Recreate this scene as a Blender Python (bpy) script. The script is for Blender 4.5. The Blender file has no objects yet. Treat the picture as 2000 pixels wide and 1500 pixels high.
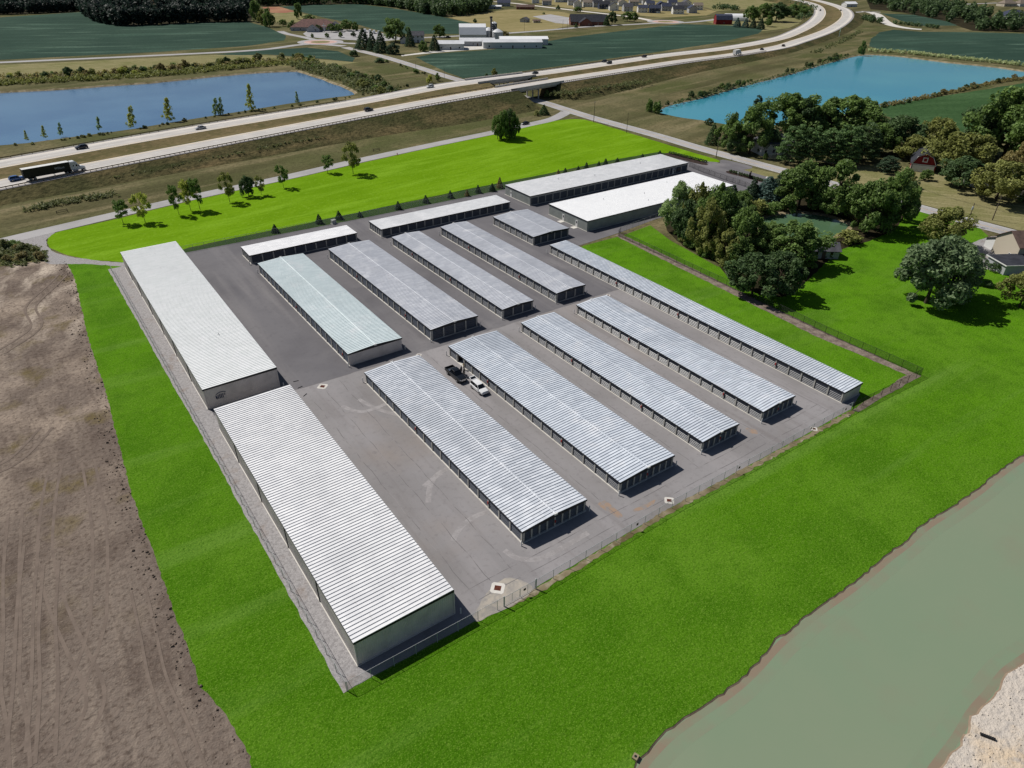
# Self-storage site seen from a drone. Metres; x across the storage rows, y along them, z up.
import bpy, bmesh, math, random
import numpy as np
from mathutils import Vector, Matrix, geometry
R = math.radians
SC = bpy.context.scene
COL = SC.collection
rnd = random.Random(7)
nrg = np.random.default_rng(7)

# ------------------------------------------------------------------ camera
CAM_H, FPX, PITCH, ROLL, AZ = 75.6, 1347.365, 0.569689, 0.0115551, 2.5209594
ex = Vector((-math.cos(AZ), -math.sin(AZ), 0))          # image right on the ground
ef = Vector((math.sin(AZ), -math.cos(AZ), 0))           # image forward on the ground
FWD = ef*math.cos(PITCH) + Vector((0, 0, -math.sin(PITCH)))
RGT0 = ex.copy(); UP0 = RGT0.cross(FWD)
RGT = RGT0*math.cos(ROLL) + UP0*math.sin(ROLL)
UPV = UP0*math.cos(ROLL) - RGT0*math.sin(ROLL)
cam = bpy.data.cameras.new('camera'); cam.sensor_width = 36; cam.lens = FPX/2000*36
cam.clip_start = 1; cam.clip_end = 20000
camo = bpy.data.objects.new('camera', cam); COL.objects.link(camo)
camo.matrix_world = Matrix(((RGT.x, UPV.x, -FWD.x, 0), (RGT.y, UPV.y, -FWD.y, 0), (RGT.z, UPV.z, -FWD.z, CAM_H), (0, 0, 0, 1)))
SC.camera = camo

# ------------------------------------------------------------------ sky, sun, exposure
SUN_TO = Vector((-0.36, 0.75, 1.0)).normalized()        # towards the sun
W = bpy.data.worlds.new('World'); SC.world = W; W.use_nodes = True
wn = W.node_tree.nodes; bg = wn['Background']
sky = wn.new('ShaderNodeTexSky'); sky.sky_type = 'NISHITA'; sky.sun_disc = False
sky.sun_elevation = math.asin(SUN_TO.z); sky.sun_rotation = math.atan2(SUN_TO.x, SUN_TO.y)
sky.altitude = 250; sky.air_density = 1.0; sky.dust_density = 1.0
W.node_tree.links.new(sky.outputs[0], bg.inputs[0]); bg.inputs[1].default_value = 0.05
sl = bpy.data.lights.new('sun', 'SUN'); sl.energy = 4.6; sl.angle = R(0.53); sl.color = (1.0, 0.955, 0.89)
so = bpy.data.objects.new('sun', sl); COL.objects.link(so)
so.rotation_euler = SUN_TO.to_track_quat('Z', 'Y').to_euler(); so.location = (0, 0, 200)
SC.view_settings.view_transform = 'Standard'; SC.view_settings.look = 'None'
SC.view_settings.exposure = 0.0; SC.view_settings.gamma = 1.0
SC.render.engine = 'CYCLES'
SC.cycles.max_bounces = 5; SC.cycles.diffuse_bounces = 1; SC.cycles.glossy_bounces = 2
SC.cycles.transparent_max_bounces = 12; SC.cycles.caustics_reflective = False; SC.cycles.caustics_refractive = False
SC.cycles.use_denoising = True

# ------------------------------------------------------------------ survey: photo point -> ground point
def G(u, v, z=0.0):
    d = FWD + RGT*((u-1000)/FPX) + UPV*((750-v)/FPX)
    t = (z-CAM_H)/d.z
    return Vector((d.x*t, d.y*t, z))
def height_at(base, v_top):
    """height of a vertical thing on ground point base whose top is seen at photo row v_top"""
    lo, hi = 0.0, 60.0
    for _ in range(40):
        m = (lo+hi)/2
        d = Vector((base.x, base.y, base.z+m-CAM_H))
        v = 750 - FPX*d.dot(UPV)/d.dot(FWD)
        if v > v_top: lo = m
        else: hi = m
    return lo
def span_at(base, px):
    """metres spanned by px photo pixels at ground point base"""
    d = Vector((base.x, base.y, base.z-CAM_H)).dot(FWD)
    return px*d/FPX

# ------------------------------------------------------------------ objects
def thing(name, label, cat, loc=(0, 0, 0), rz=0.0, group=None):
    o = bpy.data.objects.new(name, None); COL.objects.link(o)
    o.location = loc; o.rotation_euler = (0, 0, rz); o.empty_display_size = .3
    tag(o, label, cat, group); return o
def tag(o, label=None, cat=None, group=None, kind=None):
    if label: o['label'] = label
    if cat: o['category'] = cat
    if group: o['group'] = group
    if kind: o['kind'] = kind
    return o
def link(name, me, mat=None, parent=None, loc=None, rot=None, scale=None):
    o = bpy.data.objects.new(name, me); COL.objects.link(o)
    if parent is not None: o.parent = parent
    if loc is not None: o.location = loc
    if rot is not None: o.rotation_euler = rot
    if scale is not None: o.scale = scale
    if mat is not None:
        if not me.materials: me.materials.append(None)
        o.material_slots[0].link = 'OBJECT'; o.material_slots[0].material = mat
    return o
class MB:
    """collects geometry for one mesh"""
    def __init__(s): s.v = []; s.f = []
    def quad(s, a, b, c, d):
        n = len(s.v); s.v += [tuple(a), tuple(b), tuple(c), tuple(d)]; s.f.append((n, n+1, n+2, n+3)); return s
    def tri(s, a, b, c):
        n = len(s.v); s.v += [tuple(a), tuple(b), tuple(c)]; s.f.append((n, n+1, n+2)); return s
    def hexa(s, p):          # 8 points: bottom ring 0-3, top ring 4-7 (counter-clockwise from above)
        n = len(s.v); s.v += [tuple(q) for q in p]
        s.f += [tuple(n+i for i in q) for q in ((3, 2, 1, 0), (4, 5, 6, 7), (0, 1, 5, 4), (1, 2, 6, 5), (2, 3, 7, 6), (3, 0, 4, 7))]; return s
    def box(s, x0, x1, y0, y1, z0, z1):
        return s.hexa([(x0, y0, z0), (x1, y0, z0), (x1, y1, z0), (x0, y1, z0), (x0, y0, z1), (x1, y0, z1), (x1, y1, z1), (x0, y1, z1)])
    def prism(s, poly, z0, z1):
        n = len(s.v); k = len(poly)
        s.v += [(p[0], p[1], z0) for p in poly] + [(p[0], p[1], z1) for p in poly]
        s.f.append(tuple(range(n+k-1, n-1, -1))); s.f.append(tuple(range(n+k, n+2*k)))
        for i in range(k):
            j = (i+1) % k; s.f.append((n+i, n+j, n+k+j, n+k+i))
        return s
    def rprism(s, prof, x0, x1, axis='x'):
        """profile (a,z) swept along x (a=y) or along y (a=x)"""
        n = len(s.v); k = len(prof)
        for t in (x0, x1):
            s.v += [((t, a, z) if axis == 'x' else (a, t, z)) for a, z in prof]
        s.f.append(tuple(range(n, n+k))); s.f.append(tuple(range(n+2*k-1, n+k-1, -1)))
        for i in range(k):
            j = (i+1) % k; s.f.append((n+j, n+i, n+k+i, n+k+j))
        return s
    def tube(s, a, b, r0, r1=None, k=8, caps=True):
        a = Vector(a); b = Vector(b); r1 = r0 if r1 is None else r1
        w = (b-a).normalized(); u = w.orthogonal().normalized(); v = w.cross(u)
        n = len(s.v)
        for p, r in ((a, r0), (b, r1)):
            for i in range(k):
                t = 2*math.pi*i/k; s.v.append(tuple(p + (u*math.cos(t)+v*math.sin(t))*r))
        for i in range(k):
            j = (i+1) % k; s.f.append((n+i, n+j, n+k+j, n+k+i))
        if caps: s.f.append(tuple(range(n+k-1, n-1, -1))); s.f.append(tuple(range(n+k, n+2*k)))
        return s
    def lathe(s, prof, c=(0, 0, 0), k=16):
        n = len(s.v); m = len(prof)
        for r, z in prof:
            for i in range(k):
                t = 2*math.pi*i/k; s.v.append((c[0]+r*math.cos(t), c[1]+r*math.sin(t), c[2]+z))
        for q in range(m-1):
            for i in range(k):
                j = (i+1) % k; a = n+q*k
                s.f.append((a+i, a+j, a+k+j, a+k+i))
        return s
    def loft(s, rings, close=True, cap=True):
        n = len(s.v); k = len(rings[0])
        for r in rings: s.v += [tuple(p) for p in r]
        for q in range(len(rings)-1):
            a = n+q*k
            for i in range(k if close else k-1):
                j = (i+1) % k; s.f.append((a+i, a+j, a+k+j, a+k+i))
        if cap: s.f.append(tuple(range(n+k-1, n-1, -1))); a = n+(len(rings)-1)*k; s.f.append(tuple(range(a, a+k)))
        return s
    def grid(s, rows):
        n = len(s.v); k = len(rows[0])
        for r in rows: s.v += [tuple(p) for p in r]
        for q in range(len(rows)-1):
            for i in range(k-1):
                a = n+q*k+i; s.f.append((a, a+1, a+k+1, a+k))
        return s
    def mesh(s, name, smooth=False, fix=False):
        me = bpy.data.meshes.new(name); me.from_pydata(s.v, [], s.f)
        if fix:
            bm = bmesh.new(); bm.from_mesh(me); bmesh.ops.recalc_face_normals(bm, faces=bm.faces); bm.to_mesh(me); bm.free()
        if smooth: me.shade_smooth()
        me.update(); return me
    def build(s, name, mat, parent=None, smooth=False, fix=False, **k):
        me = s.mesh(name, smooth, fix); me.materials.append(mat)
        o = bpy.data.objects.new(name, me); COL.objects.link(o)
        if parent is not None: o.parent = parent
        for a, b in k.items(): setattr(o, a, b)
        return o

# ------------------------------------------------------------------ materials
def C(r, g, b, k=.84):
    def f(c):
        c /= 255.0
        return (c/12.92 if c <= .04045 else ((c+.055)/1.055)**2.4)*k
    return (f(r), f(g), f(b), 1.0)
MATS = {}
def mat(name, col, layers=(), rough=.85, spec=.3, metal=0.0, bump=(), coat=0.0, alpha=None, transl=0.0):
    """layers: dicts(c=colour, s=scale, d=detail, lo, hi, k=strength, st=(sx,sy,sz) stretch, rz=rotation); bump: (scale, strength, distance)"""
    m = bpy.data.materials.new(name); m.use_nodes = True; MATS[name] = m
    nt = m.node_tree; N = nt.nodes; L = nt.links; bs = N['Principled BSDF']
    bs.inputs['Roughness'].default_value = rough; bs.inputs['Metallic'].default_value = metal
    bs.inputs['Specular IOR Level'].default_value = spec
    if coat: bs.inputs['Coat Weight'].default_value = coat; bs.inputs['Coat Roughness'].default_value = .05
    bs.inputs['Base Color'].default_value = col
    geo = None
    def pos(st=None, rz=0):
        nonlocal geo
        if geo is None: geo = N.new('ShaderNodeNewGeometry')
        if st is None and not rz: return geo.outputs['Position']
        r = N.new('ShaderNodeVectorRotate'); r.rotation_type = 'Z_AXIS'; r.inputs['Angle'].default_value = rz
        L.new(geo.outputs['Position'], r.inputs['Vector'])
        v = N.new('ShaderNodeVectorMath'); v.operation = 'MULTIPLY'; v.inputs[1].default_value = st or (1, 1, 1)
        L.new(r.outputs[0], v.inputs[0]); return v.outputs[0]
    cur = None
    for ly in layers:
        kind = ly.get('t', 'noise')
        if kind == 'noise':
            n = N.new('ShaderNodeTexNoise'); n.inputs['Scale'].default_value = ly['s']
            n.inputs['Detail'].default_value = ly.get('d', 3); n.inputs['Roughness'].default_value = ly.get('r', .55)
            n.inputs['Distortion'].default_value = ly.get('dist', 0)
            L.new(pos(ly.get('st'), ly.get('rz', 0)), n.inputs['Vector']); fac = n.outputs['Fac']
        elif kind == 'wave':
            n = N.new('ShaderNodeTexWave'); n.inputs['Scale'].default_value = ly['s']
            n.inputs['Distortion'].default_value = ly.get('dist', 1); n.inputs['Detail'].default_value = ly.get('d', 2)
            n.inputs['Detail Scale'].default_value = ly.get('ds', 1)
            L.new(pos(ly.get('st'), ly.get('rz', 0)), n.inputs['Vector']); fac = n.outputs['Fac']
        elif kind == 'cell':
            sn = N.new('ShaderNodeVectorMath'); sn.operation = 'FLOOR'
            L.new(pos(ly.get('st'), ly.get('rz', 0)), sn.inputs[0])
            n = N.new('ShaderNodeTexWhiteNoise'); n.noise_dimensions = '3D'; L.new(sn.outputs[0], n.inputs['Vector']); fac = n.outputs['Value']
        elif kind == 'attr':
            n = N.new('ShaderNodeAttribute'); n.attribute_name = ly['a']; fac = n.outputs['Fac']
        elif kind == 'grad':
            n = N.new('ShaderNodeVectorMath'); n.operation = 'DOT_PRODUCT'; L.new(pos(), n.inputs[0]); n.inputs[1].default_value = ly['v']; fac = n.outputs['Value']
        elif kind == 'obj':
            n = N.new('ShaderNodeObjectInfo'); fac = n.outputs['Random']
        mr = N.new('ShaderNodeMapRange'); mr.inputs['From Min'].default_value = ly.get('lo', .35); mr.inputs['From Max'].default_value = ly.get('hi', .65)
        mr.inputs['To Min'].default_value = 0; mr.inputs['To Max'].default_value = ly.get('k', 1.0); L.new(fac, mr.inputs['Value'])
        if 'gv' in ly:
            gd = N.new('ShaderNodeVectorMath'); gd.operation = 'DOT_PRODUCT'; L.new(pos(), gd.inputs[0]); gd.inputs[1].default_value = ly['gv']
            gm = N.new('ShaderNodeMapRange'); gm.inputs['From Min'].default_value = ly['glo']; gm.inputs['From Max'].default_value = ly['ghi']; L.new(gd.outputs['Value'], gm.inputs['Value']); L.new(gm.outputs[0], mr.inputs['To Max'])
        mx = N.new('ShaderNodeMix'); mx.data_type = 'RGBA'
        L.new(mr.outputs[0], mx.inputs[0])
        if cur is None: mx.inputs[6].default_value = col
        else: L.new(cur, mx.inputs[6])
        mx.inputs[7].default_value = ly['c']; cur = mx.outputs[2]
    if cur is not None: L.new(cur, bs.inputs['Base Color'])
    prev = None
    for (sc_, st_, di_) in [b[:3] for b in bump]:
        n = N.new('ShaderNodeTexNoise'); n.inputs['Scale'].default_value = sc_; n.inputs['Detail'].default_value = 3
        L.new(pos(), n.inputs['Vector'])
        b = N.new('ShaderNodeBump'); b.inputs['Strength'].default_value = st_; b.inputs['Distance'].default_value = di_
        L.new(n.outputs['Fac'], b.inputs['Height'])
        if prev: L.new(prev, b.inputs['Normal'])
        prev = b.outputs[0]
    if prev: L.new(prev, bs.inputs['Normal'])
    if transl:
        out = N['Material Output']; tr = N.new('ShaderNodeBsdfTranslucent'); ms = N.new('ShaderNodeMixShader')
        ms.inputs[0].default_value = transl
        if cur is not None: L.new(cur, tr.inputs['Color'])
        else: tr.inputs['Color'].default_value = col
        L.new(bs.outputs[0], ms.inputs[1]); L.new(tr.outputs[0], ms.inputs[2]); L.new(ms.outputs[0], out.inputs['Surface'])
    if alpha is not None: bs.inputs['Alpha'].default_value = alpha
    return m

# ground covers
mat('dry_grass', C(108, 104, 74), [dict(c=C(88, 92, 56), s=.016, d=5, lo=.42, hi=.6), dict(c=C(138, 126, 94), s=.035, d=6, lo=.5, hi=.7, k=.8),
    dict(c=C(78, 76, 50), s=.03, st=(.22, 1.8, 1), rz=R(-12), d=6, lo=.48, hi=.66, k=.8), dict(c=C(146, 134, 104), s=.05, st=(.15, 1.6, 1), rz=R(-12), d=5, lo=.56, hi=.7, k=.7), dict(c=C(66, 64, 42), s=.6, d=6, lo=.45, hi=.72, k=.65)], rough=1, spec=.05, bump=[(1.2, .6, .5)])
mat('bank_grass', C(98, 92, 62), [dict(c=C(72, 76, 46), s=.05, d=6, lo=.44, hi=.6, k=.9), dict(c=C(128, 112, 80), s=.07, st=(.3, 1.6, 1), rz=R(-12), d=6, lo=.5, hi=.68, k=.8),
    dict(c=C(48, 50, 30), s=.5, d=6, lo=.45, hi=.7, k=.75)], rough=1, spec=.05, bump=[(.8, .9, .6)])
mat('median_grass', C(116, 104, 74), [dict(c=C(94, 90, 58), s=.06, d=6, lo=.44, hi=.62), dict(c=C(136, 118, 88), s=.3, d=6, lo=.5, hi=.7, k=.7), dict(c=C(78, 72, 48), s=.8, d=5, lo=.5, hi=.72, k=.6)], rough=1, spec=.05, bump=[(1, .5, .4)])
mat('lawn_near', C(72, 116, 16), [dict(t='grad', v=(.62, .78, 0), lo=50, hi=150, k=1, c=C(90, 140, 18)), dict(c=C(92, 134, 32), s=.035, d=6, lo=.44, hi=.64, k=.8), dict(c=C(62, 106, 12), s=.08, d=7, lo=.46, hi=.64, k=.7),  # gradient puts the lawn's paler look with distance and lighting into its colour
    dict(c=C(114, 148, 66), s=.05, st=(.16, 2.2, 1), rz=R(1), d=7, lo=.54, hi=.7, k=.65), dict(c=C(56, 98, 8), s=.35, d=7, lo=.48, hi=.7, k=.5), dict(c=C(112, 146, 52), s=1.6, d=7, lo=.52, hi=.72, k=.5),
    dict(c=C(46, 86, 4), s=3.0, d=6, lo=.48, hi=.66, k=.6), dict(c=C(122, 158, 56), s=5.5, d=4, lo=.52, hi=.68, k=.65)], rough=1, spec=.03, bump=[(2.5, .5, .25), (9, .5, .08)])
mat('lawn_lime', C(113, 153, 20), [dict(c=C(102, 142, 12), s=.03, d=6, lo=.44, hi=.6, k=.9), dict(c=C(126, 166, 38), s=.08, st=(.3, 1.9, 1), rz=R(-6), d=6, lo=.48, hi=.66, k=.85),
    dict(c=C(96, 136, 10), s=.25, st=(.4, 2.2, 1), rz=R(-6), d=6, lo=.5, hi=.68, k=.7), dict(c=C(134, 170, 52), s=.7, d=6, lo=.54, hi=.72, k=.6), dict(c=C(90, 128, 6), s=1.6, d=5, lo=.5, hi=.7, k=.55)], rough=1, spec=.03, bump=[(1.2, .5, .3)])
mat('lawn_verge', C(62, 82, 46), [dict(c=C(50, 72, 38), s=.12, d=5, lo=.42, hi=.65, k=.8), dict(c=C(102, 102, 62), s=.06, st=(.3, 2, 1), d=4, lo=.55, hi=.72, k=.7), dict(c=C(44, 62, 32), s=1.2, d=4, lo=.45, hi=.75, k=.5)], rough=1, spec=.05, bump=[(1.2, .5, .3)])
mat('crop', C(58, 80, 68), [dict(c=C(70, 96, 82), s=.03, st=(.3, 1.6, 1), rz=R(20), d=6, lo=.5, hi=.66, k=.9), dict(c=C(48, 70, 60), s=.012, d=5, lo=.44, hi=.6, k=.8),
    dict(c=C(98, 122, 106), s=.05, st=(.22, 1.6, 1), rz=R(24), d=7, lo=.57, hi=.7, k=.75), dict(c=C(42, 62, 52), s=.4, d=5, lo=.46, hi=.7, k=.6)], rough=1, spec=.05, bump=[(.8, .6, .5)])
mat('crop_near', C(60, 88, 52), [dict(c=C(76, 104, 66), s=.03, st=(.3, 1.6, 1), rz=R(20), d=6, lo=.48, hi=.64, k=.9), dict(c=C(44, 68, 40), s=.4, d=6, lo=.46, hi=.7, k=.7)], rough=1, spec=.05, bump=[(.8, .6, .5)])
mat('mown_tan', C(150, 138, 98), [dict(c=C(132, 124, 82), s=.03, st=(.3, 1.6, 1), d=5, lo=.42, hi=.65), dict(c=C(164, 150, 112), s=.1, d=4, lo=.5, hi=.72, k=.7)], rough=1, spec=.05)
mat('mown_olive', C(138, 132, 94), [dict(c=C(120, 120, 76), s=.05, d=6, lo=.44, hi=.62), dict(c=C(160, 152, 114), s=.3, st=(.25, 1.9, 1), rz=R(55), d=6, lo=.5, hi=.66, k=.75), dict(c=C(104, 100, 64), s=1.0, d=5, lo=.5, hi=.7, k=.65)], rough=1, spec=.05, bump=[(1.2, .5, .3)])
mat('red_soil', C(150, 96, 74), [dict(c=C(164, 122, 90), s=.03, d=4, lo=.42, hi=.62)], rough=1)
mat('dirt', C(118, 106, 97), [dict(c=C(130, 118, 108), s=.05, st=(1, .2, 1), rz=R(8), d=7, lo=.44, hi=.62, k=.9), dict(c=C(102, 90, 82), s=.10, d=7, lo=.47, hi=.62, k=.8),
    dict(c=C(176, 160, 144), s=.07, d=9, r=.68, lo=.44, hi=.7, k=.95, gv=(-.25, .97, 0), glo=88, ghi=128), dict(c=C(110, 98, 70), s=.12, d=8, lo=.55, hi=.68, k=.7, gv=(.1, 1, 0), glo=70, ghi=110),
    dict(c=C(198, 184, 168), s=.14, st=(1, .4, 1), rz=R(20), d=8, lo=.5, hi=.66, k=.85, gv=(0, 1, 0), glo=150, ghi=182),
    dict(c=C(142, 129, 117), s=.55, st=(1, .05, 1), rz=R(6), d=6, lo=.53, hi=.68, k=.6), dict(c=C(92, 80, 72), s=.7, st=(1, .07, 1), rz=R(-4), d=6, lo=.55, hi=.7, k=.55), dict(c=C(84, 72, 64), s=1.6, d=7, lo=.5, hi=.68, k=.7), dict(c=C(152, 139, 126), s=3.6, d=5, lo=.57, hi=.72, k=.6)], rough=1, spec=.05, bump=[(.9, .9, .35), (4, .8, .12)])
mat('dirt_pale', C(176, 160, 146), [dict(c=C(118, 102, 92), s=.10, st=(1, .35, 1), rz=R(12), d=8, lo=.44, hi=.6, k=.9), dict(c=C(198, 184, 170), s=.3, d=6, lo=.5, hi=.7, k=.7), dict(c=C(122, 108, 74), s=.11, d=6, lo=.56, hi=.7, k=.6),
    dict(c=C(110, 96, 88), s=.9, d=7, lo=.48, hi=.68, k=.7)], rough=1, spec=.05, bump=[(1.2, .8, .3)])
mat('dirt_track', C(128, 115, 105), [dict(c=C(116, 104, 95), s=.5, d=7, lo=.42, hi=.6, k=.9)], rough=1, spec=.05, bump=[(3, .5, .1)])
mat('clod', C(104, 92, 84), [dict(t='obj', c=C(140, 126, 112), lo=0, hi=1), dict(c=C(84, 74, 66), s=2, lo=.4, hi=.6, k=.6)], rough=1, spec=.05)
mat('gravel', C(164, 161, 161), [dict(c=C(140, 137, 137), s=2.2, d=6, lo=.42, hi=.6, k=.9), dict(c=C(186, 183, 182), s=6, d=4, lo=.52, hi=.68, k=.8), dict(c=C(136, 120, 108), s=.25, d=5, lo=.56, hi=.72, k=.6)], rough=1, spec=.1, bump=[(6, .4, .03)])
mat('asphalt_old', C(150, 147, 148), [dict(c=C(134, 131, 131), s=.05, d=6, lo=.4, hi=.62, k=.9), dict(c=C(158, 154, 155), s=.09, st=(1.6, .16, 1), d=5, lo=.5, hi=.7, k=.8), dict(c=C(122, 116, 115), s=.16, st=(2.6, .14, 1), d=4, lo=.56, hi=.74, k=.6),
    dict(c=C(150, 138, 128), s=.035, d=5, lo=.56, hi=.72, k=.5), dict(c=C(112, 108, 110), s=1.1, d=7, lo=.54, hi=.76, k=.45), dict(c=C(166, 162, 162), s=7, d=3, lo=.55, hi=.8, k=.35)], rough=.92, spec=.2, bump=[(9, .3, .03)])
mat('asphalt_new', C(116, 114, 117), [dict(c=C(102, 100, 104), s=.05, d=6, lo=.42, hi=.62, k=.9), dict(c=C(134, 131, 132), s=.10, st=(1.7, .14, 1), d=5, lo=.52, hi=.72, k=.8), dict(c=C(140, 137, 138), s=.04, d=7, lo=.58, hi=.72, k=.6),
    dict(c=C(98, 95, 98), s=.9, d=7, lo=.54, hi=.75, k=.5)], rough=.9, spec=.2, bump=[(9, .3, .03)])
mat('road_asphalt', C(176, 174, 174), [dict(c=C(160, 158, 158), s=.08, d=6, lo=.42, hi=.62, k=.8), dict(c=C(188, 186, 184), s=.5, d=5, lo=.52, hi=.75, k=.6)], rough=.95, spec=.15)
mat('road_concrete', C(222, 215, 205), [dict(c=C(216, 210, 202), s=.06, d=6, lo=.42, hi=.64, k=.8), dict(c=C(204, 199, 196), s=.4, st=(.06, 2.2, 1), rz=R(-11), d=5, lo=.5, hi=.72, k=.8), dict(c=C(228, 218, 202), s=.5, d=5, lo=.55, hi=.75, k=.6)], rough=.95, spec=.15)
mat('concrete', C(218, 214, 207), [dict(c=C(196, 192, 184), s=.4, d=6, lo=.42, hi=.65, k=.8), dict(c=C(232, 228, 221), s=2, d=4, lo=.52, hi=.75, k=.6)], rough=.95, spec=.15)
mat('concrete_pink', C(196, 158, 148), [dict(c=C(208, 184, 174), s=.12, d=4, lo=.45, hi=.62)], rough=.95)
mat('mulch', C(142, 129, 119), [dict(c=C(108, 96, 88), s=.6, d=6, lo=.42, hi=.62, k=.9), dict(c=C(178, 165, 152), s=1.6, d=5, lo=.55, hi=.72, k=.7), dict(c=C(92, 84, 74), s=3, d=4, lo=.5, hi=.7, k=.6)], rough=1, spec=.05, bump=[(4, .8, .1)])
mat('mulch_dark', C(72, 60, 56), [dict(c=C(52, 44, 42), s=1, d=5, lo=.42, hi=.62)], rough=1, spec=.05)
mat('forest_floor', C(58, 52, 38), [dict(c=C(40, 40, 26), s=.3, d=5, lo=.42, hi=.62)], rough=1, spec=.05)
mat('sand', C(206, 196, 184), [dict(c=C(214, 192, 162), s=.12, d=5, lo=.5, hi=.66, k=.8), dict(c=C(176, 170, 164), s=.9, d=7, lo=.5, hi=.66, k=.75), dict(c=C(128, 122, 116), s=3, d=7, lo=.6, hi=.72, k=.7)], rough=1, spec=.1, bump=[(1.4, .9, .3), (5, .8, .1)])
mat('wet_mud', C(132, 112, 94), [dict(c=C(150, 132, 112), s=.6, d=5, lo=.42, hi=.65)], rough=.6, spec=.4, bump=[(2, .6, .1)])
mat('shore_soil', C(150, 138, 112), [dict(c=C(110, 100, 70), s=.2, d=5, lo=.42, hi=.62), dict(c=C(186, 176, 154), s=.5, d=4, lo=.55, hi=.72, k=.8)], rough=1, spec=.1)
mat('water_blue', C(68, 108, 148), [dict(c=C(82, 122, 158), s=.02, d=5, lo=.4, hi=.62)], rough=.12, spec=.4, bump=[(.9, .25, .12)])
mat('water_turquoise', C(58, 146, 172), [dict(c=C(72, 156, 176), s=.012, d=5, lo=.4, hi=.62)], rough=.14, spec=.4, bump=[(.9, .22, .12)])
mat('water_murky', C(128, 145, 119), [dict(c=C(134, 146, 121), s=.03, d=4, lo=.4, hi=.65), dict(c=C(140, 130, 112), s=.05, d=4, lo=.56, hi=.75, k=.5)], rough=.25, spec=.2, bump=[(1.5, .06, .03)])
mat('water_green', C(78, 108, 80), [dict(c=C(88, 116, 86), s=.08, d=4, lo=.4, hi=.65)], rough=.2, spec=.3, bump=[(1.5, .06, .03)])
# building stuff
def roof_mat(name, c, c2, k=.8, metal=.0, rough=.45):  # random cell patches paint sky reflections off buckled metal; broad dark bands are weathering
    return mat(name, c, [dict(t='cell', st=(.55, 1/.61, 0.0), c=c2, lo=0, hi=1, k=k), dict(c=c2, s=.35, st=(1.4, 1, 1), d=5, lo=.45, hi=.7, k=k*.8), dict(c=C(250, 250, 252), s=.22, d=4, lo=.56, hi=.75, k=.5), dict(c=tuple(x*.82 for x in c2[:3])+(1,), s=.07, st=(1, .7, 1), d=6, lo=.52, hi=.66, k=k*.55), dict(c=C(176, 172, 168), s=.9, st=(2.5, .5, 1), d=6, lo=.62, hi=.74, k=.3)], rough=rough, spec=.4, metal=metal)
roof_mat('roof_white', C(250, 250, 251), C(226, 227, 230), k=.7)  # tint differences between the bare metal storage roofs paint in sun and sky sheen
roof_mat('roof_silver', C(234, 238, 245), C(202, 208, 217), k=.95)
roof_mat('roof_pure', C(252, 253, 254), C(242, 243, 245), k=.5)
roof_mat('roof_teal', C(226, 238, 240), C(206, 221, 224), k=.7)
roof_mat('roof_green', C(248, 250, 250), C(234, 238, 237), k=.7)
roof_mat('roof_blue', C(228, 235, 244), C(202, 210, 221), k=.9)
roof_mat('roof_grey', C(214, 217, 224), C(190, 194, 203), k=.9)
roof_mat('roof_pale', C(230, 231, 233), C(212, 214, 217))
mat('trim', C(24, 27, 34), rough=.5, spec=.4)
mat('door', C(50, 56, 68), [dict(t='obj', c=C(64, 69, 80), lo=0, hi=1, k=.7)], rough=.38, spec=1.0)
mat('post', C(190, 188, 182), [dict(c=C(172, 170, 164), s=1.2, d=4, lo=.42, hi=.66)], rough=.7, spec=.3)
mat('clad', C(230, 222, 216), [dict(c=C(212, 204, 199), s=.5, d=5, lo=.42, hi=.66)], rough=.6, spec=.35)
mat('clad_green', C(172, 176, 170), [dict(c=C(158, 163, 158), s=.5, d=5, lo=.42, hi=.66)], rough=.6, spec=.35)
mat('white_paint', C(226, 226, 224), [dict(c=C(206, 206, 202), s=.8, d=5, lo=.45, hi=.7)], rough=.6, spec=.3)
mat('tyre_mark', C(164, 160, 160), [dict(c=C(148, 144, 144), s=.7, d=7, lo=.42, hi=.58, k=.9), dict(c=C(140, 136, 136), s=3, d=5, lo=.5, hi=.7, k=.6)], rough=.95)
mat('shallow_brown', C(140, 126, 108), [dict(c=C(132, 138, 115), s=.25, d=5, lo=.42, hi=.62)], rough=.3, spec=.2)
mat('shallow_green', C(133, 140, 117), [dict(c=C(128, 145, 119), s=.2, d=5, lo=.4, hi=.6)], rough=.3, spec=.2)
mat('joint', C(112, 109, 110), [dict(c=C(146, 142, 142), s=.35, d=6, lo=.46, hi=.58, k=1.0)], rough=.95)
mat('interior', C(44, 42, 42), rough=.9)
mat('emblem_blue', C(62, 76, 100), rough=.5)
mat('lane_grey', C(198, 194, 189), [dict(c=C(184, 180, 176), s=.3, st=(.05, 1.8, 1), rz=R(-11), d=6, lo=.45, hi=.62, k=.9), dict(c=C(210, 205, 198), s=.15, d=6, lo=.5, hi=.68, k=.7)], rough=.95, spec=.15)
mat('red', C(170, 34, 34), rough=.4, spec=.5)
mat('rust', C(112, 62, 46), [dict(c=C(84, 44, 34), s=6, lo=.42, hi=.6)], rough=.9)
mat('silt', C(178, 170, 158), [dict(c=C(150, 146, 142), s=.8, d=7, lo=.42, hi=.6), dict(c=C(196, 186, 170), s=.4, d=6, lo=.52, hi=.7, k=.8)], rough=1)
mat('rust_stain', C(158, 136, 118), [dict(c=C(142, 136, 133), s=.9, d=6, lo=.44, hi=.6)], rough=.95)
mat('steel', C(176, 179, 181), rough=.5, spec=.5)
mat('wood_pole', C(92, 80, 70), [dict(c=C(112, 100, 90), s=2, st=(1, 1, .1), lo=.42, hi=.6)], rough=.95)
mat('wood_rail', C(82, 72, 62), [dict(c=C(104, 94, 84), s=.8, lo=.42, hi=.6)], rough=.9)
mat('black_iron', C(30, 30, 32), rough=.5)
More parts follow.
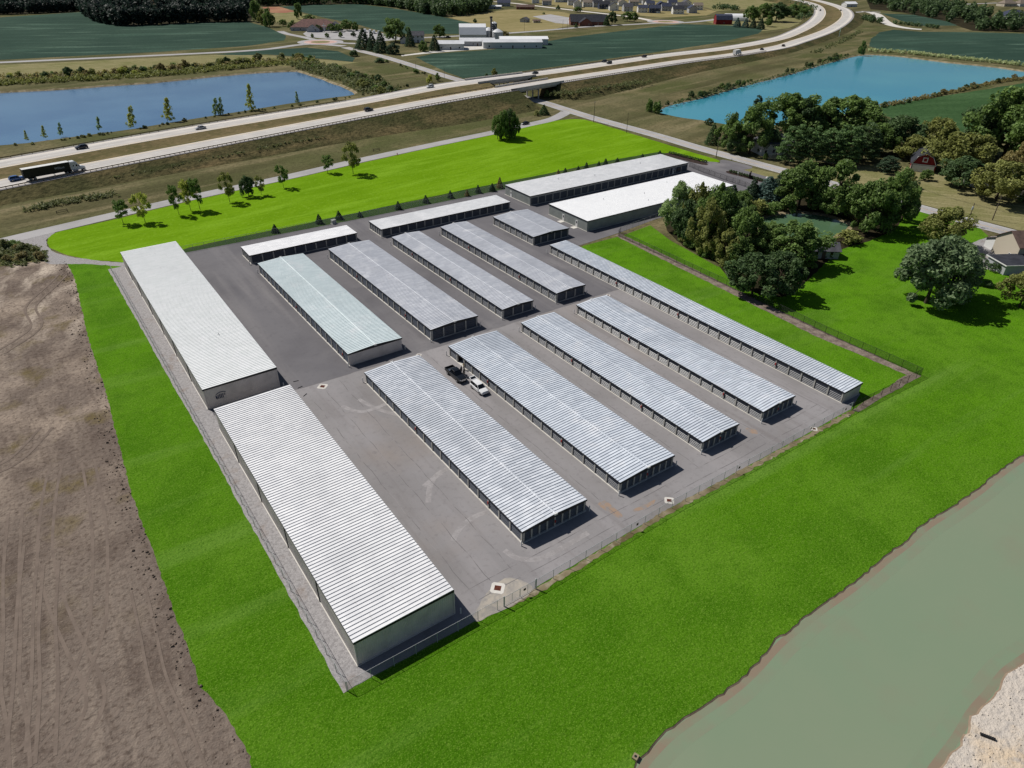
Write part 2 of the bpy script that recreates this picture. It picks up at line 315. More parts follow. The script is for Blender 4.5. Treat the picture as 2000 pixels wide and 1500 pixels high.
mat('chain_link', C(150, 152, 154), rough=.6, spec=.3, alpha=.16)
mat('chain_link_dark', C(44, 46, 46), rough=.6, spec=.3, alpha=.35)
mat('line_white', C(232, 232, 228), [dict(c=C(206, 204, 198), s=1.2, d=4, lo=.45, hi=.65)], rough=.8)
mat('line_yellow', C(222, 176, 70), [dict(c=C(200, 170, 100), s=1.2, d=4, lo=.45, hi=.65)], rough=.8)
# vehicles
for n_, c_ in (('car_black', (14, 16, 20)), ('car_white', (232, 233, 234)), ('car_silver', (188, 190, 194)), ('car_blue', (44, 92, 158)), ('car_navy', (22, 28, 44)), ('car_maroon', (48, 18, 20)), ('car_grey', (60, 64, 70))):
    mat(n_, C(*c_), rough=.3, spec=.4, coat=.3)
mat('glass_dark', C(16, 18, 22), rough=.08, spec=.6)
mat('tyre', C(22, 22, 24), rough=.9)
mat('rim', C(168, 170, 174), rough=.35, metal=.8)
mat('chrome', C(200, 202, 206), rough=.2, metal=.9)
mat('lamp_white', C(224, 228, 232), rough=.15, spec=.6)
mat('lamp_red', C(150, 20, 20), rough=.2, spec=.6)
mat('trailer_black', C(16, 17, 20), rough=.4, spec=.4)
mat('sign_green', C(10, 126, 98), rough=.5)

# ================================================================== ground, water, roads
def struct(o, label, cat): return tag(o, label, cat, kind='structure')
def crom(pts, n=6, closed=False):
    P = [Vector(p) for p in pts]; out = []; m = len(P)
    for i in range(m if closed else m-1):
        p0 = P[(i-1) % m] if closed or i > 0 else P[0]*2-P[1]
        p1 = P[i]; p2 = P[(i+1) % m]
        p3 = P[(i+2) % m] if closed or i+2 < m else P[-1]*2-P[-2]
        for k in range(n):
            t = k/n
            out.append(.5*((2*p1)+(p2-p0)*t+(2*p0-5*p1+4*p2-p3)*t*t+(3*p1-p0-3*p2+p3)*t*t*t))
    if not closed: out.append(P[-1])
    return out
def resample(pts, step):
    out = [pts[0].copy()]; need = step
    for a, b in zip(pts, pts[1:]):
        d = (b-a).length; pos = 0.0
        while d-pos >= need:
            pos += need; out.append(a.lerp(b, pos/d)); need = step
        need -= d-pos
    return out
def area2(P): return sum(a.x*b.y-b.x*a.y for a, b in zip(P, P[1:]+P[:1]))
def rough_edge(P, step, amp, seed=1):
    r = random.Random(seed); out = []
    for a, b in zip(P, P[1:]+P[:1]):
        L_ = (b-a).length; n = max(1, min(60, int(L_/step)))
        for i in range(n):
            q = a.lerp(b, i/n); out.append(Vector((q.x+r.uniform(-amp, amp), q.y+r.uniform(-amp, amp), q.z)))
    return out
def px(l, z=0.0): return [G(u, v, z) for u, v in l]
def sheet(name, P, z, m, parent=None, label=None, cat=None):
    P = list(P)
    if area2(P) < 0: P.reverse()
    mb = MB(); mb.v = [(p.x, p.y, z) for p in P]; mb.f = [tuple(range(len(P)))]
    o = mb.build(name, MATS[m], parent)
    if label: struct(o, label, cat)
    return o
def offs(P, w):
    out = []
    for i, p in enumerate(P):
        a = P[max(0, i-1)]; b = P[min(len(P)-1, i+1)]
        t = Vector((b.x-a.x, b.y-a.y, 0)).normalized(); out.append(p+Vector((t.y, -t.x, 0))*w)
    return out
def ribbon(name, P, w0, w1, dz, m, parent=None, label=None, cat=None, thick=0):
    """strip along P between lateral offsets w0..w1 (right of travel positive)"""
    A = offs(P, w0); B = offs(P, w1); mb = MB()
    up = Vector((0, 0, dz))
    mb.grid([[a+up, b+up] for a, b in zip(A, B)])
    if thick:
        dn = Vector((0, 0, dz-thick)); mb.grid([[b+up, b+dn] for b in B]); mb.grid([[a+dn, a+up] for a in A]); mb.grid([[b+dn, a+dn] for a, b in zip(A, B)])
    o = mb.build(name, MATS[m], parent, fix=not thick)
    me = o.data
    if not thick and sum(p.normal.z for p in me.polygons) < 0: me.flip_normals()
    if label: struct(o, label, cat)
    return o

SHORE = [(1150, 1640), (1190, 1580), (1235, 1500), (1246, 1478), (1264, 1468), (1300, 1428), (1338, 1398), (1385, 1373), (1412, 1352), (1442, 1328), (1478, 1294), (1508, 1254), (1532, 1236), (1578, 1200), (1625, 1166), (1690, 1118),
         (1738, 1076), (1766, 1058), (1792, 1030), (1832, 1004), (1882, 974), (1930, 936), (1970, 906), (2000, 886), (2080, 828), (2250, 730), (2500, 620)]
SAND = [(2700, 900), (2300, 1100), (2080, 1240), (2000, 1300), (1975, 1314), (1958, 1338), (1938, 1362), (1922, 1378), (1902, 1400), (1896, 1418), (1886, 1440), (1868, 1468), (1846, 1498), (1800, 1560), (1740, 1660)]
def open_rough(l, n, step, amp, seed):
    c = crom(px(l), n); r = random.Random(seed); c = resample(c, step)
    return [Vector((p.x+r.uniform(-amp, amp), p.y+r.uniform(-amp, amp), 0)) for p in c]
P_SHORE = open_rough(SHORE, 4, .9, .16, 3)
P_SAND = open_rough(SAND, 4, .8, .22, 4)
POND_NEAR = P_SHORE + P_SAND
LAKE_L = rough_edge(crom(px([(-600, 225), (-200, 193), (0, 178), (100, 173), (200, 166), (300, 159), (400, 149), (500, 140), (568, 137), (590, 139), (640, 155), (694, 177), (690, 185), (640, 192), (560, 203), (500, 213), (430, 224), (330, 240), (260, 252), (200, 260), (100, 273), (50, 280), (0, 284), (-200, 312), (-600, 370)]), 3, True), 5, .5, 5)
LAKE_R = rough_edge(crom(px([(1282, 212), (1310, 201), (1360, 190), (1450, 165), (1530, 145), (1600, 125), (1650, 112), (1690, 105), (1760, 109), (1850, 120), (1950, 130), (2000, 137), (2080, 142), (2060, 150), (2000, 150), (1960, 154), (1900, 167), (1840, 182), (1780, 196), (1720, 207), (1680, 216), (1620, 230), (1540, 243), (1440, 245), (1400, 240), (1370, 235), (1320, 228), (1290, 220)]), 3, True), 5, .5, 6)
POND_S = rough_edge(crom(px([(1471, 434), (1496, 419), (1545, 412), (1580, 413), (1615, 418), (1650, 429), (1667, 438), (1660, 451), (1636, 463), (1601, 471), (1566, 466), (1510, 456), (1475, 445)]), 4, True), 1.5, .15, 7)
PONDS = [('pond_near', POND_NEAR, 'water_murky', 'murky grey-green pond beside the near lawn', -.16), ('lake', LAKE_L, 'water_blue', 'blue lake behind the highway on the left', -.8),
         ('lake', LAKE_R, 'water_turquoise', 'turquoise lake on the right behind the trees', -.8), ('garden_pond', POND_S, 'water_green', 'small green pond among the trees', -.4)]
# the ground sheet, with holes where the ponds lie
vs = [Vector((-7000, -7000)), Vector((7000, -7000)), Vector((7000, 7000)), Vector((-7000, 7000))]; fs = [[0, 1, 2, 3]]
for _, P, *_r in PONDS:
    P = list(P)
    if area2(P) < 0: P.reverse()
    n = len(vs); vs += [Vector((p.x, p.y)) for p in P]; fs.append(list(range(n, n+len(P))))
ov, oe, of, _, _, ofo = geometry.delaunay_2d_cdt(vs, [], fs, 0, 1e-4)
mb = MB(); mb.v = [(v.x, v.y, 0) for v in ov]; mb.f = [tuple(f) for f, o in zip(of, ofo) if o == [0]]
struct(mb.build('ground', MATS['dry_grass']), 'dry grassland covering the whole plain', 'ground')
for nm, P, m, lab, zw in PONDS:
    P = list(P)
    if area2(P) < 0: P.reverse()
    Q = P+P[:1]
    inn = []
    for i, p in enumerate(P):
        t = (P[(i+1) % len(P)]-P[i-1]); t = Vector((t.x, t.y, 0)).normalized(); inn.append(p+Vector((-t.y, t.x, 0))*(.4 if nm == 'pond_near' else 2.2))
    mb = MB(); mb.grid([[p, Vector((q.x, q.y, zw-.15))] for p, q in zip(Q, inn+inn[:1])])
    o = mb.build({'pond_near': 'pond_bank', 'lake': 'lake_bank'}.get(nm, 'pond_bank'), MATS['wet_mud' if nm == 'pond_near' else 'shore_soil'], fix=True)
    if sum(p.normal.z for p in o.data.polygons) < 0: o.data.flip_normals()
    struct(o, {'pond_near': 'narrow muddy bank of the murky near pond', 'garden_pond': 'earth bank of the small green pond'}.get(nm, 'pale soil bank of the '+lab.split(' ')[0]+' lake'), 'bank')
    sheet('pond_water' if nm != 'lake' else 'lake_water', P, zw, m, None, lab, 'water')

# sheets of ground cover
sheet('sand_bank', P_SAND+px([(1700, 1750), (2400, 1800), (2900, 1200)]), .012, 'sand', None, 'pale rubbly sand bank at the bottom right corner', 'sand')
EDGE = [(128, 512), (140, 530), (150, 560), (163, 620), (178, 680), (205, 760), (235, 880), (262, 980), (300, 1080), (335, 1180), (365, 1260), (383, 1308), (390, 1342), (420, 1370), (455, 1420), (484, 1470), (490, 1500), (500, 1600), (520, 1750)]
P_EDGE = open_rough(EDGE, 4, .7, .14, 8)
P_DIRT = P_EDGE+px([(300, 1800), (-600, 1800), (-900, 700), (-300, 535), (0, 521), (40, 514), (80, 511)])
dirt = sheet('dirt_field', P_DIRT, .016, 'dirt', None, 'bare brown graded dirt field on the left', 'dirt')
TZ = [.021]
def track(pts, gap=1.9, w=.42):
    c = resample(crom(px(pts), 5), 1.0)
    for s in (-1, 1):
        TZ[0] += .003; ribbon('tyre_track', c, s*gap/2-w/2, s*gap/2+w/2, TZ[0], 'dirt_track', dirt)
track([(112, 900), (98, 960), (88, 1060), (95, 1120), (115, 1190), (150, 1270), (180, 1330), (185, 1380), (150, 1450), (110, 1510)])
track([(172, 900), (190, 1000), (196, 1080), (194, 1160), (190, 1220), (165, 1300), (120, 1390), (40, 1480)])
track([(30, 1000), (22, 1120), (24, 1240), (20, 1330), (34, 1420), (40, 1520)])
track([(62, 1060), (50, 1180), (44, 1330), (30, 1480)])
track([(100, 1100), (92, 1220), (96, 1330), (88, 1500)])
track([(-40, 930), (20, 905), (60, 870), (95, 830)], 2.2, .5)
track([(270, 1150), (290, 1240), (310, 1330), (350, 1420), (390, 1520)], 1.8, .35)
track([(0, 690), (70, 640), (60, 600), (100, 560), (125, 535)], 2.2, .5)
LAWN = [p for p in P_EDGE]+px([(700, 1800)])+P_SHORE+px([(2500, 560), (2150, 560), (2000, 560), (1990, 545), (1950, 530), (1893, 520), (1880, 500), (1895, 478), (1922, 470), (1930, 461), (1915, 447), (1870, 432), (1820, 417), (1768, 401), (1755, 440), (1700, 470), (1600, 500), (1480, 540), (1400, 520), (1310, 470), (1270, 440), (1216, 460), (1140, 480), (1000, 560), (600, 640), (300, 560), (242, 512), (180, 511)])
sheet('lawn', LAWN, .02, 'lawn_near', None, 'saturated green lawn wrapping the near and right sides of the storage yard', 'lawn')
LIME = rough_edge(crom(px([(92, 474), (96, 462), (118, 452), (200, 434), (300, 410), (420, 382), (560, 352), (700, 320), (850, 287), (960, 264), (1060, 241), (1100, 234), (1135, 233), (1165, 240), (1250, 266), (1350, 297), (1398, 311), (1404, 316), (1385, 320), (1355, 313), (1310, 301), (1285, 297)]), 3)+px([(1200, 312), (1050, 343), (900, 372), (760, 402), (600, 436), (480, 460), (372, 483), (300, 505), (240, 512), (170, 507), (120, 495), (98, 484)]), 2.5, .16, 11)
sheet('lawn', LIME, .024, 'lawn_lime', None, 'bright lime green lawn between the frontage road and the yard', 'lawn')
sheet('grass_verge', px([(240, 512), (372, 482), (600, 434), (900, 370), (1200, 310), (1290, 295), (1310, 300), (1345, 312), (1345, 320), (990, 372), (700, 430), (470, 480), (360, 505), (250, 515)]), .016, 'lawn_verge', None, 'dark green grass verge behind the yard', 'verge')
def smooth_line0(P):
    P = resample(P, 1.5)
    for _ in range(4): P = [P[0]]+[(a+b*2+c)/4 for a, b, c in zip(P, P[1:], P[2:])]+[P[-1]]
    return [Vector((p.x, p.y, 0)) for p in P]
def sheet_hole(name, P, H, z, m, label, cat):
    P = list(P); H = list(H)
    if area2(P) < 0: P.reverse()
    if area2(H) < 0: H.reverse()
    n = len(P); ov, oe, of, _, _, ofo = geometry.delaunay_2d_cdt([Vector((p.x, p.y)) for p in P+H], [], [list(range(n)), list(range(n, n+len(H)))], 0, 1e-4)
    mb = MB(); mb.v = [(v.x, v.y, z) for v in ov]; mb.f = [tuple(f) for f, o in zip(of, ofo) if o == [0]]
    return struct(mb.build(name, MATS[m]), label, cat)
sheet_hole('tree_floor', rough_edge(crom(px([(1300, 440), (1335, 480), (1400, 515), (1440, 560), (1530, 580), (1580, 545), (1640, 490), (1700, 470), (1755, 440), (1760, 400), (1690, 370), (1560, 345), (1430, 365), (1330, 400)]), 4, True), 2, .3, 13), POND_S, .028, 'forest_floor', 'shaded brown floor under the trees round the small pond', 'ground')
sheet('mown_lawn', px([(1480, 326), (1560, 340), (1640, 330), (1720, 320), (1800, 330), (1900, 350), (2100, 380), (2300, 520), (2100, 488), (2000, 452), (1880, 420), (1764, 389), (1640, 356)]), .012, 'mown_olive', None, 'sun-bleached olive lawn across the county road', 'lawn')
sheet('sign_lawn', px([(1392, 342), (1420, 333), (1460, 326), (1520, 340), (1545, 352), (1500, 372), (1440, 356)]), .012, 'mown_olive', None, 'dry lawn round the entrance sign', 'lawn')
for l, m, lab in (
    ([(-300, 48), (0, 34), (165, 23), (180, 34), (205, 46), (262, 50), (380, 44), (480, 42), (520, 52), (560, 70), (556, 79), (480, 90), (300, 102), (0, 117), (-300, 128)], 'crop', 'large dark green crop field beyond the left lake'),
    ([(420, 106), (520, 97), (600, 93), (660, 100), (692, 113), (690, 121), (600, 112), (520, 106), (470, 108)], 'crop', 'narrow dark crop strip below the round junction'),
    ([(812, 112), (845, 105), (960, 97), (1050, 84), (1120, 72), (1250, 56), (1330, 47), (1440, 50), (1492, 57), (1480, 66), (1400, 84), (1280, 102), (1180, 116), (1080, 131), (960, 147), (905, 153), (870, 140)], 'crop', 'dark green crop field between the farm and the highway'),
    ([(545, 13), (620, 9), (700, 8), (760, 15), (850, 30), (920, 45), (985, 61), (940, 67), (840, 66), (760, 66), (700, 48), (640, 36)], 'crop', 'crop field behind the church'),
    ([(1697, 90), (1702, 76), (1718, 63), (1745, 58), (1800, 62), (1900, 63), (2100, 68), (2300, 130), (2000, 128), (1900, 113), (1800, 101), (1720, 97)], 'crop', 'dark crop field beyond the turquoise lake'),
    ([(1720, 26), (1790, 29), (1850, 38), (1870, 50), (1800, 50), (1765, 42)], 'crop', 'small dark field below the far right wood'),
    ([(1690, 214), (1740, 204), (1860, 185), (2000, 162), (2200, 140), (2300, 260), (2000, 262), (1880, 260), (1760, 236)], 'crop_near', 'green crop field behind the trees at the right edge'),
    ([(1100, -40), (1400, -30), (1540, 0), (1520, 12), (1400, 22), (1380, 14), (1250, 0)], 'mown_olive', 'pale green meadow at the top of the view'),
    ([(868, 32), (930, 26), (1000, 18), (1090, 22), (1120, 28), (1110, 50), (1080, 58), (1000, 63), (940, 50)], 'mown_tan', 'wide tan mown field behind the silos'),
    ([(520, 34), (545, 22), (580, 24), (620, 34), (600, 42), (540, 44)], 'mown_olive', 'dry plot beside the church'),
    ([(512, 14), (545, 13), (576, 22), (560, 25), (530, 25)], 'red_soil', 'patch of reddish bare soil behind the church'),
    ([(1370, 40), (1480, 20), (1560, 10), (1600, 30), (1540, 55), (1480, 62), (1410, 50)], 'mown_olive', 'grass round the red barn'),
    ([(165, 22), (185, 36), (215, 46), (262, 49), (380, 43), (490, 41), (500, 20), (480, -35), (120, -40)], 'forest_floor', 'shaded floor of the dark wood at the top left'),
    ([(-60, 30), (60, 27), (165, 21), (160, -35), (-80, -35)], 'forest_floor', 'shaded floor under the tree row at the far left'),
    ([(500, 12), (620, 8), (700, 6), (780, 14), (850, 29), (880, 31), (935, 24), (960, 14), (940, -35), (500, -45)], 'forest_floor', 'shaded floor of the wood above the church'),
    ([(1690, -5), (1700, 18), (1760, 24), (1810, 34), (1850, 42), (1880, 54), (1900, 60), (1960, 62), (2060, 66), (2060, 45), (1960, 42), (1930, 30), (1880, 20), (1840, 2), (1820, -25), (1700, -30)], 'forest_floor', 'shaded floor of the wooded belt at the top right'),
    ([(1010, 0), (1060, 10), (1130, 18), (1200, 26), (1290, 34), (1380, 30), (1400, 22), (1330, 8), (1220, -4), (1100, -12)], 'mown_tan', 'pale disturbed ground of the distant housing estate'),
    ([(0, 127), (200, 118), (420, 107), (520, 108), (600, 114), (700, 122), (640, 130), (500, 128), (300, 140), (0, 160), (-300, 170), (-300, 138)], 'mown_olive', 'rough grass strip between the road and the left lake')):
    sheet('crop_field' if 'crop' in m else 'wood_floor' if 'floor' in m else 'grass_field' if 'soil' not in m else 'soil_patch', rough_edge(px(l), 8, .6, len(l)), .008 if 'mown' in m else .016 if 'floor' in m else .012, m, None, lab, 'field')

# the yard
def S(l): return [Vector((x, y, 0)) for x, y in l]
yard = sheet('yard_asphalt', rough_edge(S([(13.4, 51.6), (40, 51.2), (68, 51.9), (94, 51.6), (117.6, 51.6), (124.1, 53.6), (124.1, 117.6), (60, 117.6), (30, 118.6), (13.4, 118.6)]), 1.5, .07, 2), .040, 'asphalt_old', None, 'weathered pale grey asphalt of the near half of the yard', 'asphalt')
sheet('yard_asphalt', S([(13.4, 118.6), (30, 118.6), (60, 117.6), (124.1, 117.6), (124.1, 146.6), (146.4, 148.3), (165, 151), (214, 152), (236, 158), (236, 187), (220, 206), (141.8, 204.6), (84.5, 204.4), (31, 205.4), (31, 203.5), (13.4, 203.5)]), .036, 'asphalt_new', None, 'darker asphalt of the far half of the yard', 'asphalt')
sheet('gravel_strip', rough_edge(S([(12.6, 51.4), (15.9, 51.6), (15.9, 204.5), (11.5, 204.5), (12.4, 110)]), 1.5, .12, 5), .050, 'gravel', None, 'pale gravel strip between the left buildings and the fence', 'gravel')
sheet('gravel_track', rough_edge(crom(px([(30, 462), (90, 448), (118, 446), (90, 470), (110, 494), (180, 508), (250, 514), (252, 522), (180, 516), (120, 516), (90, 513), (70, 490), (48, 476)]), 4, True), 1, .2, 6), .032, 'gravel', None, 'gravel track curving from the frontage road past the left buildings', 'track')
sheet('drive', crom(px([(1345, 320), (1378, 326), (1404, 321), (1412, 312), (1470, 326), (1440, 334), (1415, 340), (1400, 350), (1360, 338)]), 4, True), .044, 'asphalt_new', None, 'asphalt entrance drive joining the county road', 'drive')
sheet('mulch_bed', crom(px([(1303, 299), (1330, 303), (1380, 319), (1372, 322), (1320, 309), (1300, 303)]), 3, True), .048, 'mulch_dark', None, 'dark mulch bed under the hedge by the drive', 'bed')
sheet('mulch_bed', crom(px([(1421, 334), (1440, 336), (1495, 352), (1492, 357), (1450, 346), (1420, 338)]), 3, True), .048, 'mulch_dark', None, 'dark mulch bed under the shrubs by the entrance sign', 'bed')
sheet('mulch_strip', rough_edge(S([(146.0, 147.8), (143.4, 147.3), (140.2, 101.8), (138.0, 73.2), (139.0, 52.2), (117.5, 51.25), (117.9, 50.2), (141.0, 50.3), (141.5, 73.2), (143.2, 101.8)]), 1.2, .16, 9), .044, 'mulch', None, 'brown leaf litter strip along the right-hand fence', 'mulch')
sheet('bare_edge', rough_edge(S([(33, 51.3), (42, 51.1), (68, 51.9), (94, 51.5), (117.6, 51.3), (117.6, 50.4), (94, 50.6), (68, 51.0), (42, 50.2), (36, 50.4)]), .7, .22, 19), .042, 'shore_soil', None, 'bare pale soil along the foot of the near fence', 'soil')
sheet('soil_patch', rough_edge(crom(px([(950, 1160), (985, 1130), (1020, 1135), (1040, 1152), (1000, 1185), (960, 1200), (935, 1214), (925, 1205)]), 3, True), .6, .1, 3), .0445, 'silt', None, 'pale silt round the drain near the fence corner', 'soil')
for l, lab in (([(1168, 985), (1182, 978), (1196, 990), (1215, 1005), (1208, 1012), (1190, 1002)], 'rust coloured stain on the asphalt below the second row'), ([(1236, 996), (1262, 984), (1280, 976), (1276, 984), (1255, 996), (1240, 1000)], 'long rusty water stain beside the drain'), ([(1456, 838), (1470, 836), (1480, 846), (1470, 848)], 'small rusty stain before the third row')):
    sheet('rust_stain', rough_edge(crom(px(l), 3, True), .5, .1, 3), .0446, 'rust_stain', None, lab, 'stain')

for i_, l in enumerate(([(952, 1000), (925, 1010), (900, 1030), (888, 1048), (884, 1062)], [(882, 912), (855, 926), (840, 950), (836, 985)], [(668, 793), (689, 802), (710, 804), (732, 798), (754, 789)], [(828, 950), (845, 936), (862, 924)], [(1080, 846), (1100, 858), (1128, 870), (1150, 868)], [(700, 780), (740, 800), (790, 812), (830, 806)], [(985, 1075), (1010, 1090), (1050, 1092), (1095, 1072), (1150, 1040)])):
    ribbon('tyre_mark', resample(crom(px(l), 6), .6), -.45, .45, .0405+.0006*i_, 'tyre_mark', yard)
for i_, (x_, y0_, y1_) in enumerate(((33.2, 54, 116), (36.6, 53, 117), (40.3, 53, 117), (60.2, 56, 116), (79.8, 55, 116), (96.2, 55, 116), (113.6, 54, 117))):
    ribbon('paving_joint', [Vector((x_+.12*math.sin(k*1.7+i_), y0_+(y1_-y0_)*k/30, 0)) for k in range(31)], -.05, .05, .0452+.0003*i_, 'joint', yard)
ribbon('paving_joint', [Vector((30+k*4.7, 118.55-.95*min(1, k/6), 0)) for k in range(20)], -.09, .09, .0456, 'joint', yard)
for i_, y_ in enumerate((56.2, 53.9)): ribbon('paving_joint', [Vector((32+k*4.1, y_+.1*math.sin(k*1.3), 0)) for k in range(21)], -.05, .05, .0459+.0003*i_, 'joint', yard)
# shallows of the near pond
for w0_, w1_, m_, z_, lab_ in ((.2, 1.1, 'shallow_brown', -.157, 'brown shallow water at the pond edge'), (1.1, 2.6, 'shallow_green', -.158, 'turbid shallow water just off the pond edge')):
    for P_, sg, wh in ((P_SHORE, 1, 'along the lawn'), (P_SAND, 1, 'along the sand bank')):
        c_ = smooth_line0(P_); ribbon('pond_shallows', c_, sg*w0_, sg*w1_, z_, m_, None, lab_+' '+wh, 'water')
# county road, frontage road, far roads
CR = resample(crom(px([(2400, 568), (2100, 488.5), (2000, 461.5), (1880, 429.5), (1764.5, 397.5), (1532, 334.5), (1370, 290.5), (1280, 264), (1160, 231), (1100, 212.5), (1046, 196), (888, 154), (817, 131.5), (750, 111), (701, 99), (672, 92)]), 5), 4)
county = ribbon('county_road', CR, -3.9, 3.9, .05, 'road_asphalt', None, 'grey county road passing under the highway', 'road')
ribbon('centre_line', CR, -.16, -.06, .054, 'line_yellow', county); ribbon('centre_line', CR, .06, .16, .054, 'line_yellow', county)
ribbon('edge_line', CR, -3.45, -3.33, .054, 'line_white', county); ribbon('edge_line', CR, 3.33, 3.45, .054, 'line_white', county)
FR = resample(crom(px([(-300, 530), (-60, 486), (40, 463), (130, 442), (250, 414), (400, 380), (560, 346), (700, 314), (850, 282), (960, 259.5), (1030, 244), (1075, 234), (1098, 224), (1108, 217)]), 5), 4)
ribbon('frontage_road', FR, -3.1, 3.1, .046, 'road_asphalt', None, 'pale frontage road along the lime lawn', 'road')
NR = resample(crom(px([(672, 90), (620, 86), (580, 88), (500, 98), (300, 108.5), (0, 122), (-300, 136)]), 5), 6)
ribbon('far_road', NR, -4, 4, .046, 'road_asphalt', None, 'pale road running left from the round junction', 'road')
ER = resample(crom(px([(640, 82), (700, 85), (750, 79), (800, 75), (900, 70), (980, 65.5), (1050, 60.5), (1150, 52), (1230, 48), (1285, 45), (1340, 44), (1390, 39), (1420, 34)]), 5), 6)
ribbon('far_road', ER, -4, 4, .046, 'road_asphalt', None, 'pale road behind the farm buildings', 'road')
ribbon('far_road', resample(crom(px([(1290, 44), (1240, 34), (1200, 29), (1120, 20), (1060, 13), (1000, 6), (940, 1)]), 5), 6), -4.5, 4.5, .05, 'road_concrete', None, 'concrete road in front of the distant houses', 'road')
ribbon('far_road', resample(crom(px([(615, 78), (590, 72), (560, 66), (545, 60)]), 5), 6), -3.5, 3.5, .05, 'road_asphalt', None, 'short road stub by the church', 'road')
ribbon('pale_road', resample(crom(px([(1690, 22), (1712, 28), (1728, 42), (1745, 50), (1780, 56), (1812, 58)]), 5), 6), -6, 6, .05, 'concrete', None, 'white concrete road stub beyond the turquoise lake', 'road')
ribbon('far_road', resample(crom(px([(1720, 24), (1690, 23), (1640, 26)]), 5), 6), -4, 4, .05, 'road_asphalt', None, 'road crossing under the far highway bend', 'road')
ribbon('far_road', resample(crom(px([(1860, 9), (1940, 6), (2050, 2)]), 5), 6), -4, 4, .05, 'road_asphalt', None, 'suburban street at the top right', 'road')
def disc(u, v, ru, m, z, name, lab=None, parent=None, cat='road'):
    c = G(u, v); r = span_at(c, ru)
    return sheet(name, [c+Vector((r*math.cos(t*math.pi/16), r*math.sin(t*math.pi/16), 0)) for t in range(32)], z, m, parent, lab, cat)
for u, v, r, lab in ((626, 82, 44, 'round junction near the church with pink apron'), (1300, 42.5, 36, 'round junction near the red barn')):
    o = disc(u, v, r, 'road_asphalt', .052, 'roundabout', lab)
    disc(u, v, r*.72, 'concrete_pink', .056, 'truck_apron', None, o); disc(u, v, r*.42, 'mown_olive', .060, 'centre_island', None, o)
sheet('parking_lot', px([(592, 66), (600, 60), (640, 58), (715, 58), (760, 68), (790, 76), (705, 79), (640, 76), (600, 72)]), .04, 'road_asphalt', None, 'grey parking lot before the church', 'parking')
sheet('parking_lot', px([(1040, 32), (1075, 28), (1110, 34), (1180, 50), (1130, 49), (1085, 45)]), .04, 'road_asphalt', None, 'parking lot beside the dark roofed hall', 'parking')
sheet('farm_yard', px([(835, 101), (880, 92), (900, 88), (960, 86), (972, 94), (900, 99), (850, 103), (800, 108), (785, 110), (783, 108)]), .03, 'concrete', None, 'pale gravel farm yard between the sheds', 'yard')
sheet('drive', px([(1760, 390), (1700, 372), (1640, 364), (1640, 370), (1690, 380), (1755, 398)]), .03, 'concrete', None, 'short pale drive under the trees by the road', 'drive')
sheet('drive', rough_edge(px([(1935, 461), (1890, 477), (1870, 494), (1890, 515), (1940, 530), (1990, 520), (2010, 480), (1970, 462)]), 2, .2, 4), .03, 'gravel', None, 'gravel drive of the house at the right edge', 'drive')

# ------------------------------------------------------------------ highway
HN = [(-300, 418, 2.5), (0, 359.5, 3), (340, 293.5, 4), (700, 224.8, 5.5), (880, 191.5, 7), (1080, 158.3, 7), (1280, 127.7, 5), (1340, 118.5, 4.4), (1430, 107, 3.4), (1520, 91.8, 2.6), (1556, 81, 2.6), (1592, 69.3, 2.6), (1621, 57.6, 3), (1642, 45, 3.6), (1653, 34, 4.4), (1654, 25, 5), (1646, 17, 5.5), (1628, 10, 5.5), (1606, 3.6, 5.5), (1580, -2, 5.5), (1540, -8, 5)]
HF = [(-300, 376, 2.5), (0, 320.5, 3), (340, 259.5, 4), (700, 199.5, 5.5), (880, 165.8, 7), (1080, 139.8, 7), (1280, 110.7, 5), (1340, 103.5, 4.4), (1430, 92.5, 3.4), (1520, 75.6, 2.6), (1556, 62, 2.6), (1579, 50.4, 3), (1595.6, 37.8, 3.6), (1603, 25, 4.4), (1599, 14.4, 5), (1588, 8, 5.5), (1570, 2.7, 5.5), (1545, -2, 5.5), (1505, -8, 5)]
def upx(p):
    d = Vector((p.x, p.y, p.z-CAM_H)); return 1000+FPX*d.dot(RGT)/d.dot(FWD)
NC = resample(crom([G(*a) for a in HN], 8), 4.0)      # runs left to right: right of travel = towards the camera
FC = resample(crom([G(*a) for a in HF], 8), 4.0)
def smooth_line(P, n):
    for _ in range(n): P = [P[0]]+[(a+b*2+c)/4 for a, b, c in zip(P, P[1:], P[2:])]+[P[-1]]
    return P
NC = smooth_line(NC, 12); FC = smooth_line(FC, 12)
HW = 6.1
for P, lab, inner in ((NC, 'near concrete carriageway of the divided highway', -1), (FC, 'far concrete carriageway of the divided highway', 1)):
    o = ribbon('highway_carriageway', P, -HW, HW, 0, 'road_concrete', None, lab, 'highway', thick=.35)
    ci = inner*1.1
    ribbon('traffic_lanes', P, -2.9 if inner > 0 else -4.9, 4.9 if inner > 0 else 2.9, .004, 'lane_grey', o)
    ribbon('edge_line', P, inner*4.9-.12, inner*4.9+.12, .009, 'line_yellow', o); ribbon('edge_line', P, -inner*2.9-.12, -inner*2.9+.12, .009, 'line_white', o)
    ribbon('shoulder_joint', P, -inner*3.25-.05, -inner*3.25+.05, .005, 'road_asphalt', o)
    fine = resample(P, 1.0); mb = MB(); A = offs(fine, ci-.14); B = offs(fine, ci+.14)
    for i in range(0, len(fine)-4, 12):
        for k in range(3): mb.quad(A[i+k]+Vector((0, 0, .011)), B[i+k]+Vector((0, 0, .011)), B[i+k+1]+Vector((0, 0, .011)), A[i+k+1]+Vector((0, 0, .011)))
    tag(mb.build('lane_dashes', MATS['line_white'], o, fix=True), kind='stuff')
NGAP, FGAP = (987, 1079), (931, 1024)
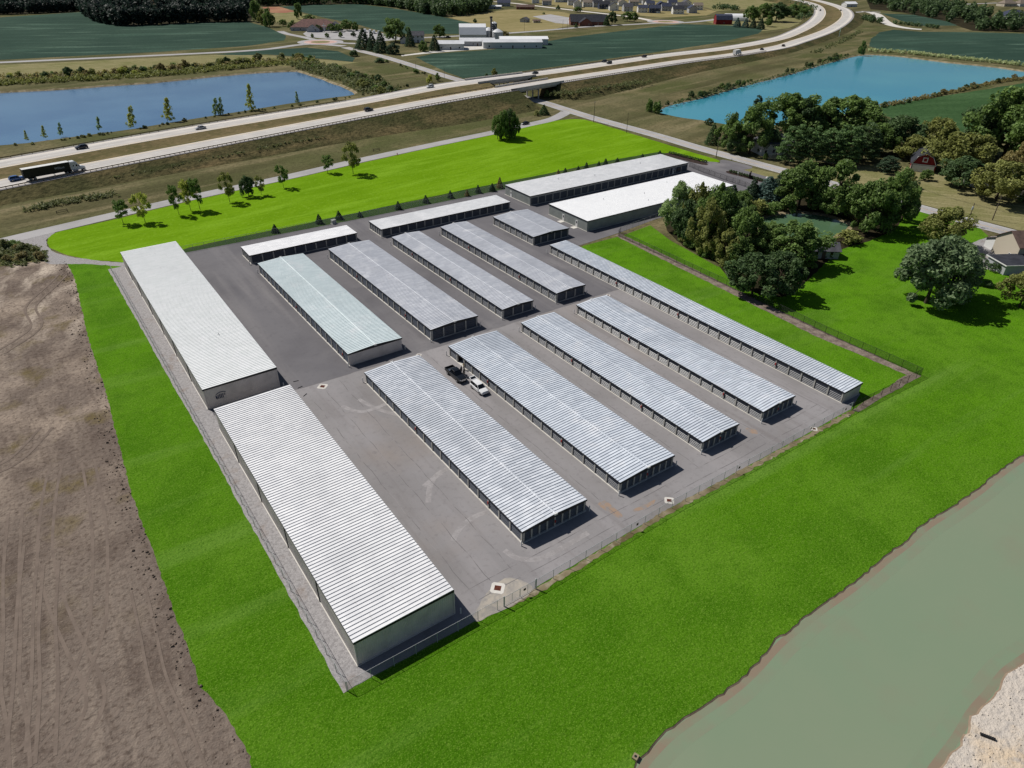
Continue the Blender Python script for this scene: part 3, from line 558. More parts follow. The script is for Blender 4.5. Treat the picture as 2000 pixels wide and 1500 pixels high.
def parts_of(P, gap):
    a = [p for p in P if upx(p) < gap[0]+2 and p.y < 1000]; i0 = max(i for i, p in enumerate(P) if upx(p) < gap[0]+1 and i < len(P)*.6)
    i1 = i0+1
    while upx(P[i1]) < gap[1]: i1 += 1
    return P[:i0+2], P[i1-1:]
def slope(P, side, m, name, lab):
    e = offs(P, side*HW*1.0); t = offs(P, side*(HW+2.2)); b = [None]*len(P)
    rows = []
    for i in range(len(P)):
        n = (t[i]-e[i]).normalized(); z = P[i].z
        rows.append([Vector((e[i].x, e[i].y, z-.03)), Vector((t[i].x, t[i].y, z-.18)), Vector((t[i].x, t[i].y, 0))+n*(1.2*z)+Vector((0, 0, z*.5-.1)), Vector((t[i].x, t[i].y, 0))+n*(2.6*z)+Vector((0, 0, -.12))])
    mb = MB(); mb.grid(rows); o = mb.build(name, MATS[m], fix=True)
    if sum(p.normal.z for p in o.data.polygons) < 0: o.data.flip_normals()
    struct(o, lab, 'embankment'); return rows
rows = {}
for P, gap, side, nm in ((NC, NGAP, 1, 'near'), (FC, FGAP, -1, 'far')):
    for Q, wl in zip(parts_of(P, gap), ('left', 'right')):
        rows[nm, wl] = slope(Q, side, 'bank_grass', 'embankment', 'weedy %s slope of the highway embankment %s of the bridges' % (nm, wl))
        ribbon('gravel_shoulder', Q, side*HW, side*(HW+1.9), .012, 'gravel', None, 'gravel shoulder on the %s side of the highway %s of the bridges' % (nm, wl), 'shoulder')
nl, nr = parts_of(NC, NGAP); fl, fr = parts_of(FC, FGAP)
for Pn, Pf, wl in ((nl, fl, 'left'), (nr, fr, 'right')):
    n = max(len(Pn), len(Pf)); E1 = offs(Pn, -HW); E2 = offs(Pf, HW); r_ = []
    for i in range(n):
        a = E1[min(len(E1)-1, int(i*len(E1)/n))] if i < n-1 else E1[-1]; b = E2[min(len(E2)-1, int(i*len(E2)/n))] if i < n-1 else E2[-1]
        if Pn is nr:
            a = E1[int(i*(len(E1)-1)/(n-1))]; b = E2[int(i*(len(E2)-1)/(n-1))]
        r_.append([a+Vector((0, 0, -.03)), a.lerp(b, .3)+Vector((0, 0, -.7)), a.lerp(b, .5)+Vector((0, 0, -1.0)), a.lerp(b, .7)+Vector((0, 0, -.7)), b+Vector((0, 0, -.03))])
    mb = MB(); mb.grid(r_); o = mb.build('median', MATS['median_grass'], fix=True)
    if sum(p.normal.z for p in o.data.polygons) < 0: o.data.flip_normals()
    struct(o, 'dry grass median of the highway %s of the bridges' % wl, 'median')
# end slopes under the bridges
for wl, i, s in (('left', -1, 1), ('right', 0, -1)):
    n_row = rows['near', wl][i]; f_row = rows['far', wl][i]
    tdir = ((NC[60]-NC[40]).normalized() if False else (nl[-1]-nl[-6]).normalized())*s; tdir.z = 0
    top = [n_row[1], n_row[0], f_row[0], f_row[1]]; z = n_row[0].z
    mb = MB()
    def low(p): return Vector((p.x, p.y, -.1))+tdir*9.5
    mb.grid([[Vector((p.x, p.y, p.z-.3)) for p in top], [low(p) for p in top]])
    for row, p in ((n_row, n_row[1]), (f_row, f_row[1])):
        q = low(p); mb.tri(Vector((p.x, p.y, p.z-.3)), row[2], q); mb.tri(row[2], row[3], q)
    struct(mb.build('end_slope', MATS['bank_grass'], fix=True), 'slope under the bridges on the %s side of the county road' % wl, 'embankment')
def bridge(P, gap, lab, nm):
    i0 = max(i for i, p in enumerate(P) if upx(p) < gap[0] and i < len(P)*.6); i1 = i0
    while upx(P[i1]) < gap[1]: i1 += 1
    Q = P[i0:i1+1]; c = Q[len(Q)//2]
    t = thing(nm, lab, 'bridge', (0, 0, 0))
    ribbon('deck', Q, -HW-.5, HW+.5, .02-.37, 'concrete', t, thick=.35)
    for s in (-1, 1):
        a = s*(HW+.12); b = s*(HW+.5)
        mb = MB(); A = offs(Q, min(a, b)); B = offs(Q, max(a, b)); U = Vector((0, 0, .95)); D = Vector((0, 0, -.35))
        mb.grid([[p+D, p+U, q+U, q+D] for p, q in zip(A, B)]); mb.build('parapet', MATS['concrete'], t, fix=True)
    for k in (-5.2, -1.75, 1.75, 5.2):
        mb = MB(); A = offs(Q, k-.28); B = offs(Q, k+.28)
        mb.grid([[a+Vector((0, 0, -.72)), a+Vector((0, 0, -1.75)), b+Vector((0, 0, -1.75)), b+Vector((0, 0, -.72))] for a, b in zip(A, B)])
        mb.build('girder', MATS['concrete'], t, fix=True)
    m_ = Q[len(Q)//2]
    for f_, nmp in ((.5, 'pier'),):
        O = [offs(Q, k)[len(Q)//2] for k in (-4.4, 0, 4.4)]
        cap = MB().tube(O[0]+Vector((0, 0, -2.2)), O[2]+Vector((0, 0, -2.2)), .5, k=6); cap.build('pier_cap', MATS['concrete'], t)
        for p in O: MB().tube((p.x, p.y, 0), (p.x, p.y, p.z-2.1), .42, k=10).build('pier_column', MATS['concrete'], t)
    for e in (0, -1):
        a = offs(Q, -HW-.6)[e]; b = offs(Q, HW+.6)[e]; d = (Q[1]-Q[0]).normalized()*(.6 if e == 0 else -.6)
        mb = MB(); mb.hexa([Vector((p.x, p.y, p.z-3.4)) for p in (a, b, b+d, a+d)]+[Vector((p.x, p.y, p.z-.73)) for p in (a, b, b+d, a+d)]); mb.build('abutment', MATS['concrete'], t, fix=True)
        for p, sg in ((a, -1), (b, 1)):
            w = (b-a).normalized()*sg; dd = -d.normalized()
            q = p+dd*.3+w*.2; r2 = q+dd*4+w*2.4
            mb = MB(); mb.hexa([Vector((x.x, x.y, z_)) for x, z_ in ((q, p.z-3.2), (q+w*.4, p.z-3.2), (r2+w*.4, p.z-3.6), (r2, p.z-3.6))]+[Vector((x.x, x.y, z_)) for x, z_ in ((q, p.z-.1), (q+w*.4, p.z-.1), (r2+w*.4, p.z-1.4), (r2, p.z-1.4))])
            mb.build('wing_wall', MATS['white_paint'], t, fix=True)
    return t
bridge(NC, NGAP, 'near concrete highway bridge over the county road', 'highway_bridge')
bridge(FC, FGAP, 'far concrete highway bridge over the county road', 'highway_bridge')
# guard rails
post_me = MB().box(-.09, .09, -.09, .09, -.3, .72).mesh('rail_post')
def guard(P, off, step, lab, dz=0):
    P = resample(P, step); A = offs(P, off); t = thing('guard_rail', lab, 'guard rail', (0, 0, 0))
    up = Vector((0, 0, 1)); n = [(a-p).normalized() for a, p in zip(A, P)]
    mb = MB(); mb.grid([[a+up*(.46+dz)-m_*.12, a+up*(.56+dz)-m_*.2, a+up*(.66+dz)-m_*.12, a+up*(.78+dz)-m_*.2, a+up*(.78+dz)-m_*.1, a+up*(.46+dz)-m_*.04] for a, m_ in zip(A, n)])
    mb.build('rail', MATS['wood_rail'], t, fix=True)
    for a in A: link('post', post_me, MATS['wood_rail'], t, loc=a+Vector((0, 0, dz)))
nlv = [p for p in nl if upx(p) > -30]
guard(nlv, HW+1.1, 1.95, 'guard rail on short posts along the near carriageway left of the bridges')
guard([p for p in nr if 1080 < upx(p) < 1482 and p.x < 640], HW+1.1, 1.95, 'guard rail along the near carriageway right of the bridges')
guard([p for p in fl if -30 < upx(p) < 700], -HW-1.1, 3.8, 'guard rail along the far carriageway beside the left lake')
guard([p for p in fr if 1024 < upx(p) < 1300 and p.x < 480], -HW-1.1, 3.8, 'guard rail along the far carriageway beside the crop field')
guard([p for p in nl if 830 < upx(p)], -HW-.7, 3.8, 'median guard rail before the near bridge')

# ================================================================== storage buildings
def door_mesh(n=6):
    """roll-up curtain, 1 m wide, facing -y, n rounded slats over its unit height"""
    mb = MB(); rows = []; k = 8
    for i in range(n*k+1):
        ph = (i % k)/k; z = i/(n*k)
        rows.append([(-.5, .078*math.cos(2*math.pi*ph)-.078, z), (.5, .078*math.cos(2*math.pi*ph)-.078, z)])
    mb.grid(rows); me = mb.mesh('roll_up_door', smooth=True); return me
DOOR = door_mesh()
HANDLE = MB().box(-.18, .18, -.10, -.075, .06, .10).mesh('door_handle')
EXT = MB().box(-.11, .11, -.10, 0, 0, .5).mesh('extinguisher_box')
def corr(mb, a, b, z0, z1, pitch=.30, d=.035, n_out=(0, -1)):
    """ribbed cladding from a to b"""
    a = Vector((a[0], a[1], 0)); b = Vector((b[0], b[1], 0)); L_ = (b-a).length; t = (b-a)/L_; o = Vector((n_out[0], n_out[1], 0))
    k = max(1, int(L_/pitch)); prof = []
    for i in range(k):
        x = i*L_/k; w = L_/k
        prof += [(x, 0), (x+w*.62, 0), (x+w*.70, d), (x+w*.92, d)]
    prof.append((L_, 0))
    mb.grid([[a+t*x+o*y+Vector((0, 0, z0)) for x, y in prof], [a+t*x+o*y+Vector((0, 0, z1)) for x, y in prof]])
def storage(short, label, X0, X1, Y0, Y1, h, roof, rise=.28, kind='gable', west=0, south=0, wall='clad', single=False, dh=None, gap_units=(), ext=(), sgrp='storage buildings in the fenced yard', south_ext=False, lamp=True, slope_to=None):
    dX, dY = X1-X0, Y1-Y0
    t = thing('storage_building', label, 'storage building', (X0, Y0, 0), 0, sgrp)
    fz = .27                                              # fascia depth
    top = h-fz; dh = dh or top-.06; rc = .18              # door recess
    cl = MATS[wall]
    # core walls; open units are left hollow
    if not gap_units:
        MB().box(rc+.12 if west else .06, dX-.06, rc+.12 if south else .06, dY-.06, .0, top+.02).build('inner_wall', MATS['interior'], t)
    else:
        p = (dY-.5)/west; g = [(dY-.25-(i+1)*p, dY-.25-i*p) for i in gap_units]; ys = [rc+.12]
        mb = MB(); y = rc+.12 if south else .06
        for a, b in sorted(g):
            mb.box(rc+.12, 4.2, y, a+.1, 0, top+.02); y = b-.1
        mb.box(rc+.12, 4.2, y, dY-.06, 0, top+.02); mb.box(4.2, dX-.06, rc+.12, dY-.06, 0, top+.02); mb.build('inner_wall', MATS['interior'], t)
        for a, b in g: MB().box(.1, 4.2, a+.1, b-.1, .0, .12).build('unit_floor', MATS['concrete'], t)
    # plain walls
    mb = MB()
    if not west: corr(mb, (0, dY), (0, 0), .12, top, n_out=(-1, 0))
    if not south: corr(mb, (0, 0), (dX, 0), .12, top, n_out=(0, -1))
    corr(mb, (dX, 0), (dX, dY), .12, top, n_out=(1, 0)); corr(mb, (dX, dY), (0, dY), .12, top, n_out=(0, 1))
    mb.build('wall', cl, t, fix=False)
    MB().box(-.16, dX+.10, -.14, dY+.10, 0, .13).build('footing', MATS['concrete'], t)
    def doors(n, L_, side):
        m = .25; p = (L_-2*m)/n; pw = .29 if p > 2 else .27
        for i in range(n+1):
            y = L_-m-i*p; a = max(0, y-pw/2); b = min(L_, y+pw/2)
            mb = MB()
            if side == 'w': mb.box(-.03, rc+.1, a, b, .13, top)
            else: mb.box(a, b, -.03, rc+.1, .13, top)
            mb.build('post', MATS['post'], t)
        for i in range(n):
            y = L_-m-(i+.5)*p
            if side == 'w' and i in gap_units: continue
            loc, rot = ((rc, y, .13), (0, 0, -math.pi/2)) if side == 'w' else ((y, rc, .13), (0, 0, 0))
            d = link('roll_up_door', DOOR, MATS['door'], t, loc=loc, rot=rot, scale=(p-pw+.06, 1, dh-.13))
        mb = MB()
        if side == 'w': mb.box(.0, rc+.1, 0, L_, dh, top)
        else: mb.box(0, L_, .0, rc+.1, dh, top)
        mb.build('header', MATS['post' if side == 's' else 'trim'], t)
    if west: doors(west, dY, 'w')
    if south: doors(south, dX, 's')
    for i in ext:
        p = (dY-.5)/west; y = dY-.25-i*p; link('extinguisher_box', EXT, MATS['red'], t, loc=(-.03, y, 1.0), rot=(0, 0, -math.pi/2))
    if south_ext: link('extinguisher_box', EXT, MATS['red'], t, loc=(dX*.5, -.03, .95))
    # roof body (dark fascia) and panels
    ov = .14; hx = dX/2
    if kind == 'gable':
        prof = [(-ov, h-fz), (dX+ov, h-fz), (dX+ov, h), (hx, h+rise), (-ov, h)]; sl = [((-ov, h), (hx, h+rise)), ((hx, h+rise), (dX+ov, h))]
    elif kind == 'shed_x':                                # panels run along x, rise towards +x
        prof = [(-ov, h-fz), (dX+ov, h-fz), (dX+ov, h+rise), (-ov, h)]; sl = [((-ov, h), (dX+ov, h+rise))]
    if kind != 'shed_y':
        rf = MB().rprism(prof, -ov, dY+ov, 'y').build('roof', MATS['trim'], t, fix=True)
        n = int((dY+2*ov)/.61); w = (dY+2*ov-.06)/n; runs = sl; along = 'y'
    else:                                                 # panels run along y
        prof = [(-ov, h-fz), (dY+ov, h-fz), (dY+ov, h+rise), (-ov, h)]
        rf = MB().rprism(prof, -ov, dX+ov, 'x').build('roof', MATS['trim'], t, fix=True)
        n = int((dX+2*ov)/.61); w = (dX+2*ov-.06)/n; runs = [((-ov, h), (dY+ov, h+rise))]; along = 'x'
    rm = MATS[roof]; big = MB()
    for a, b in runs:
        (s0, z0), (s1, z1) = (a[0], a[1]+.02), (b[0], b[1]+.02)
        if a[0] < 0: s0 += .03
        if b[0] > (dX if along == 'y' else dY): s1 -= .03
        mb = MB()
        def P(s, q, z): return (s, q, z) if along == 'y' else (q, s, z)
        def panel(mb, q):
            A, B, D, E = P(s0, q, z0), P(s1, q, z1), P(s1, q+w, z1), P(s0, q+w, z0)
            if along == 'y': mb.quad(A, B, D, E)
            else: mb.quad(A, E, D, B)
            r0, r1, hh = (q, q+.06, .10) if Y0 < 100 else (q, q+.05, .062)
            mb.hexa([P(s0, r0, z0), P(s1, r0, z1), P(s1, r1, z1), P(s0, r1, z0), P(s0, r0, z0+hh), P(s1, r0, z1+hh), P(s1, r1, z1+hh), P(s0, r1, z0+hh)] if along == 'y' else
                    [P(s0, r0, z0), P(s0, r1, z0), P(s1, r1, z1), P(s1, r0, z1), P(s0, r0, z0+hh), P(s0, r1, z0+hh), P(s1, r1, z1+hh), P(s1, r0, z1+hh)])
        if single:
            panel(mb, 0); me = mb.mesh('roof_panel')
            for i in range(n): link('roof_panel', me, rm, rf, loc=(0, -ov+.03+i*w, 0) if along == 'y' else (-ov+.03+i*w, 0, 0))
        else:
            for i in range(n): panel(big, -ov+.03+i*w)
    if not single: tag(big.build('roof_panels', rm, rf), kind='stuff')
    if kind == 'gable':
        mb = MB()
        for sg in (-1, 1):
            k = int((dY+.2)/3.05)
        mb.hexa([(hx-.2, -ov+.04, h+rise+.05), (hx+.2, -ov+.04, h+rise+.05), (hx+.2, dY+ov-.04, h+rise+.05), (hx-.2, dY+ov-.04, h+rise+.05),
                 (hx-.02, -ov+.04, h+rise+.10), (hx+.02, -ov+.04, h+rise+.10), (hx+.02, dY+ov-.04, h+rise+.10), (hx-.02, dY+ov-.04, h+rise+.10)])
        mb.build('ridge_cap', rm, rf)
        if lamp:
            for y in (-ov-.12, dY+ov-.1): MB().box(hx-.3, hx+.3, y, y+.24, h+rise-.16, h+rise+.16).build('ridge_end_cap', MATS['white_paint'], t)
    return t
F = 'storage building with %s'
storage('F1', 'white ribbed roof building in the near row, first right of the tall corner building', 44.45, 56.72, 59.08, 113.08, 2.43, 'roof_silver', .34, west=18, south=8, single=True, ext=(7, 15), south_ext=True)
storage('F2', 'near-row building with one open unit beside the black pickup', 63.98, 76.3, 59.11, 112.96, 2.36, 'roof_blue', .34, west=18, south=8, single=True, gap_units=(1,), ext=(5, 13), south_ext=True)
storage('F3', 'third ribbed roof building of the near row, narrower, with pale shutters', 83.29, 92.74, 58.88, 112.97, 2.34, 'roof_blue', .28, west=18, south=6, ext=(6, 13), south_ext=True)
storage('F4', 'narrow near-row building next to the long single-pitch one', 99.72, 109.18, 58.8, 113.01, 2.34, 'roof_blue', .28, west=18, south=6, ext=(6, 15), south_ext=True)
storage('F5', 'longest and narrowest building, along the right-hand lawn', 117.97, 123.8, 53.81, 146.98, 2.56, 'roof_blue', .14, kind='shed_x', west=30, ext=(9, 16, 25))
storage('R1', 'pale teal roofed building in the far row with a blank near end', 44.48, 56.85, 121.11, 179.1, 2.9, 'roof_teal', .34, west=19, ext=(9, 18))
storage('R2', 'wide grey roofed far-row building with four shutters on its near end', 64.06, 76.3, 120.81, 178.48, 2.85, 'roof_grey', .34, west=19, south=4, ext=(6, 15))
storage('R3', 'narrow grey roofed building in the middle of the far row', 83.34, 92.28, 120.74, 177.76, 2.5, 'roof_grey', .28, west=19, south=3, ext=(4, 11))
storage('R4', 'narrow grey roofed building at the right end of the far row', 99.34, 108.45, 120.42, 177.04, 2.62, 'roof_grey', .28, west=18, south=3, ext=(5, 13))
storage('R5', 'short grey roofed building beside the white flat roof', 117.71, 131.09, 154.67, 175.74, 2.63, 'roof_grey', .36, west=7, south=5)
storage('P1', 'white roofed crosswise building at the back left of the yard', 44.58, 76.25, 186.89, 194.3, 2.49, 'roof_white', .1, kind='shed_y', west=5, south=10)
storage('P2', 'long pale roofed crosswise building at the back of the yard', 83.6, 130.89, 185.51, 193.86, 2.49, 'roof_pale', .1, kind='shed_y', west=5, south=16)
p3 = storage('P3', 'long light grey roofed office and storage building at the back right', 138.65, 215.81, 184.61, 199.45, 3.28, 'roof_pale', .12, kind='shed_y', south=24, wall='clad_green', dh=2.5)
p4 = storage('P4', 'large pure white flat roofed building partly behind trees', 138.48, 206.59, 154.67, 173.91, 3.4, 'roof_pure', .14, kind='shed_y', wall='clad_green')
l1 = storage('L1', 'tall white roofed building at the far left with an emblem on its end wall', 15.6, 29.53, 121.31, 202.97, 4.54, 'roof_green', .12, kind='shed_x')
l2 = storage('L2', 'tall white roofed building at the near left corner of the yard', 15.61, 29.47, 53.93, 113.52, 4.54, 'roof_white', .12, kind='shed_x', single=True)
# down pipes on the two tall buildings
for o, dY in ((l1, 81.66), (l2, 59.59)):
    for k in range(1, int(dY/12.2)+1):
        MB().box(-.14, 0, k*12.0-.09, k*12.0+.09, .13, 4.25).build('down_pipe', MATS['trim'], o)
    for x, y in ((13.9, -.12), (-.02, -.1)): MB().box(x-.06, x+.1, y-.02, y+.1, .13, 4.24).build('corner_trim', MATS['clad'], o)
# emblem on the end wall of the far left building: arched roof over posts, small marks at its right
mb = MB(); ec = (2.9, -.06, 2.05)
arc = [(-1.25, .25), (-1.1, .62), (-.8, .86), (-.4, 1.0), (0, 1.06), (.45, 1.02), (.95, .84), (1.15, .80)]
for a, b in zip(arc, arc[1:]):
    mb.quad((ec[0]+a[0], -.062, ec[2]+a[1]), (ec[0]+b[0], -.062, ec[2]+b[1]), (ec[0]+b[0], -.062, ec[2]+b[1]+.2), (ec[0]+a[0], -.062, ec[2]+a[1]+.2))
for x, z1 in ((-1.05, .3), (-.72, .52), (-.36, .62), (0, .66), (.36, .62)): mb.box(ec[0]+x-.1, ec[0]+x+.1, -.066, -.05, ec[2]-.55, ec[2]+z1)
mb.box(ec[0]-1.3, ec[0]-1.12, -.066, -.05, ec[2]-.4, ec[2]+.4)
for z in (.5, .2): mb.box(ec[0]+.62, ec[0]+.98, -.066, -.05, ec[2]+z-.08, ec[2]+z+.1)
mb.v = [(ec[0]+(x-ec[0])*.8, y, ec[2]+(z-ec[2])*.8) for x, y, z in mb.v]; mb.build('emblem', MATS['emblem_blue'], l1)
# people doors, pads and roof pipes of the two back buildings
def pdoor(t, side, pos, pad=True):
    d = MB().box(*((-.09, -.02, pos-.5, pos+.5, .13, 2.25) if side == 'w' else (pos-.5, pos+.5, -.09, -.02, .13, 2.25))).build('door', MATS['white_paint'], t)
    MB().box(*((-.11, -.092, pos-.2, pos+.2, 1.25, 1.95) if side == 'w' else (pos-.2, pos+.2, -.11, -.092, 1.25, 1.95))).build('pane', MATS['glass_dark'], d)
    if pad: MB().box(*((-1.9, -.18, pos-.9, pos+.9, .0, .10) if side == 'w' else (pos-.9, pos+.9, -1.9, -.18, .0, .10))).build('door_pad', MATS['concrete'], t)
pdoor(p4, 'w', 11.6); pdoor(p4, 'w', 5.0); pdoor(p3, 'w', 11.2, False); pdoor(p3, 's', 69.2, False)
MB().box(71.5, 73.3, -.08, -.03, 1.0, 2.0).build('office_window', MATS['glass_dark'], p3)
mb = MB().box(43, 52, -.07, -.04, .14, 2.7); mb.build('dark_opening', MATS['trim'], p4)
for t, l in ((p3, ((34, 6), (60, 9), (20, 10))), (p4, ((18, 13), (34, 10), (30, 4), (50, 15))), (l1, ((8.5, 20),))):
    for x, y in l: MB().tube((x, y, 3.3 if t is not l1 else 4.5), (x, y, 4.0 if t is not l1 else 5.1), .07, k=8).build('vent_pipe', MATS['steel'], t)
# bollards at the building corners
BOL = MB().lathe([(.09, 0), (.09, 1.05), (.06, 1.12), (0, 1.13)], k=10).mesh('bollard', smooth=True)
for nm, X0, X1, Y0, Y1 in (('first near-row building', 44.45, 56.72, 59.08, 113.08), ('second near-row building', 63.98, 76.3, 59.11, 112.96), ('third near-row building', 83.29, 92.74, 58.88, 112.97), ('fourth near-row building', 99.72, 109.18, 58.8, 113.01), ('teal roofed building', 44.48, 56.85, 121.11, 179.1), ('wide grey roofed building', 64.06, 76.3, 120.81, 178.48), ('middle grey roofed building', 83.34, 92.28, 120.74, 177.76), ('right-hand grey roofed building', 99.34, 108.45, 120.42, 177.04)):
    for x, y, w in ((X0-.45, Y0-.4, 'near left'), (X1+.5, Y0-.4, 'near right'), (X0-.5, Y1+.35, 'far left')):
        tag(link('bollard', BOL, MATS['white_paint'], loc=(x, y, .04)), 'white steel bollard at the %s corner of the %s' % (w, nm), 'bollard', 'bollards at the building corners')
for x, y, w in ((30.2, 53.4, 'near right corner of the tall near building'), (30.2, 120.8, 'near right corner of the tall far building'), (117.2, 147.4, 'far end of the longest building'), (44.0, 186.3, 'near corner of the back left crosswise building'), (83.1, 184.9, 'near corner of the long back crosswise building')):
    tag(link('bollard', BOL, MATS['white_paint'], loc=(x, y, .04)), 'white steel bollard at the '+w, 'bollard', 'bollards at the building corners')
# drain inlets
DR = MB().prism([(-.95, -.7), (-.7, -.95), (.7, -.95), (.95, -.7), (.95, .7), (.7, .95), (-.7, .95), (-.95, .7)], 0, .012)
DRM = DR.mesh('drain_collar'); mb = MB()
for i in range(7): mb.box(-.42+i*.13, -.36+i*.13, -.42, .42, .012, .03)
mb.box(-.46, .46, -.46, -.42, .012, .03); mb.box(-.46, .46, .42, .46, .012, .03); GRM = mb.mesh('grate')
PIT = MB().box(-.42, .42, -.42, .42, .0125, .014).mesh('drain_pit')
for u, v, s, lab in ((972, 1149, 1.0, 'drain inlet with pale collar near the fence corner'), (630, 755, .95, 'drain inlet between the two left buildings and the first row'), (1307, 978, .8, 'rusty drain inlet beside the fence below the second row'), (1590, 838, .6, 'drain grate beside the fence near the far right corner'), (905, 645, .7, 'drain grate between the two rows, left of the truck'), (818, 694, .6, 'drain grate behind the first near-row roof'), (1188, 577, .5, 'drain grate behind the fourth near-row roof')):
    g = G(u, v); t = thing('drain_inlet', lab, 'drain', (g.x, g.y, .046), R(45), 'drain inlets in the yard')
    t.scale = (s, s, 1); link('collar', DRM, MATS['concrete'], t); link('grate', GRM, MATS['rust'], t); link('pit', PIT, MATS['rust'], t)

# ================================================================== vegetation
def leaf_mat(name, c1, c2, c3, k=.5):
    c1, c2, c3 = [(c[0]*1.5, c[1]*1.72, c[2]*1.5, 1) for c in (c1, c2, c3)]
    return mat(name, c1, [dict(t='attr', a='tone', c=c2, lo=0, hi=1, k=1.0), dict(t='obj', c=c3, lo=0, hi=1, k=k)], rough=.65, spec=.35, transl=.4)
leaf_mat('leaf_green', C(61, 76, 38), C(123, 139, 76), C(92, 110, 56))
leaf_mat('leaf_deep', C(47, 63, 38), C(94, 110, 70), C(67, 83, 52))
leaf_mat('leaf_olive', C(92, 92, 50), C(150, 144, 85), C(119, 117, 65))
leaf_mat('leaf_yellow', C(123, 128, 54), C(186, 179, 92), C(155, 144, 67))
leaf_mat('leaf_pale', C(99, 112, 72), C(159, 171, 119), C(126, 137, 90))
leaf_mat('leaf_spruce', C(41, 56, 43), C(79, 94, 72), C(56, 72, 54))
leaf_mat('leaf_blue', C(59, 76, 76), C(108, 126, 123), C(79, 97, 94))
leaf_mat('leaf_pine', C(56, 76, 45), C(112, 132, 81), C(81, 101, 61))
leaf_mat('leaf_silver', C(66, 80, 52), C(130, 142, 106), C(112, 121, 97), k=.3)
leaf_mat('leaf_brown', C(103, 92, 61), C(155, 132, 90), C(126, 112, 74))
leaf_mat('leaf_reed', C(132, 135, 99), C(188, 186, 144), C(155, 150, 115))
leaf_mat('leaf_weed', C(79, 83, 56), C(126, 123, 83), C(101, 99, 67))
leaf_mat('wood_far', C(28, 36, 36), C(44, 54, 48), C(34, 44, 42), k=.3)
leaf_mat('wood_mid', C(46, 60, 40), C(92, 106, 68), C(66, 82, 54), k=.3)
mat('bark', C(84, 72, 60), [dict(c=C(60, 52, 44), s=3, st=(1, 1, .2), lo=.42, hi=.6)], rough=.95)

def leaves(cen, rad, per, size, rg, flat=0.0, droop=0.0, shell=.55):
    """quads scattered in blobs: arrays of 4 corners and a tone per quad"""
    cen = np.asarray(cen, float); rad = np.asarray(rad, float)
    if rad.ndim == 1: rad = np.repeat(rad[:, None], 3, 1)
    n = len(cen)*per
    idx = np.repeat(np.arange(len(cen)), per)
    d = rg.normal(size=(n, 3)); d /= np.linalg.norm(d, axis=1)[:, None]
    r = (shell+(1-shell)*rg.random(n)**.7)[:, None]
    p = cen[idx]+d*rad[idx]*r
    nn = d*.55+rg.normal(size=(n, 3))*.55; nn[:, 2] += .35+flat
    nn /= np.linalg.norm(nn, axis=1)[:, None]
    a = np.cross(nn, rg.normal(size=(n, 3))); a /= np.linalg.norm(a, axis=1)[:, None]
    b = np.cross(nn, a)
    s = (size*(.6+.8*rg.random(n)))[:, None]
    a = a*s*.62; b = b*s*.42; b[:, 2] -= droop*s[:, 0]
    q = np.stack([p-a, p-b*.8, p+a, p+b], 1)
    tone = rg.random(n)*.6+.4*rg.random(len(cen))[idx]
    return q, tone
def leaf_mesh(name, q, tone):
    n = len(q); me = bpy.data.meshes.new(name)
    me.vertices.add(n*4); me.vertices.foreach_set('co', q.reshape(-1).astype(np.float32))
    me.loops.add(n*4); me.loops.foreach_set('vertex_index', np.arange(n*4, dtype=np.int32))
    me.polygons.add(n); me.polygons.foreach_set('loop_start', np.arange(0, n*4, 4, dtype=np.int32))
    at = me.attributes.new('tone', 'FLOAT', 'FACE'); at.data.foreach_set('value', tone.astype(np.float32))
    me.update(calc_edges=True); me.validate(); me.materials.append(None); return me
def trunk_mesh(name, cl, r0=.028, top=.75, lean=0.0, limbs=7, rg=None):
    mb = MB(); pts = [(0, 0, 0), (lean*.2, 0, .2), (lean*.5, lean*.2, .45), (lean, lean*.3, top)]
    for i in range(3): mb.tube(pts[i], pts[i+1], r0*(1-.28*i), r0*(1-.28*(i+1)), 7, caps=False)
    for k in range(min(limbs, len(cl))):
        c = cl[(k*5) % len(cl)]; z = .28+.4*k/limbs; b = (lean*z, 0, z)
        m = ((b[0]+c[0])*.5, (b[1]+c[1])*.5, (b[2]+c[2])*.5+.02)
        mb.tube(b, m, r0*.42, r0*.3, 5, caps=False); mb.tube(m, tuple(c), r0*.3, r0*.1, 5, caps=False)
    me = mb.mesh(name, smooth=True); me.materials.append(None); return me
PROTO = {}
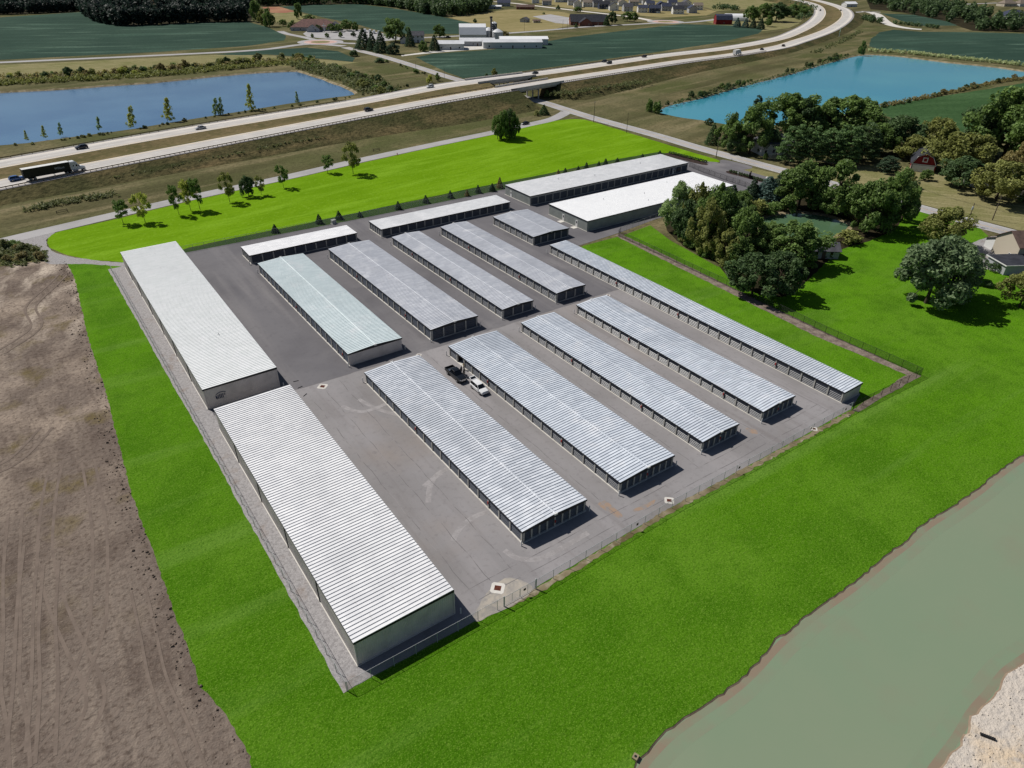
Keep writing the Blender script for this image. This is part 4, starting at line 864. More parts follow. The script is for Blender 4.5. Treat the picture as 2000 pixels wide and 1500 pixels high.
def proto(kind, var):
    key = (kind, var)
    if key in PROTO: return PROTO[key]
    rg = np.random.default_rng(abs(hash(kind)) % 1000+var*17 if False else sum(map(ord, kind))*7+var*131)
    tr = None
    if kind in ('round', 'wide', 'tall', 'oval'):
        n = {'round': 56, 'wide': 62, 'tall': 58, 'oval': 56}[kind]
        zc, rz_, rx = {'round': (.53, .43, .44), 'wide': (.53, .43, .45), 'tall': (.50, .47, .42), 'oval': (.48, .48, .43)}[kind]
        th = rg.random(n)*2*np.pi; ph = np.arccos(1-2*rg.random(n)*.92); rr = .55+.45*rg.random(n)**.5
        lump = 1+.34*np.sin(3*th+rg.random()*6)*np.sin(2*ph+rg.random()*6)+.12*rg.normal(size=n); up = np.clip(np.cos(ph), 0, 1); lump = lump*(1-(.42 if kind in ('tall', 'oval') else .22)*up**1.5); ax_ = .85+.3*rg.random()
        cen = np.stack([ax_*rx*rr*lump*np.sin(ph)*np.cos(th), rx/ax_*rr*lump*np.sin(ph)*np.sin(th), zc+rz_*rr*np.cos(ph)*(.9+.2*rg.random(n))], 1)
        rad = .06+.10*rg.random(n)**1.5
        q, t = leaves(cen, rad, 170, .042, rg); tr = trunk_mesh('trunk', cen, limbs=9)
    elif kind == 'young':
        n = 34; z = .26+.70*rg.random(n); w = .38*np.sin(np.clip((z-.22)/.78, 0, 1)*np.pi)**.7+.06
        th = rg.random(n)*2*np.pi; rr = rg.random(n)**.5
        cen = np.stack([w*rr*np.cos(th), w*rr*np.sin(th), z], 1); rad = np.stack([.085+.06*rg.random(n)]*2+[.06+.05*rg.random(n)], 1)
        q, t = leaves(cen, rad, 85, .05, rg, shell=.2); tr = trunk_mesh('trunk', cen, r0=.016, top=.9, limbs=10)
    elif kind == 'sparse':
        n = 40; z = .08+.90*rg.random(n); w = (.30*(1.05-z)+.03)*(.3+.7*rg.random(n)); th = rg.random(n)*2*np.pi
        lean = -.25
        cen = np.stack([w*np.cos(th)+lean*z, w*np.sin(th), z], 1); rad = .06+.05*rg.random(n)
        q, t = leaves(cen, rad, 36, .055, rg, shell=.1); tr = trunk_mesh('trunk', cen, r0=.012, top=.92, lean=lean, limbs=9)
    elif kind == 'spruce':
        C_, Rd = [], []
        for k in range(17):
            z = .06+.90*(k/16); w = .46*(1-z)**.9+.015; m = max(3, int(13*(1-z))+2)
            for j in range(m):
                a = 2*np.pi*(j+rg.random()*.7)/m; rr = w*(.72+.2*rg.random()); C_.append((rr*math.cos(a), rr*math.sin(a), z+rg.normal()*.012)); Rd.append((.05+.10*(1-z), .05+.10*(1-z), .03))
        q, t = leaves(C_, Rd, 32, .042, rg, droop=.25, shell=.1); tr = trunk_mesh('trunk', [(0, 0, .5)], r0=.022, top=.97, limbs=0)
    elif kind == 'pine':
        C_, Rd = [], []
        for k in range(11):
            z = .16+.80*(k/10); w = .42*(1-((z-.3)/.85)**2 if z > .3 else .85)+.03; m = max(3, int(8*w/.42)+1)
            for j in range(m):
                a = 2*np.pi*(j+rg.random())/m; rr = w*(.55+.45*rg.random()); C_.append((rr*math.cos(a), rr*math.sin(a), z+rg.normal()*.03)); Rd.append((.10+.05*rg.random(), .10+.05*rg.random(), .034))
        q, t = leaves(C_, Rd, 90, .042, rg, flat=.4, shell=.1); tr = trunk_mesh('trunk', C_, r0=.026, top=.95, limbs=12)
    elif kind == 'bush':
        n = 20; th = rg.random(n)*2*np.pi; ph = np.arccos(rg.random(n)); rr = .5+.4*rg.random(n)
        cen = np.stack([.38*rr*np.sin(ph)*np.cos(th), .38*rr*np.sin(ph)*np.sin(th), .16+.66*rr*np.cos(ph)], 1); rad = .13+.09*rg.random(n)
        q, t = leaves(cen, rad, 46, .085, rg, shell=.3)
    elif kind == 'ball':
        n = 26; th = rg.random(n)*2*np.pi; ph = np.arccos(1-1.7*rg.random(n))
        cen = np.stack([.36*np.sin(ph)*np.cos(th), .36*np.sin(ph)*np.sin(th), .48+.36*np.cos(ph)], 1); rad = np.full(n, .15)
        q, t = leaves(cen, rad, 46, .07, rg, shell=.4)
    q[:, :, 2] = np.maximum(q[:, :, 2], .002)
    PROTO[key] = (leaf_mesh(kind+'_crown', q, t), tr); return PROTO[key]
ORD = 'first second third fourth fifth sixth seventh eighth ninth tenth eleventh twelfth thirteenth fourteenth fifteenth sixteenth seventeenth eighteenth nineteenth twentieth'.split()
ORD += ['twenty-'+o for o in ORD[:9]]+['thirtieth']+['thirty-'+o for o in ORD[:9]]+['fortieth']
def plant_at(p, h, w, kind, leaf, name, label, group, r, cat='tree'):
    cr, tr = proto(kind, r.randrange(4)); rz = r.uniform(0, 6.28) if kind != 'sparse' else r.uniform(-.5, .5)+R(215)
    if tr is None:
        o = link(name, cr, MATS[leaf], loc=p, rot=(0, 0, rz), scale=(w, w, h)); return tag(o, label, cat, group)
    t = thing(name, label, cat, p, rz, group); t.scale = (w, w, h)
    link('crown', cr, MATS[leaf], t); link('trunk', tr, MATS['bark'], t); return t
KINDW = {'young': 1.15, 'sparse': 1.6, 'spruce': 1.35, 'pine': 1.05, 'bush': 1.05, 'ball': 1.0}
def plants(rows, name, phrase, group, seed, cat='tree', zb=0.0, step='from the left'):
    """rows: (u, v_base, v_top, width px, kind, leaf, look)"""
    r = random.Random(seed); rows = sorted(rows, key=lambda a: a[0])
    for i, (u, vb, vt, w, kind, leaf, look) in enumerate(rows):
        p = G(u, vb, zb); h = max(.6, height_at(p, vt)); ww = span_at(p, w)*KINDW.get(kind, 1.12)
        plant_at(p, h, ww, kind, leaf, name, '%s, %s %s %s' % (look, ORD[i], step, phrase), group, r, cat)

Y, SP, RD, WD, TL, OV, PN, BU, BA, YG = 'young', 'spruce', 'round', 'wide', 'tall', 'oval', 'pine', 'bush', 'ball', 'young'
plants([(241, 437, 389, 32, Y, 'leaf_green', 'dark young tree'), (284, 435, 377, 34, Y, 'leaf_yellow', 'yellowish young tree'), (350, 420, 360, 24, Y, 'leaf_green', 'slim young tree'), (373, 412, 350, 28, Y, 'leaf_yellow', 'olive young tree'), (391, 410, 346, 30, Y, 'leaf_green', 'dense young tree'),
        (449, 395, 336, 30, Y, 'leaf_olive', 'young tree'), (486, 384, 343, 26, OV, 'leaf_deep', 'dark bushy young tree'), (511, 381, 343, 18, Y, 'leaf_olive', 'small young tree'), (554, 367, 319, 24, Y, 'leaf_green', 'young tree'), (640, 338, 302, 26, Y, 'leaf_green', 'leafy young tree'), (690, 340, 277, 36, Y, 'leaf_olive', 'tallest young tree')],
       'young_tree', 'along the frontage road', 'young trees along the frontage road', 1)
plants([(972, 272, 220, 24, TL, 'leaf_green', 'tree'), (984, 274, 216, 26, TL, 'leaf_green', 'tree'), (995, 270, 215, 24, TL, 'leaf_deep', 'tree'), (1004, 271, 222, 22, TL, 'leaf_green', 'tree'), (990, 266, 216, 26, TL, 'leaf_deep', 'tree')],
       'clump_tree', 'in the lone clump on the lime lawn', 'clump of trees on the lime lawn', 2)
plants([(52, 275, 256, 9, 'sparse', 'leaf_yellow', 'wispy sapling'), (86, 270, 247, 12, 'sparse', 'leaf_yellow', 'wispy sapling'), (119, 264, 240, 12, 'sparse', 'leaf_pale', 'wispy sapling'), (194, 255, 229, 12, 'sparse', 'leaf_pale', 'wispy sapling'), (257, 249, 208, 22, 'sparse', 'leaf_yellow', 'leaning sapling'), (327, 237, 194, 24, 'sparse', 'leaf_yellow', 'leaning sapling'), (422, 225, 192, 18, 'sparse', 'leaf_pale', 'leaning sapling'), (432, 224, 190, 14, 'sparse', 'leaf_pale', 'leaning sapling'), (488, 216, 167, 20, 'sparse', 'leaf_yellow', 'tallest sapling'), (581, 203, 180, 10, 'sparse', 'leaf_pale', 'small sapling')],
       'sapling', 'on the near shore of the left lake', 'saplings on the near shore of the left lake', 3)
plants([(537.8, 454, 437.8, 13, SP, 'leaf_spruce', 'dark little spruce'), (623.9, 436.4, 418, 13, SP, 'leaf_spruce', 'dark little spruce'), (662.5, 428, 411.3, 13, SP, 'leaf_spruce', 'dark little spruce'), (703, 423.4, 412.6, 10, SP, 'leaf_spruce', 'dark little spruce'), (778, 409, 393, 12, SP, 'leaf_spruce', 'dark little spruce'), (832, 396, 381, 12, SP, 'leaf_spruce', 'dark little spruce'), (879.9, 386.5, 372, 11, SP, 'leaf_spruce', 'dark little spruce'), (912, 383, 369.5, 9, SP, 'leaf_brown', 'brownish little spruce'), (933.9, 376.7, 361, 11, SP, 'leaf_spruce', 'dark little spruce'), (961.4, 373.5, 358, 12, SP, 'leaf_spruce', 'dark little spruce'), (976, 367, 346, 12, SP, 'leaf_brown', 'brownish taller spruce'),
        (1090, 344, 331, 9, SP, 'leaf_brown', 'little spruce'), (1103.5, 343, 327.7, 11, SP, 'leaf_spruce', 'little spruce'), (1129, 338, 324, 10, SP, 'leaf_spruce', 'little spruce'), (1144.6, 335, 317, 12, SP, 'leaf_spruce', 'little spruce'), (1168.8, 330, 314.7, 10, SP, 'leaf_spruce', 'little spruce'), (1182, 327, 309.5, 12, SP, 'leaf_spruce', 'little spruce'), (1205, 322, 308, 11, SP, 'leaf_spruce', 'little spruce'), (1254, 313, 300, 10, SP, 'leaf_spruce', 'little spruce'), (1288, 305, 294, 10, SP, 'leaf_spruce', 'little spruce')],
       'spruce', 'in the spruce row behind the yard', 'little spruces behind the yard', 4)
plants([(1309+i*5.3, 300.5+i*1.32, 294.5+i*1.32, 7.5, BA, 'leaf_deep', 'round clipped shrub') for i in range(14)], 'hedge_shrub', 'in the hedge row by the entrance drive', 'hedge shrubs by the entrance drive', 5, 'shrub')
plants([(1427+i*5.2, 337+i*1.45, 330.5+i*1.45, 7.5, BA, 'leaf_deep', 'round clipped shrub') for i in range(13)], 'hedge_shrub', 'in the shrub row by the entrance sign', 'shrubs by the entrance sign', 6, 'shrub')
plants([(1384, 244, 231, 15, OV, 'leaf_deep', 'small dark tree'), (1390, 282, 240, 24, SP, 'leaf_deep', 'dark evergreen'), (1422, 294, 221, 44, OV, 'leaf_green', 'light green tree'), (1463, 301, 204, 68, OV, 'leaf_green', 'large leafy tree'), (1470, 260, 187, 26, PN, 'leaf_spruce', 'tall dark pine'), (1532, 272, 177, 98, RD, 'leaf_green', 'largest rounded tree'), (1574, 262, 186, 24, SP, 'leaf_spruce', 'dark spruce top'), (1580, 270, 202, 56, RD, 'leaf_deep', 'dark rounded tree'), (1640, 272, 187, 100, WD, 'leaf_green', 'broad maple'), (1680, 268, 190, 56, RD, 'leaf_green', 'rounded maple'),
        (1543, 319, 247, 60, PN, 'leaf_pine', 'feathery pine'), (1576, 321, 250, 54, PN, 'leaf_pine', 'feathery pine'), (1614, 320, 253, 66, PN, 'leaf_pine', 'bright feathery pine'), (1648, 322, 247, 64, PN, 'leaf_pine', 'feathery pine'), (1682, 314, 242, 64, PN, 'leaf_deep', 'dark feathery pine'), (1705, 300, 236, 56, RD, 'leaf_green', 'leafy tree'), (1500, 300, 250, 40, OV, 'leaf_deep', 'dark tree'), (1558, 276, 192, 60, RD, 'leaf_deep', 'dark rounded tree'), (1606, 275, 205, 56, OV, 'leaf_green', 'leafy tree'), (1440, 300, 262, 36, OV, 'leaf_deep', 'low dark tree')],
       'garden_tree', 'in the tree belt round the hidden house', 'trees round the hidden house', 7)
plants([(1750, 298, 222, 78, RD, 'leaf_deep', 'dark rounded tree'), (1821, 300, 226, 70, RD, 'leaf_olive', 'brownish tree'), (1779, 312, 264, 62, RD, 'leaf_olive', 'low olive tree'), (1867, 338, 256, 96, WD, 'leaf_olive', 'broad olive tree'), (1958, 310, 170, 124, TL, 'leaf_green', 'giant tree'), (1905, 300, 200, 80, RD, 'leaf_deep', 'tall dark tree'), (1874, 367, 307, 80, RD, 'leaf_deep', 'very dark round tree'), (1944, 392, 310, 88, WD, 'leaf_olive', 'broad olive green tree'), (1992, 345, 272, 66, RD, 'leaf_brown', 'russet tree'), (1807, 352, 331, 24, OV, 'leaf_green', 'small vase shaped tree'), (1734, 337, 306, 44, PN, 'leaf_spruce', 'low dark pine'), (1772, 366, 334, 30, OV, 'leaf_olive', 'small olive tree'), (1998, 395, 330, 60, RD, 'leaf_deep', 'dark tree at the frame edge'), (1838, 305, 262, 40, OV, 'leaf_deep', 'dark tree'), (2030, 330, 190, 110, RD, 'leaf_green', 'tall tree beyond the frame edge'), (1722, 285, 232, 46, RD, 'leaf_deep', 'dark tree'), (1700, 300, 250, 50, OV, 'leaf_deep', 'dark tree')],
       'garden_tree', 'round the small red barn', 'trees round the small red barn', 8)
plants([(1559, 406, 312, 88, OV, 'leaf_green', 'leafy tree'), (1625, 418, 310, 90, OV, 'leaf_green', 'leafy tree'), (1690, 452, 350, 82, OV, 'leaf_green', 'leafy tree'), (1736, 446, 331, 78, OV, 'leaf_green', 'tall leafy tree'), (1762, 430, 352, 40, OV, 'leaf_deep', 'dark tree'), (1496, 390, 345, 56, SP, 'leaf_blue', 'blue spruce'), (1519, 384, 337, 44, SP, 'leaf_spruce', 'dark spruce'), (1468, 390, 350, 36, SP, 'leaf_spruce', 'dark spruce'), (1474, 420, 379, 56, BU, 'leaf_olive', 'olive bush'), (1503, 417, 387, 50, BU, 'leaf_green', 'green bush'), (1536, 414, 372, 44, BU, 'leaf_green', 'green bush'), (1448, 420, 372, 40, OV, 'leaf_green', 'slender tree'), (1657, 474, 440, 56, BU, 'leaf_olive', 'low bush'), (1613, 470, 458, 12, BU, 'leaf_yellow', 'tiny bush'), (1618, 500, 478, 40, BU, 'leaf_deep', 'dark bush')],
       'pond_tree', 'between small pond and road', 'trees between the small pond and the road', 9)
plants([(1321, 452, 356, 58, RD, 'leaf_pale', 'grey-green loose tree'), (1356, 469, 352, 48, TL, 'leaf_olive', 'tall narrow tree'), (1340, 474, 392, 62, OV, 'leaf_deep', 'dense dark tree'), (1391, 480, 354, 68, TL, 'leaf_green', 'tall leafy tree'), (1428, 405, 361, 32, SP, 'leaf_spruce', 'dark spruce'), (1377, 498, 395, 56, TL, 'leaf_olive', 'olive tree'), (1420, 470, 390, 60, OV, 'leaf_deep', 'shaded dark tree'), (1450, 507, 405, 62, OV, 'leaf_green', 'leafy tree'), (1413, 514, 450, 56, OV, 'leaf_olive', 'low olive tree'), (1440, 520, 462, 50, OV, 'leaf_green', 'low green tree'), (1530, 515, 431, 108, WD, 'leaf_green', 'pale tipped tree'), (1566, 490, 433, 46, OV, 'leaf_pale', 'pale tipped tree'), (1490, 512, 440, 60, RD, 'leaf_green', 'leafy tree'), (1468, 578, 496, 92, RD, 'leaf_deep', 'dense fence tree'), (1518, 574, 489, 80, RD, 'leaf_deep', 'dense dark tree'), (1556, 520, 470, 60, RD, 'leaf_green', 'leafy tree')],
       'pond_tree', 'in the clump left of the small pond', 'trees left of the small pond', 10)
plants([(1839, 478, 405, 80, RD, 'leaf_olive', 'round olive green tree'), (1808, 592, 461, 128, OV, 'leaf_silver', 'big silvery tree'), (1850, 578, 470, 86, OV, 'leaf_silver', 'silvery tree behind the big one'), (1880, 545, 484, 50, OV, 'leaf_silver', 'low silvery tree'), (1990, 600, 530, 70, RD, 'leaf_olive', 'olive tree cut by the frame')],
       'lawn_tree', 'on the right-hand garden lawn', 'trees on the right-hand garden lawn', 11)
plants([(1900, 550, 538, 16, BA, 'leaf_deep', 'clipped ball shrub'), (1906, 557, 546, 14, BA, 'leaf_deep', 'clipped ball shrub'), (1927, 560, 548, 20, BA, 'leaf_deep', 'clipped ball shrub'), (1939, 530, 512, 24, BA, 'leaf_deep', 'clipped ball shrub'), (1916, 504, 494, 14, BA, 'leaf_deep', 'clipped ball shrub'), (1560, 317, 302, 8, OV, 'leaf_green', 'narrow shrub'), (1494, 312, 298, 7, OV, 'leaf_green', 'narrow shrub')],
       'clipped_shrub', 'of the clipped garden shrubs at the right', 'clipped garden shrubs', 12, 'shrub', step='from left')
plants([(502, 43, 1, 20, TL, 'leaf_green', 'tall tree'), (515, 48, 17, 16, OV, 'leaf_olive', 'tree'), (526, 52, 15, 22, OV, 'leaf_green', 'tree'), (584, 38, 2, 14, TL, 'leaf_green', 'slim tall tree'), (604, 40, 28, 20, RD, 'leaf_green', 'low round tree'), (553, 51, 37, 14, RD, 'leaf_green', 'small tree'), (573, 57, 39, 16, OV, 'leaf_green', 'small tree'), (621, 62, 48, 16, RD, 'leaf_deep', 'small dark tree'), (647, 63, 46, 14, RD, 'leaf_green', 'small tree'), (661, 62, 46, 17, RD, 'leaf_green', 'small tree'), (678, 60, 37, 22, RD, 'leaf_green', 'tree'), (695, 60, 42, 14, OV, 'leaf_green', 'tree'), (610, 73, 65, 6, OV, 'leaf_green', 'tiny tree'), (639, 74, 64, 8, OV, 'leaf_green', 'tiny tree'), (666, 73, 62, 9, OV, 'leaf_green', 'tiny tree'), (691, 72, 61, 9, OV, 'leaf_deep', 'tiny tree'), (773, 82, 33, 40, RD, 'leaf_green', 'big round tree'), (711, 96, 55, 30, SP, 'leaf_spruce', 'dark spruce'), (728, 99, 60, 20, SP, 'leaf_spruce', 'dark spruce'), (745, 103, 61, 26, SP, 'leaf_spruce', 'dark spruce'), (770, 106, 84, 26, OV, 'leaf_spruce', 'dark evergreen'), (801, 91, 53, 17, SP, 'leaf_spruce', 'dark spruce'), (826, 101, 79, 18, OV, 'leaf_green', 'leafy tree'), (849, 99, 68, 20, SP, 'leaf_spruce', 'dark spruce'), (858, 73, 47, 22, OV, 'leaf_green', 'leafy tree'), (928, 45, 36, 8, OV, 'leaf_deep', 'lone small tree'), (985, 74, 60, 16, RD, 'leaf_brown', 'brownish tree'), (691, 110, 94, 22, BU, 'leaf_deep', 'roadside bush'), (742, 122, 110, 26, BU, 'leaf_deep', 'roadside bush'), (812, 143, 132, 16, BU, 'leaf_green', 'roadside bush')],
       'farm_tree', 'round the church and farm', 'trees round the church and farm', 13)
plants([(1464, 43, 11, 26, RD, 'leaf_green', 'tree'), (1489, 42, 6, 32, RD, 'leaf_green', 'tree'), (1515, 42, 5, 46, RD, 'leaf_deep', 'large tree'), (1547, 34, 8, 30, RD, 'leaf_green', 'tree'), (1439, 53, 34, 14, SP, 'leaf_blue', 'spruce'), (1455, 54, 35, 13, SP, 'leaf_blue', 'spruce'), (1470, 55, 36, 13, SP, 'leaf_spruce', 'spruce'), (1485, 57, 36, 15, SP, 'leaf_spruce', 'spruce'), (1500, 52, 30, 16, OV, 'leaf_green', 'tree'), (1682, 107, 79, 14, OV, 'leaf_green', 'lone lakeside tree'), (1568, 30, 10, 24, RD, 'leaf_green', 'tree'), (1195, 48, 22, 18, RD, 'leaf_deep', 'hall tree'), (1184, 50, 30, 12, SP, 'leaf_deep', 'dark tree'), (1172, 48, 30, 11, SP, 'leaf_deep', 'dark tree'), (1161, 47, 32, 9, SP, 'leaf_deep', 'dark tree'), (1225, 42, 21, 18, RD, 'leaf_green', 'twin tree'), (1238, 43, 23, 14, RD, 'leaf_green', 'twin tree'), (1125, 40, 29, 10, OV, 'leaf_green', 'small tree'), (1125, 54, 44, 6, SP, 'leaf_deep', 'tiny tree'), (1062, 28, 24, 6, OV, 'leaf_green', 'tiny tree'), (1090, 18, 9, 8, SP, 'leaf_deep', 'tiny tree'), (1128, 24, 13, 16, RD, 'leaf_green', 'tree')],
       'far_tree', 'between the hall and the highway bend', 'trees between the hall and the highway bend', 14)
plants([(965, 150, 133, 12, OV, 'leaf_olive', 'small tree'), (950, 152, 141, 10, BU, 'leaf_deep', 'bush'), (840, 162, 142, 16, BU, 'leaf_yellow', 'yellow bush'), (855, 158, 142, 10, OV, 'leaf_green', 'small tree'), (1062, 224, 204, 18, SP, 'leaf_deep', 'dark conifer'), (1030, 214, 200, 12, BU, 'leaf_weed', 'bush'), (1048, 226, 212, 14, BU, 'leaf_olive', 'bush'), (1005, 196, 178, 16, OV, 'leaf_green', 'small tree'), (1068, 190, 172, 14, BU, 'leaf_green', 'bush'), (1020, 206, 190, 18, BU, 'leaf_weed', 'bush'), (1268, 218, 184, 16, BU, 'leaf_green', 'shoreline bush'), (1282, 222, 188, 22, BU, 'leaf_green', 'shoreline bush')],
       'roadside_tree', 'round the highway bridges', 'small trees round the highway bridges', 15)

# bank shrubs: too alike to tell apart one by one
def belt(name, line, n, width, hr, leafs, label, group, seed, z=0.0, kind='bush'):
    r = random.Random(seed); c = resample(crom(px(line), 5), 1.0)
    for i in range(n):
        p = c[min(len(c)-1, int(r.random()*len(c)))]+Vector((r.uniform(-width, width)*.7, r.uniform(-width, width), 0)); p.z = z
        h = r.uniform(*hr); plant_at(p, h, h*r.uniform(.9, 1.5), kind if r.random() > .2 else 'oval' if kind == 'bush' else kind, r.choice(leafs), name, label, group, r, 'shrub')
belt('bank_shrub', [(-20, 158), (100, 152), (200, 148), (330, 139), (450, 128), (560, 118), (600, 118)], 95, 7, (2.6, 6.5), ['leaf_olive', 'leaf_weed', 'leaf_yellow', 'leaf_brown', 'leaf_green', 'leaf_deep'], 'ragged autumn-tinted shrub on the far shore of the left lake', 'shrubs on the far shore of the left lake', 21)
belt('bank_shrub', [(590, 122), (640, 136), (690, 150), (735, 172), (750, 182)], 70, 11, (2.0, 5.0), ['leaf_green', 'leaf_weed', 'leaf_olive', 'leaf_deep'], 'green shrub in the thicket at the right end of the left lake', 'shrubs at the right end of the left lake', 22)
belt('bank_shrub', [(0, 288), (100, 277), (250, 256), (420, 228), (600, 204), (700, 188), (800, 168)], 60, 1.2, (.7, 1.8), ['leaf_weed', 'leaf_deep', 'leaf_olive'], 'low bush on the near shore of the left lake', 'low bushes on the near shore of the left lake', 23)
belt('bank_shrub', [(1262, 216), (1320, 200), (1400, 178), (1500, 152), (1600, 124), (1655, 108)], 62, 2.2, (1.4, 4.0), ['leaf_deep', 'leaf_green', 'leaf_weed'], 'dark bush on the highway side of the turquoise lake', 'bushes on the highway side of the turquoise lake', 24)
belt('bank_shrub', [(1700, 212), (1760, 202), (1850, 182), (1950, 160), (2020, 150)], 56, 2.0, (1.4, 3.2), ['leaf_weed', 'leaf_brown', 'leaf_deep'], 'brownish bush on the near shore of the turquoise lake', 'bushes on the near shore of the turquoise lake', 25)
belt('road_shrub', [(745, 118), (790, 132), (830, 146)], 16, 1.5, (1.2, 2.6), ['leaf_green', 'leaf_weed'], 'roadside bush along the county road beyond the bridges', 'bushes along the county road beyond the bridges', 26)
belt('corner_shrub', [(-20, 478), (20, 482), (50, 492), (70, 505), (20, 508), (-20, 500)], 34, 2.5, (1.0, 3.2), ['leaf_weed', 'leaf_olive', 'leaf_green', 'leaf_brown'], 'weedy shrub in the corner thicket by the gravel track', 'shrubs in the corner by the gravel track', 27)
belt('pond_shrub', [(1475, 425), (1520, 412), (1580, 408), (1640, 418), (1680, 436)], 26, 1.2, (.8, 2.0), ['leaf_weed', 'leaf_brown', 'leaf_olive'], 'low brown shrub round the far edge of the small pond', 'shrubs round the small pond', 28)
belt('pond_shrub', [(1320, 462), (1350, 480), (1390, 505), (1430, 525)], 18, 1.5, (1.5, 3.2), ['leaf_green', 'leaf_olive', 'leaf_deep'], 'undergrowth shrub at the lawn edge of the pond trees', 'undergrowth at the edge of the pond trees', 29)

# uncountable growth: reeds, weeds and far woods, one object each
def scatter_line(line, n, width, rg, z=0.0):
    c = resample(crom([G(*a) if len(a) == 3 else G(a[0], a[1]) for a in line], 5), 1.0); k = rg.integers(0, len(c), n)
    P = np.array([[c[i].x, c[i].y, c[i].z] for i in k]); P[:, :2] += rg.uniform(-width, width, (n, 2)); return P
def scatter_poly(poly, n, rg):
    P = px(poly); xs = [p.x for p in P]; ys = [p.y for p in P]; out = []
    while len(out) < n:
        x, y = rg.uniform(min(xs), max(xs)), rg.uniform(min(ys), max(ys)); ins = False; j = len(P)-1
        for i in range(len(P)):
            if (P[i].y > y) != (P[j].y > y) and x < (P[j].x-P[i].x)*(y-P[i].y)/(P[j].y-P[i].y)+P[i].x: ins = not ins
            j = i
        if ins: out.append((x, y, 0))
    return np.array(out)
def growth(name, P, hr, wr, per, size, m, label, cat, seed, upright=False):
    rg = np.random.default_rng(seed); n = len(P); h = rg.uniform(*hr, n); w = rg.uniform(*wr, n)
    cen = P.copy(); cen[:, 2] += h*.5; rad = np.stack([w*.5, w*.5, h*.48], 1)
    q, t = leaves(cen, rad, per, size, rg, flat=-.25 if upright else 0, shell=.35)
    q[:, :, 2] = np.maximum(q[:, :, 2], -.05)
    o = link(name, leaf_mesh(name, q, t), MATS[m]); return tag(o, label, cat, kind='stuff')
rgw = np.random.default_rng(99)
growth('reed_belt', scatter_line([(1700, 101), (1760, 104), (1850, 114), (1950, 124), (2050, 134)], 330, 3.5, rgw), (2, 3.4), (1.6, 3), 16, .9, 'leaf_reed', 'pale reed belt on the far shore of the turquoise lake', 'reeds', 31)
growth('thicket', scatter_line([(-20, 164), (100, 158), (200, 153), (330, 144), (450, 133), (560, 123), (600, 124)], 900, 9, rgw), (1.2, 3.4), (1.6, 3.6), 22, .8, 'leaf_olive', 'continuous olive undergrowth on the far shore of the left lake', 'undergrowth', 51)
growth('thicket', scatter_line([(-20, 160), (200, 148), (450, 128), (600, 120)], 260, 8, rgw), (2.0, 4.4), (2, 4), 24, .9, 'leaf_brown', 'russet undergrowth on the far shore of the left lake', 'undergrowth', 52)
growth('thicket', scatter_line([(590, 126), (640, 140), (690, 154), (735, 174), (745, 180)], 620, 12, rgw), (1.2, 3.4), (1.6, 3.4), 22, .8, 'leaf_weed', 'continuous undergrowth at the right end of the left lake', 'undergrowth', 53)
growth('weeds', scatter_line([(1262, 218), (1400, 181), (1500, 155), (1600, 127), (1655, 111)], 240, 2, rgw), (.6, 1.6), (1, 2), 14, .6, 'leaf_weed', 'rough grass at the highway side of the turquoise lake', 'weeds', 54)
growth('weeds', scatter_line([(1700, 212), (1850, 183), (1950, 161), (2040, 150)], 320, 2.2, rgw), (.8, 2.0), (1.2, 2.4), 16, .7, 'leaf_brown', 'brown rough growth on the near shore of the turquoise lake', 'weeds', 55)
growth('weeds', scatter_line([(-20, 484), (20, 488), (55, 498), (60, 508), (0, 508)], 420, 4, rgw), (.4, 1.2), (.8, 1.8), 16, .4, 'leaf_weed', 'weeds in the corner by the gravel track', 'weeds', 56)
growth('weeds', scatter_line([(620, 262), (660, 258), (690, 250), (720, 252)], 110, 4, rgw), (1, 2.2), (1, 2), 16, .5, 'leaf_weed', 'dark weed patch below the highway left of the lone clump', 'weeds', 32)
growth('weeds', scatter_line([(60, 410), (120, 398), (170, 390), (215, 383)], 160, 2.6, rgw), (.8, 2.0), (1, 2), 16, .5, 'leaf_weed', 'dark weed patch in the ditch at the far left', 'weeds', 33)
growth('weeds', scatter_line([(700, 240), (780, 226), (850, 214), (900, 206), (940, 196, 3)], 420, 5, rgw, 0), (1.0, 2.2), (1.2, 2.4), 14, .6, 'leaf_weed', 'tall weeds on the embankment left of the near bridge', 'weeds', 34)
growth('weeds', scatter_line([(1090, 186, 2.5), (1140, 176, 2.5), (1200, 168, 2), (1260, 160, 1.5)], 360, 6, rgw), (1.0, 2.2), (1.2, 2.4), 14, .6, 'leaf_weed', 'tall weeds on the embankment right of the near bridge', 'weeds', 35)
growth('weeds', scatter_line([(200, 350, 1), (300, 331, 1.2), (400, 311, 1.5), (520, 287, 2), (620, 268, 2.2)], 300, 2.5, rgw), (.5, 1.2), (.7, 1.6), 12, .45, 'leaf_weed', 'weeds below the guard rail at the left', 'weeds', 36)
growth('weeds', scatter_line([(1590, 104), (1620, 92), (1650, 78), (1680, 62)], 160, 3, rgw), (1, 2.2), (1.4, 2.4), 14, .8, 'leaf_weed', 'pale reeds in the ditch below the highway bend', 'weeds', 37)
growth('far_wood', scatter_line([(168, 22), (185, 36), (215, 46), (262, 49.5), (380, 43.5), (490, 41.5)], 190, 5, rgw), (14, 19), (8, 12), 130, 2.4, 'wood_far', 'dark front edge of the wood at the top left', 'wood', 61)
growth('far_wood', scatter_line([(-60, 29), (60, 26.5), (165, 21)], 90, 4, rgw), (11, 15), (7, 10), 110, 2.2, 'wood_far', 'dark front edge of the tree row at the far left', 'wood', 62)
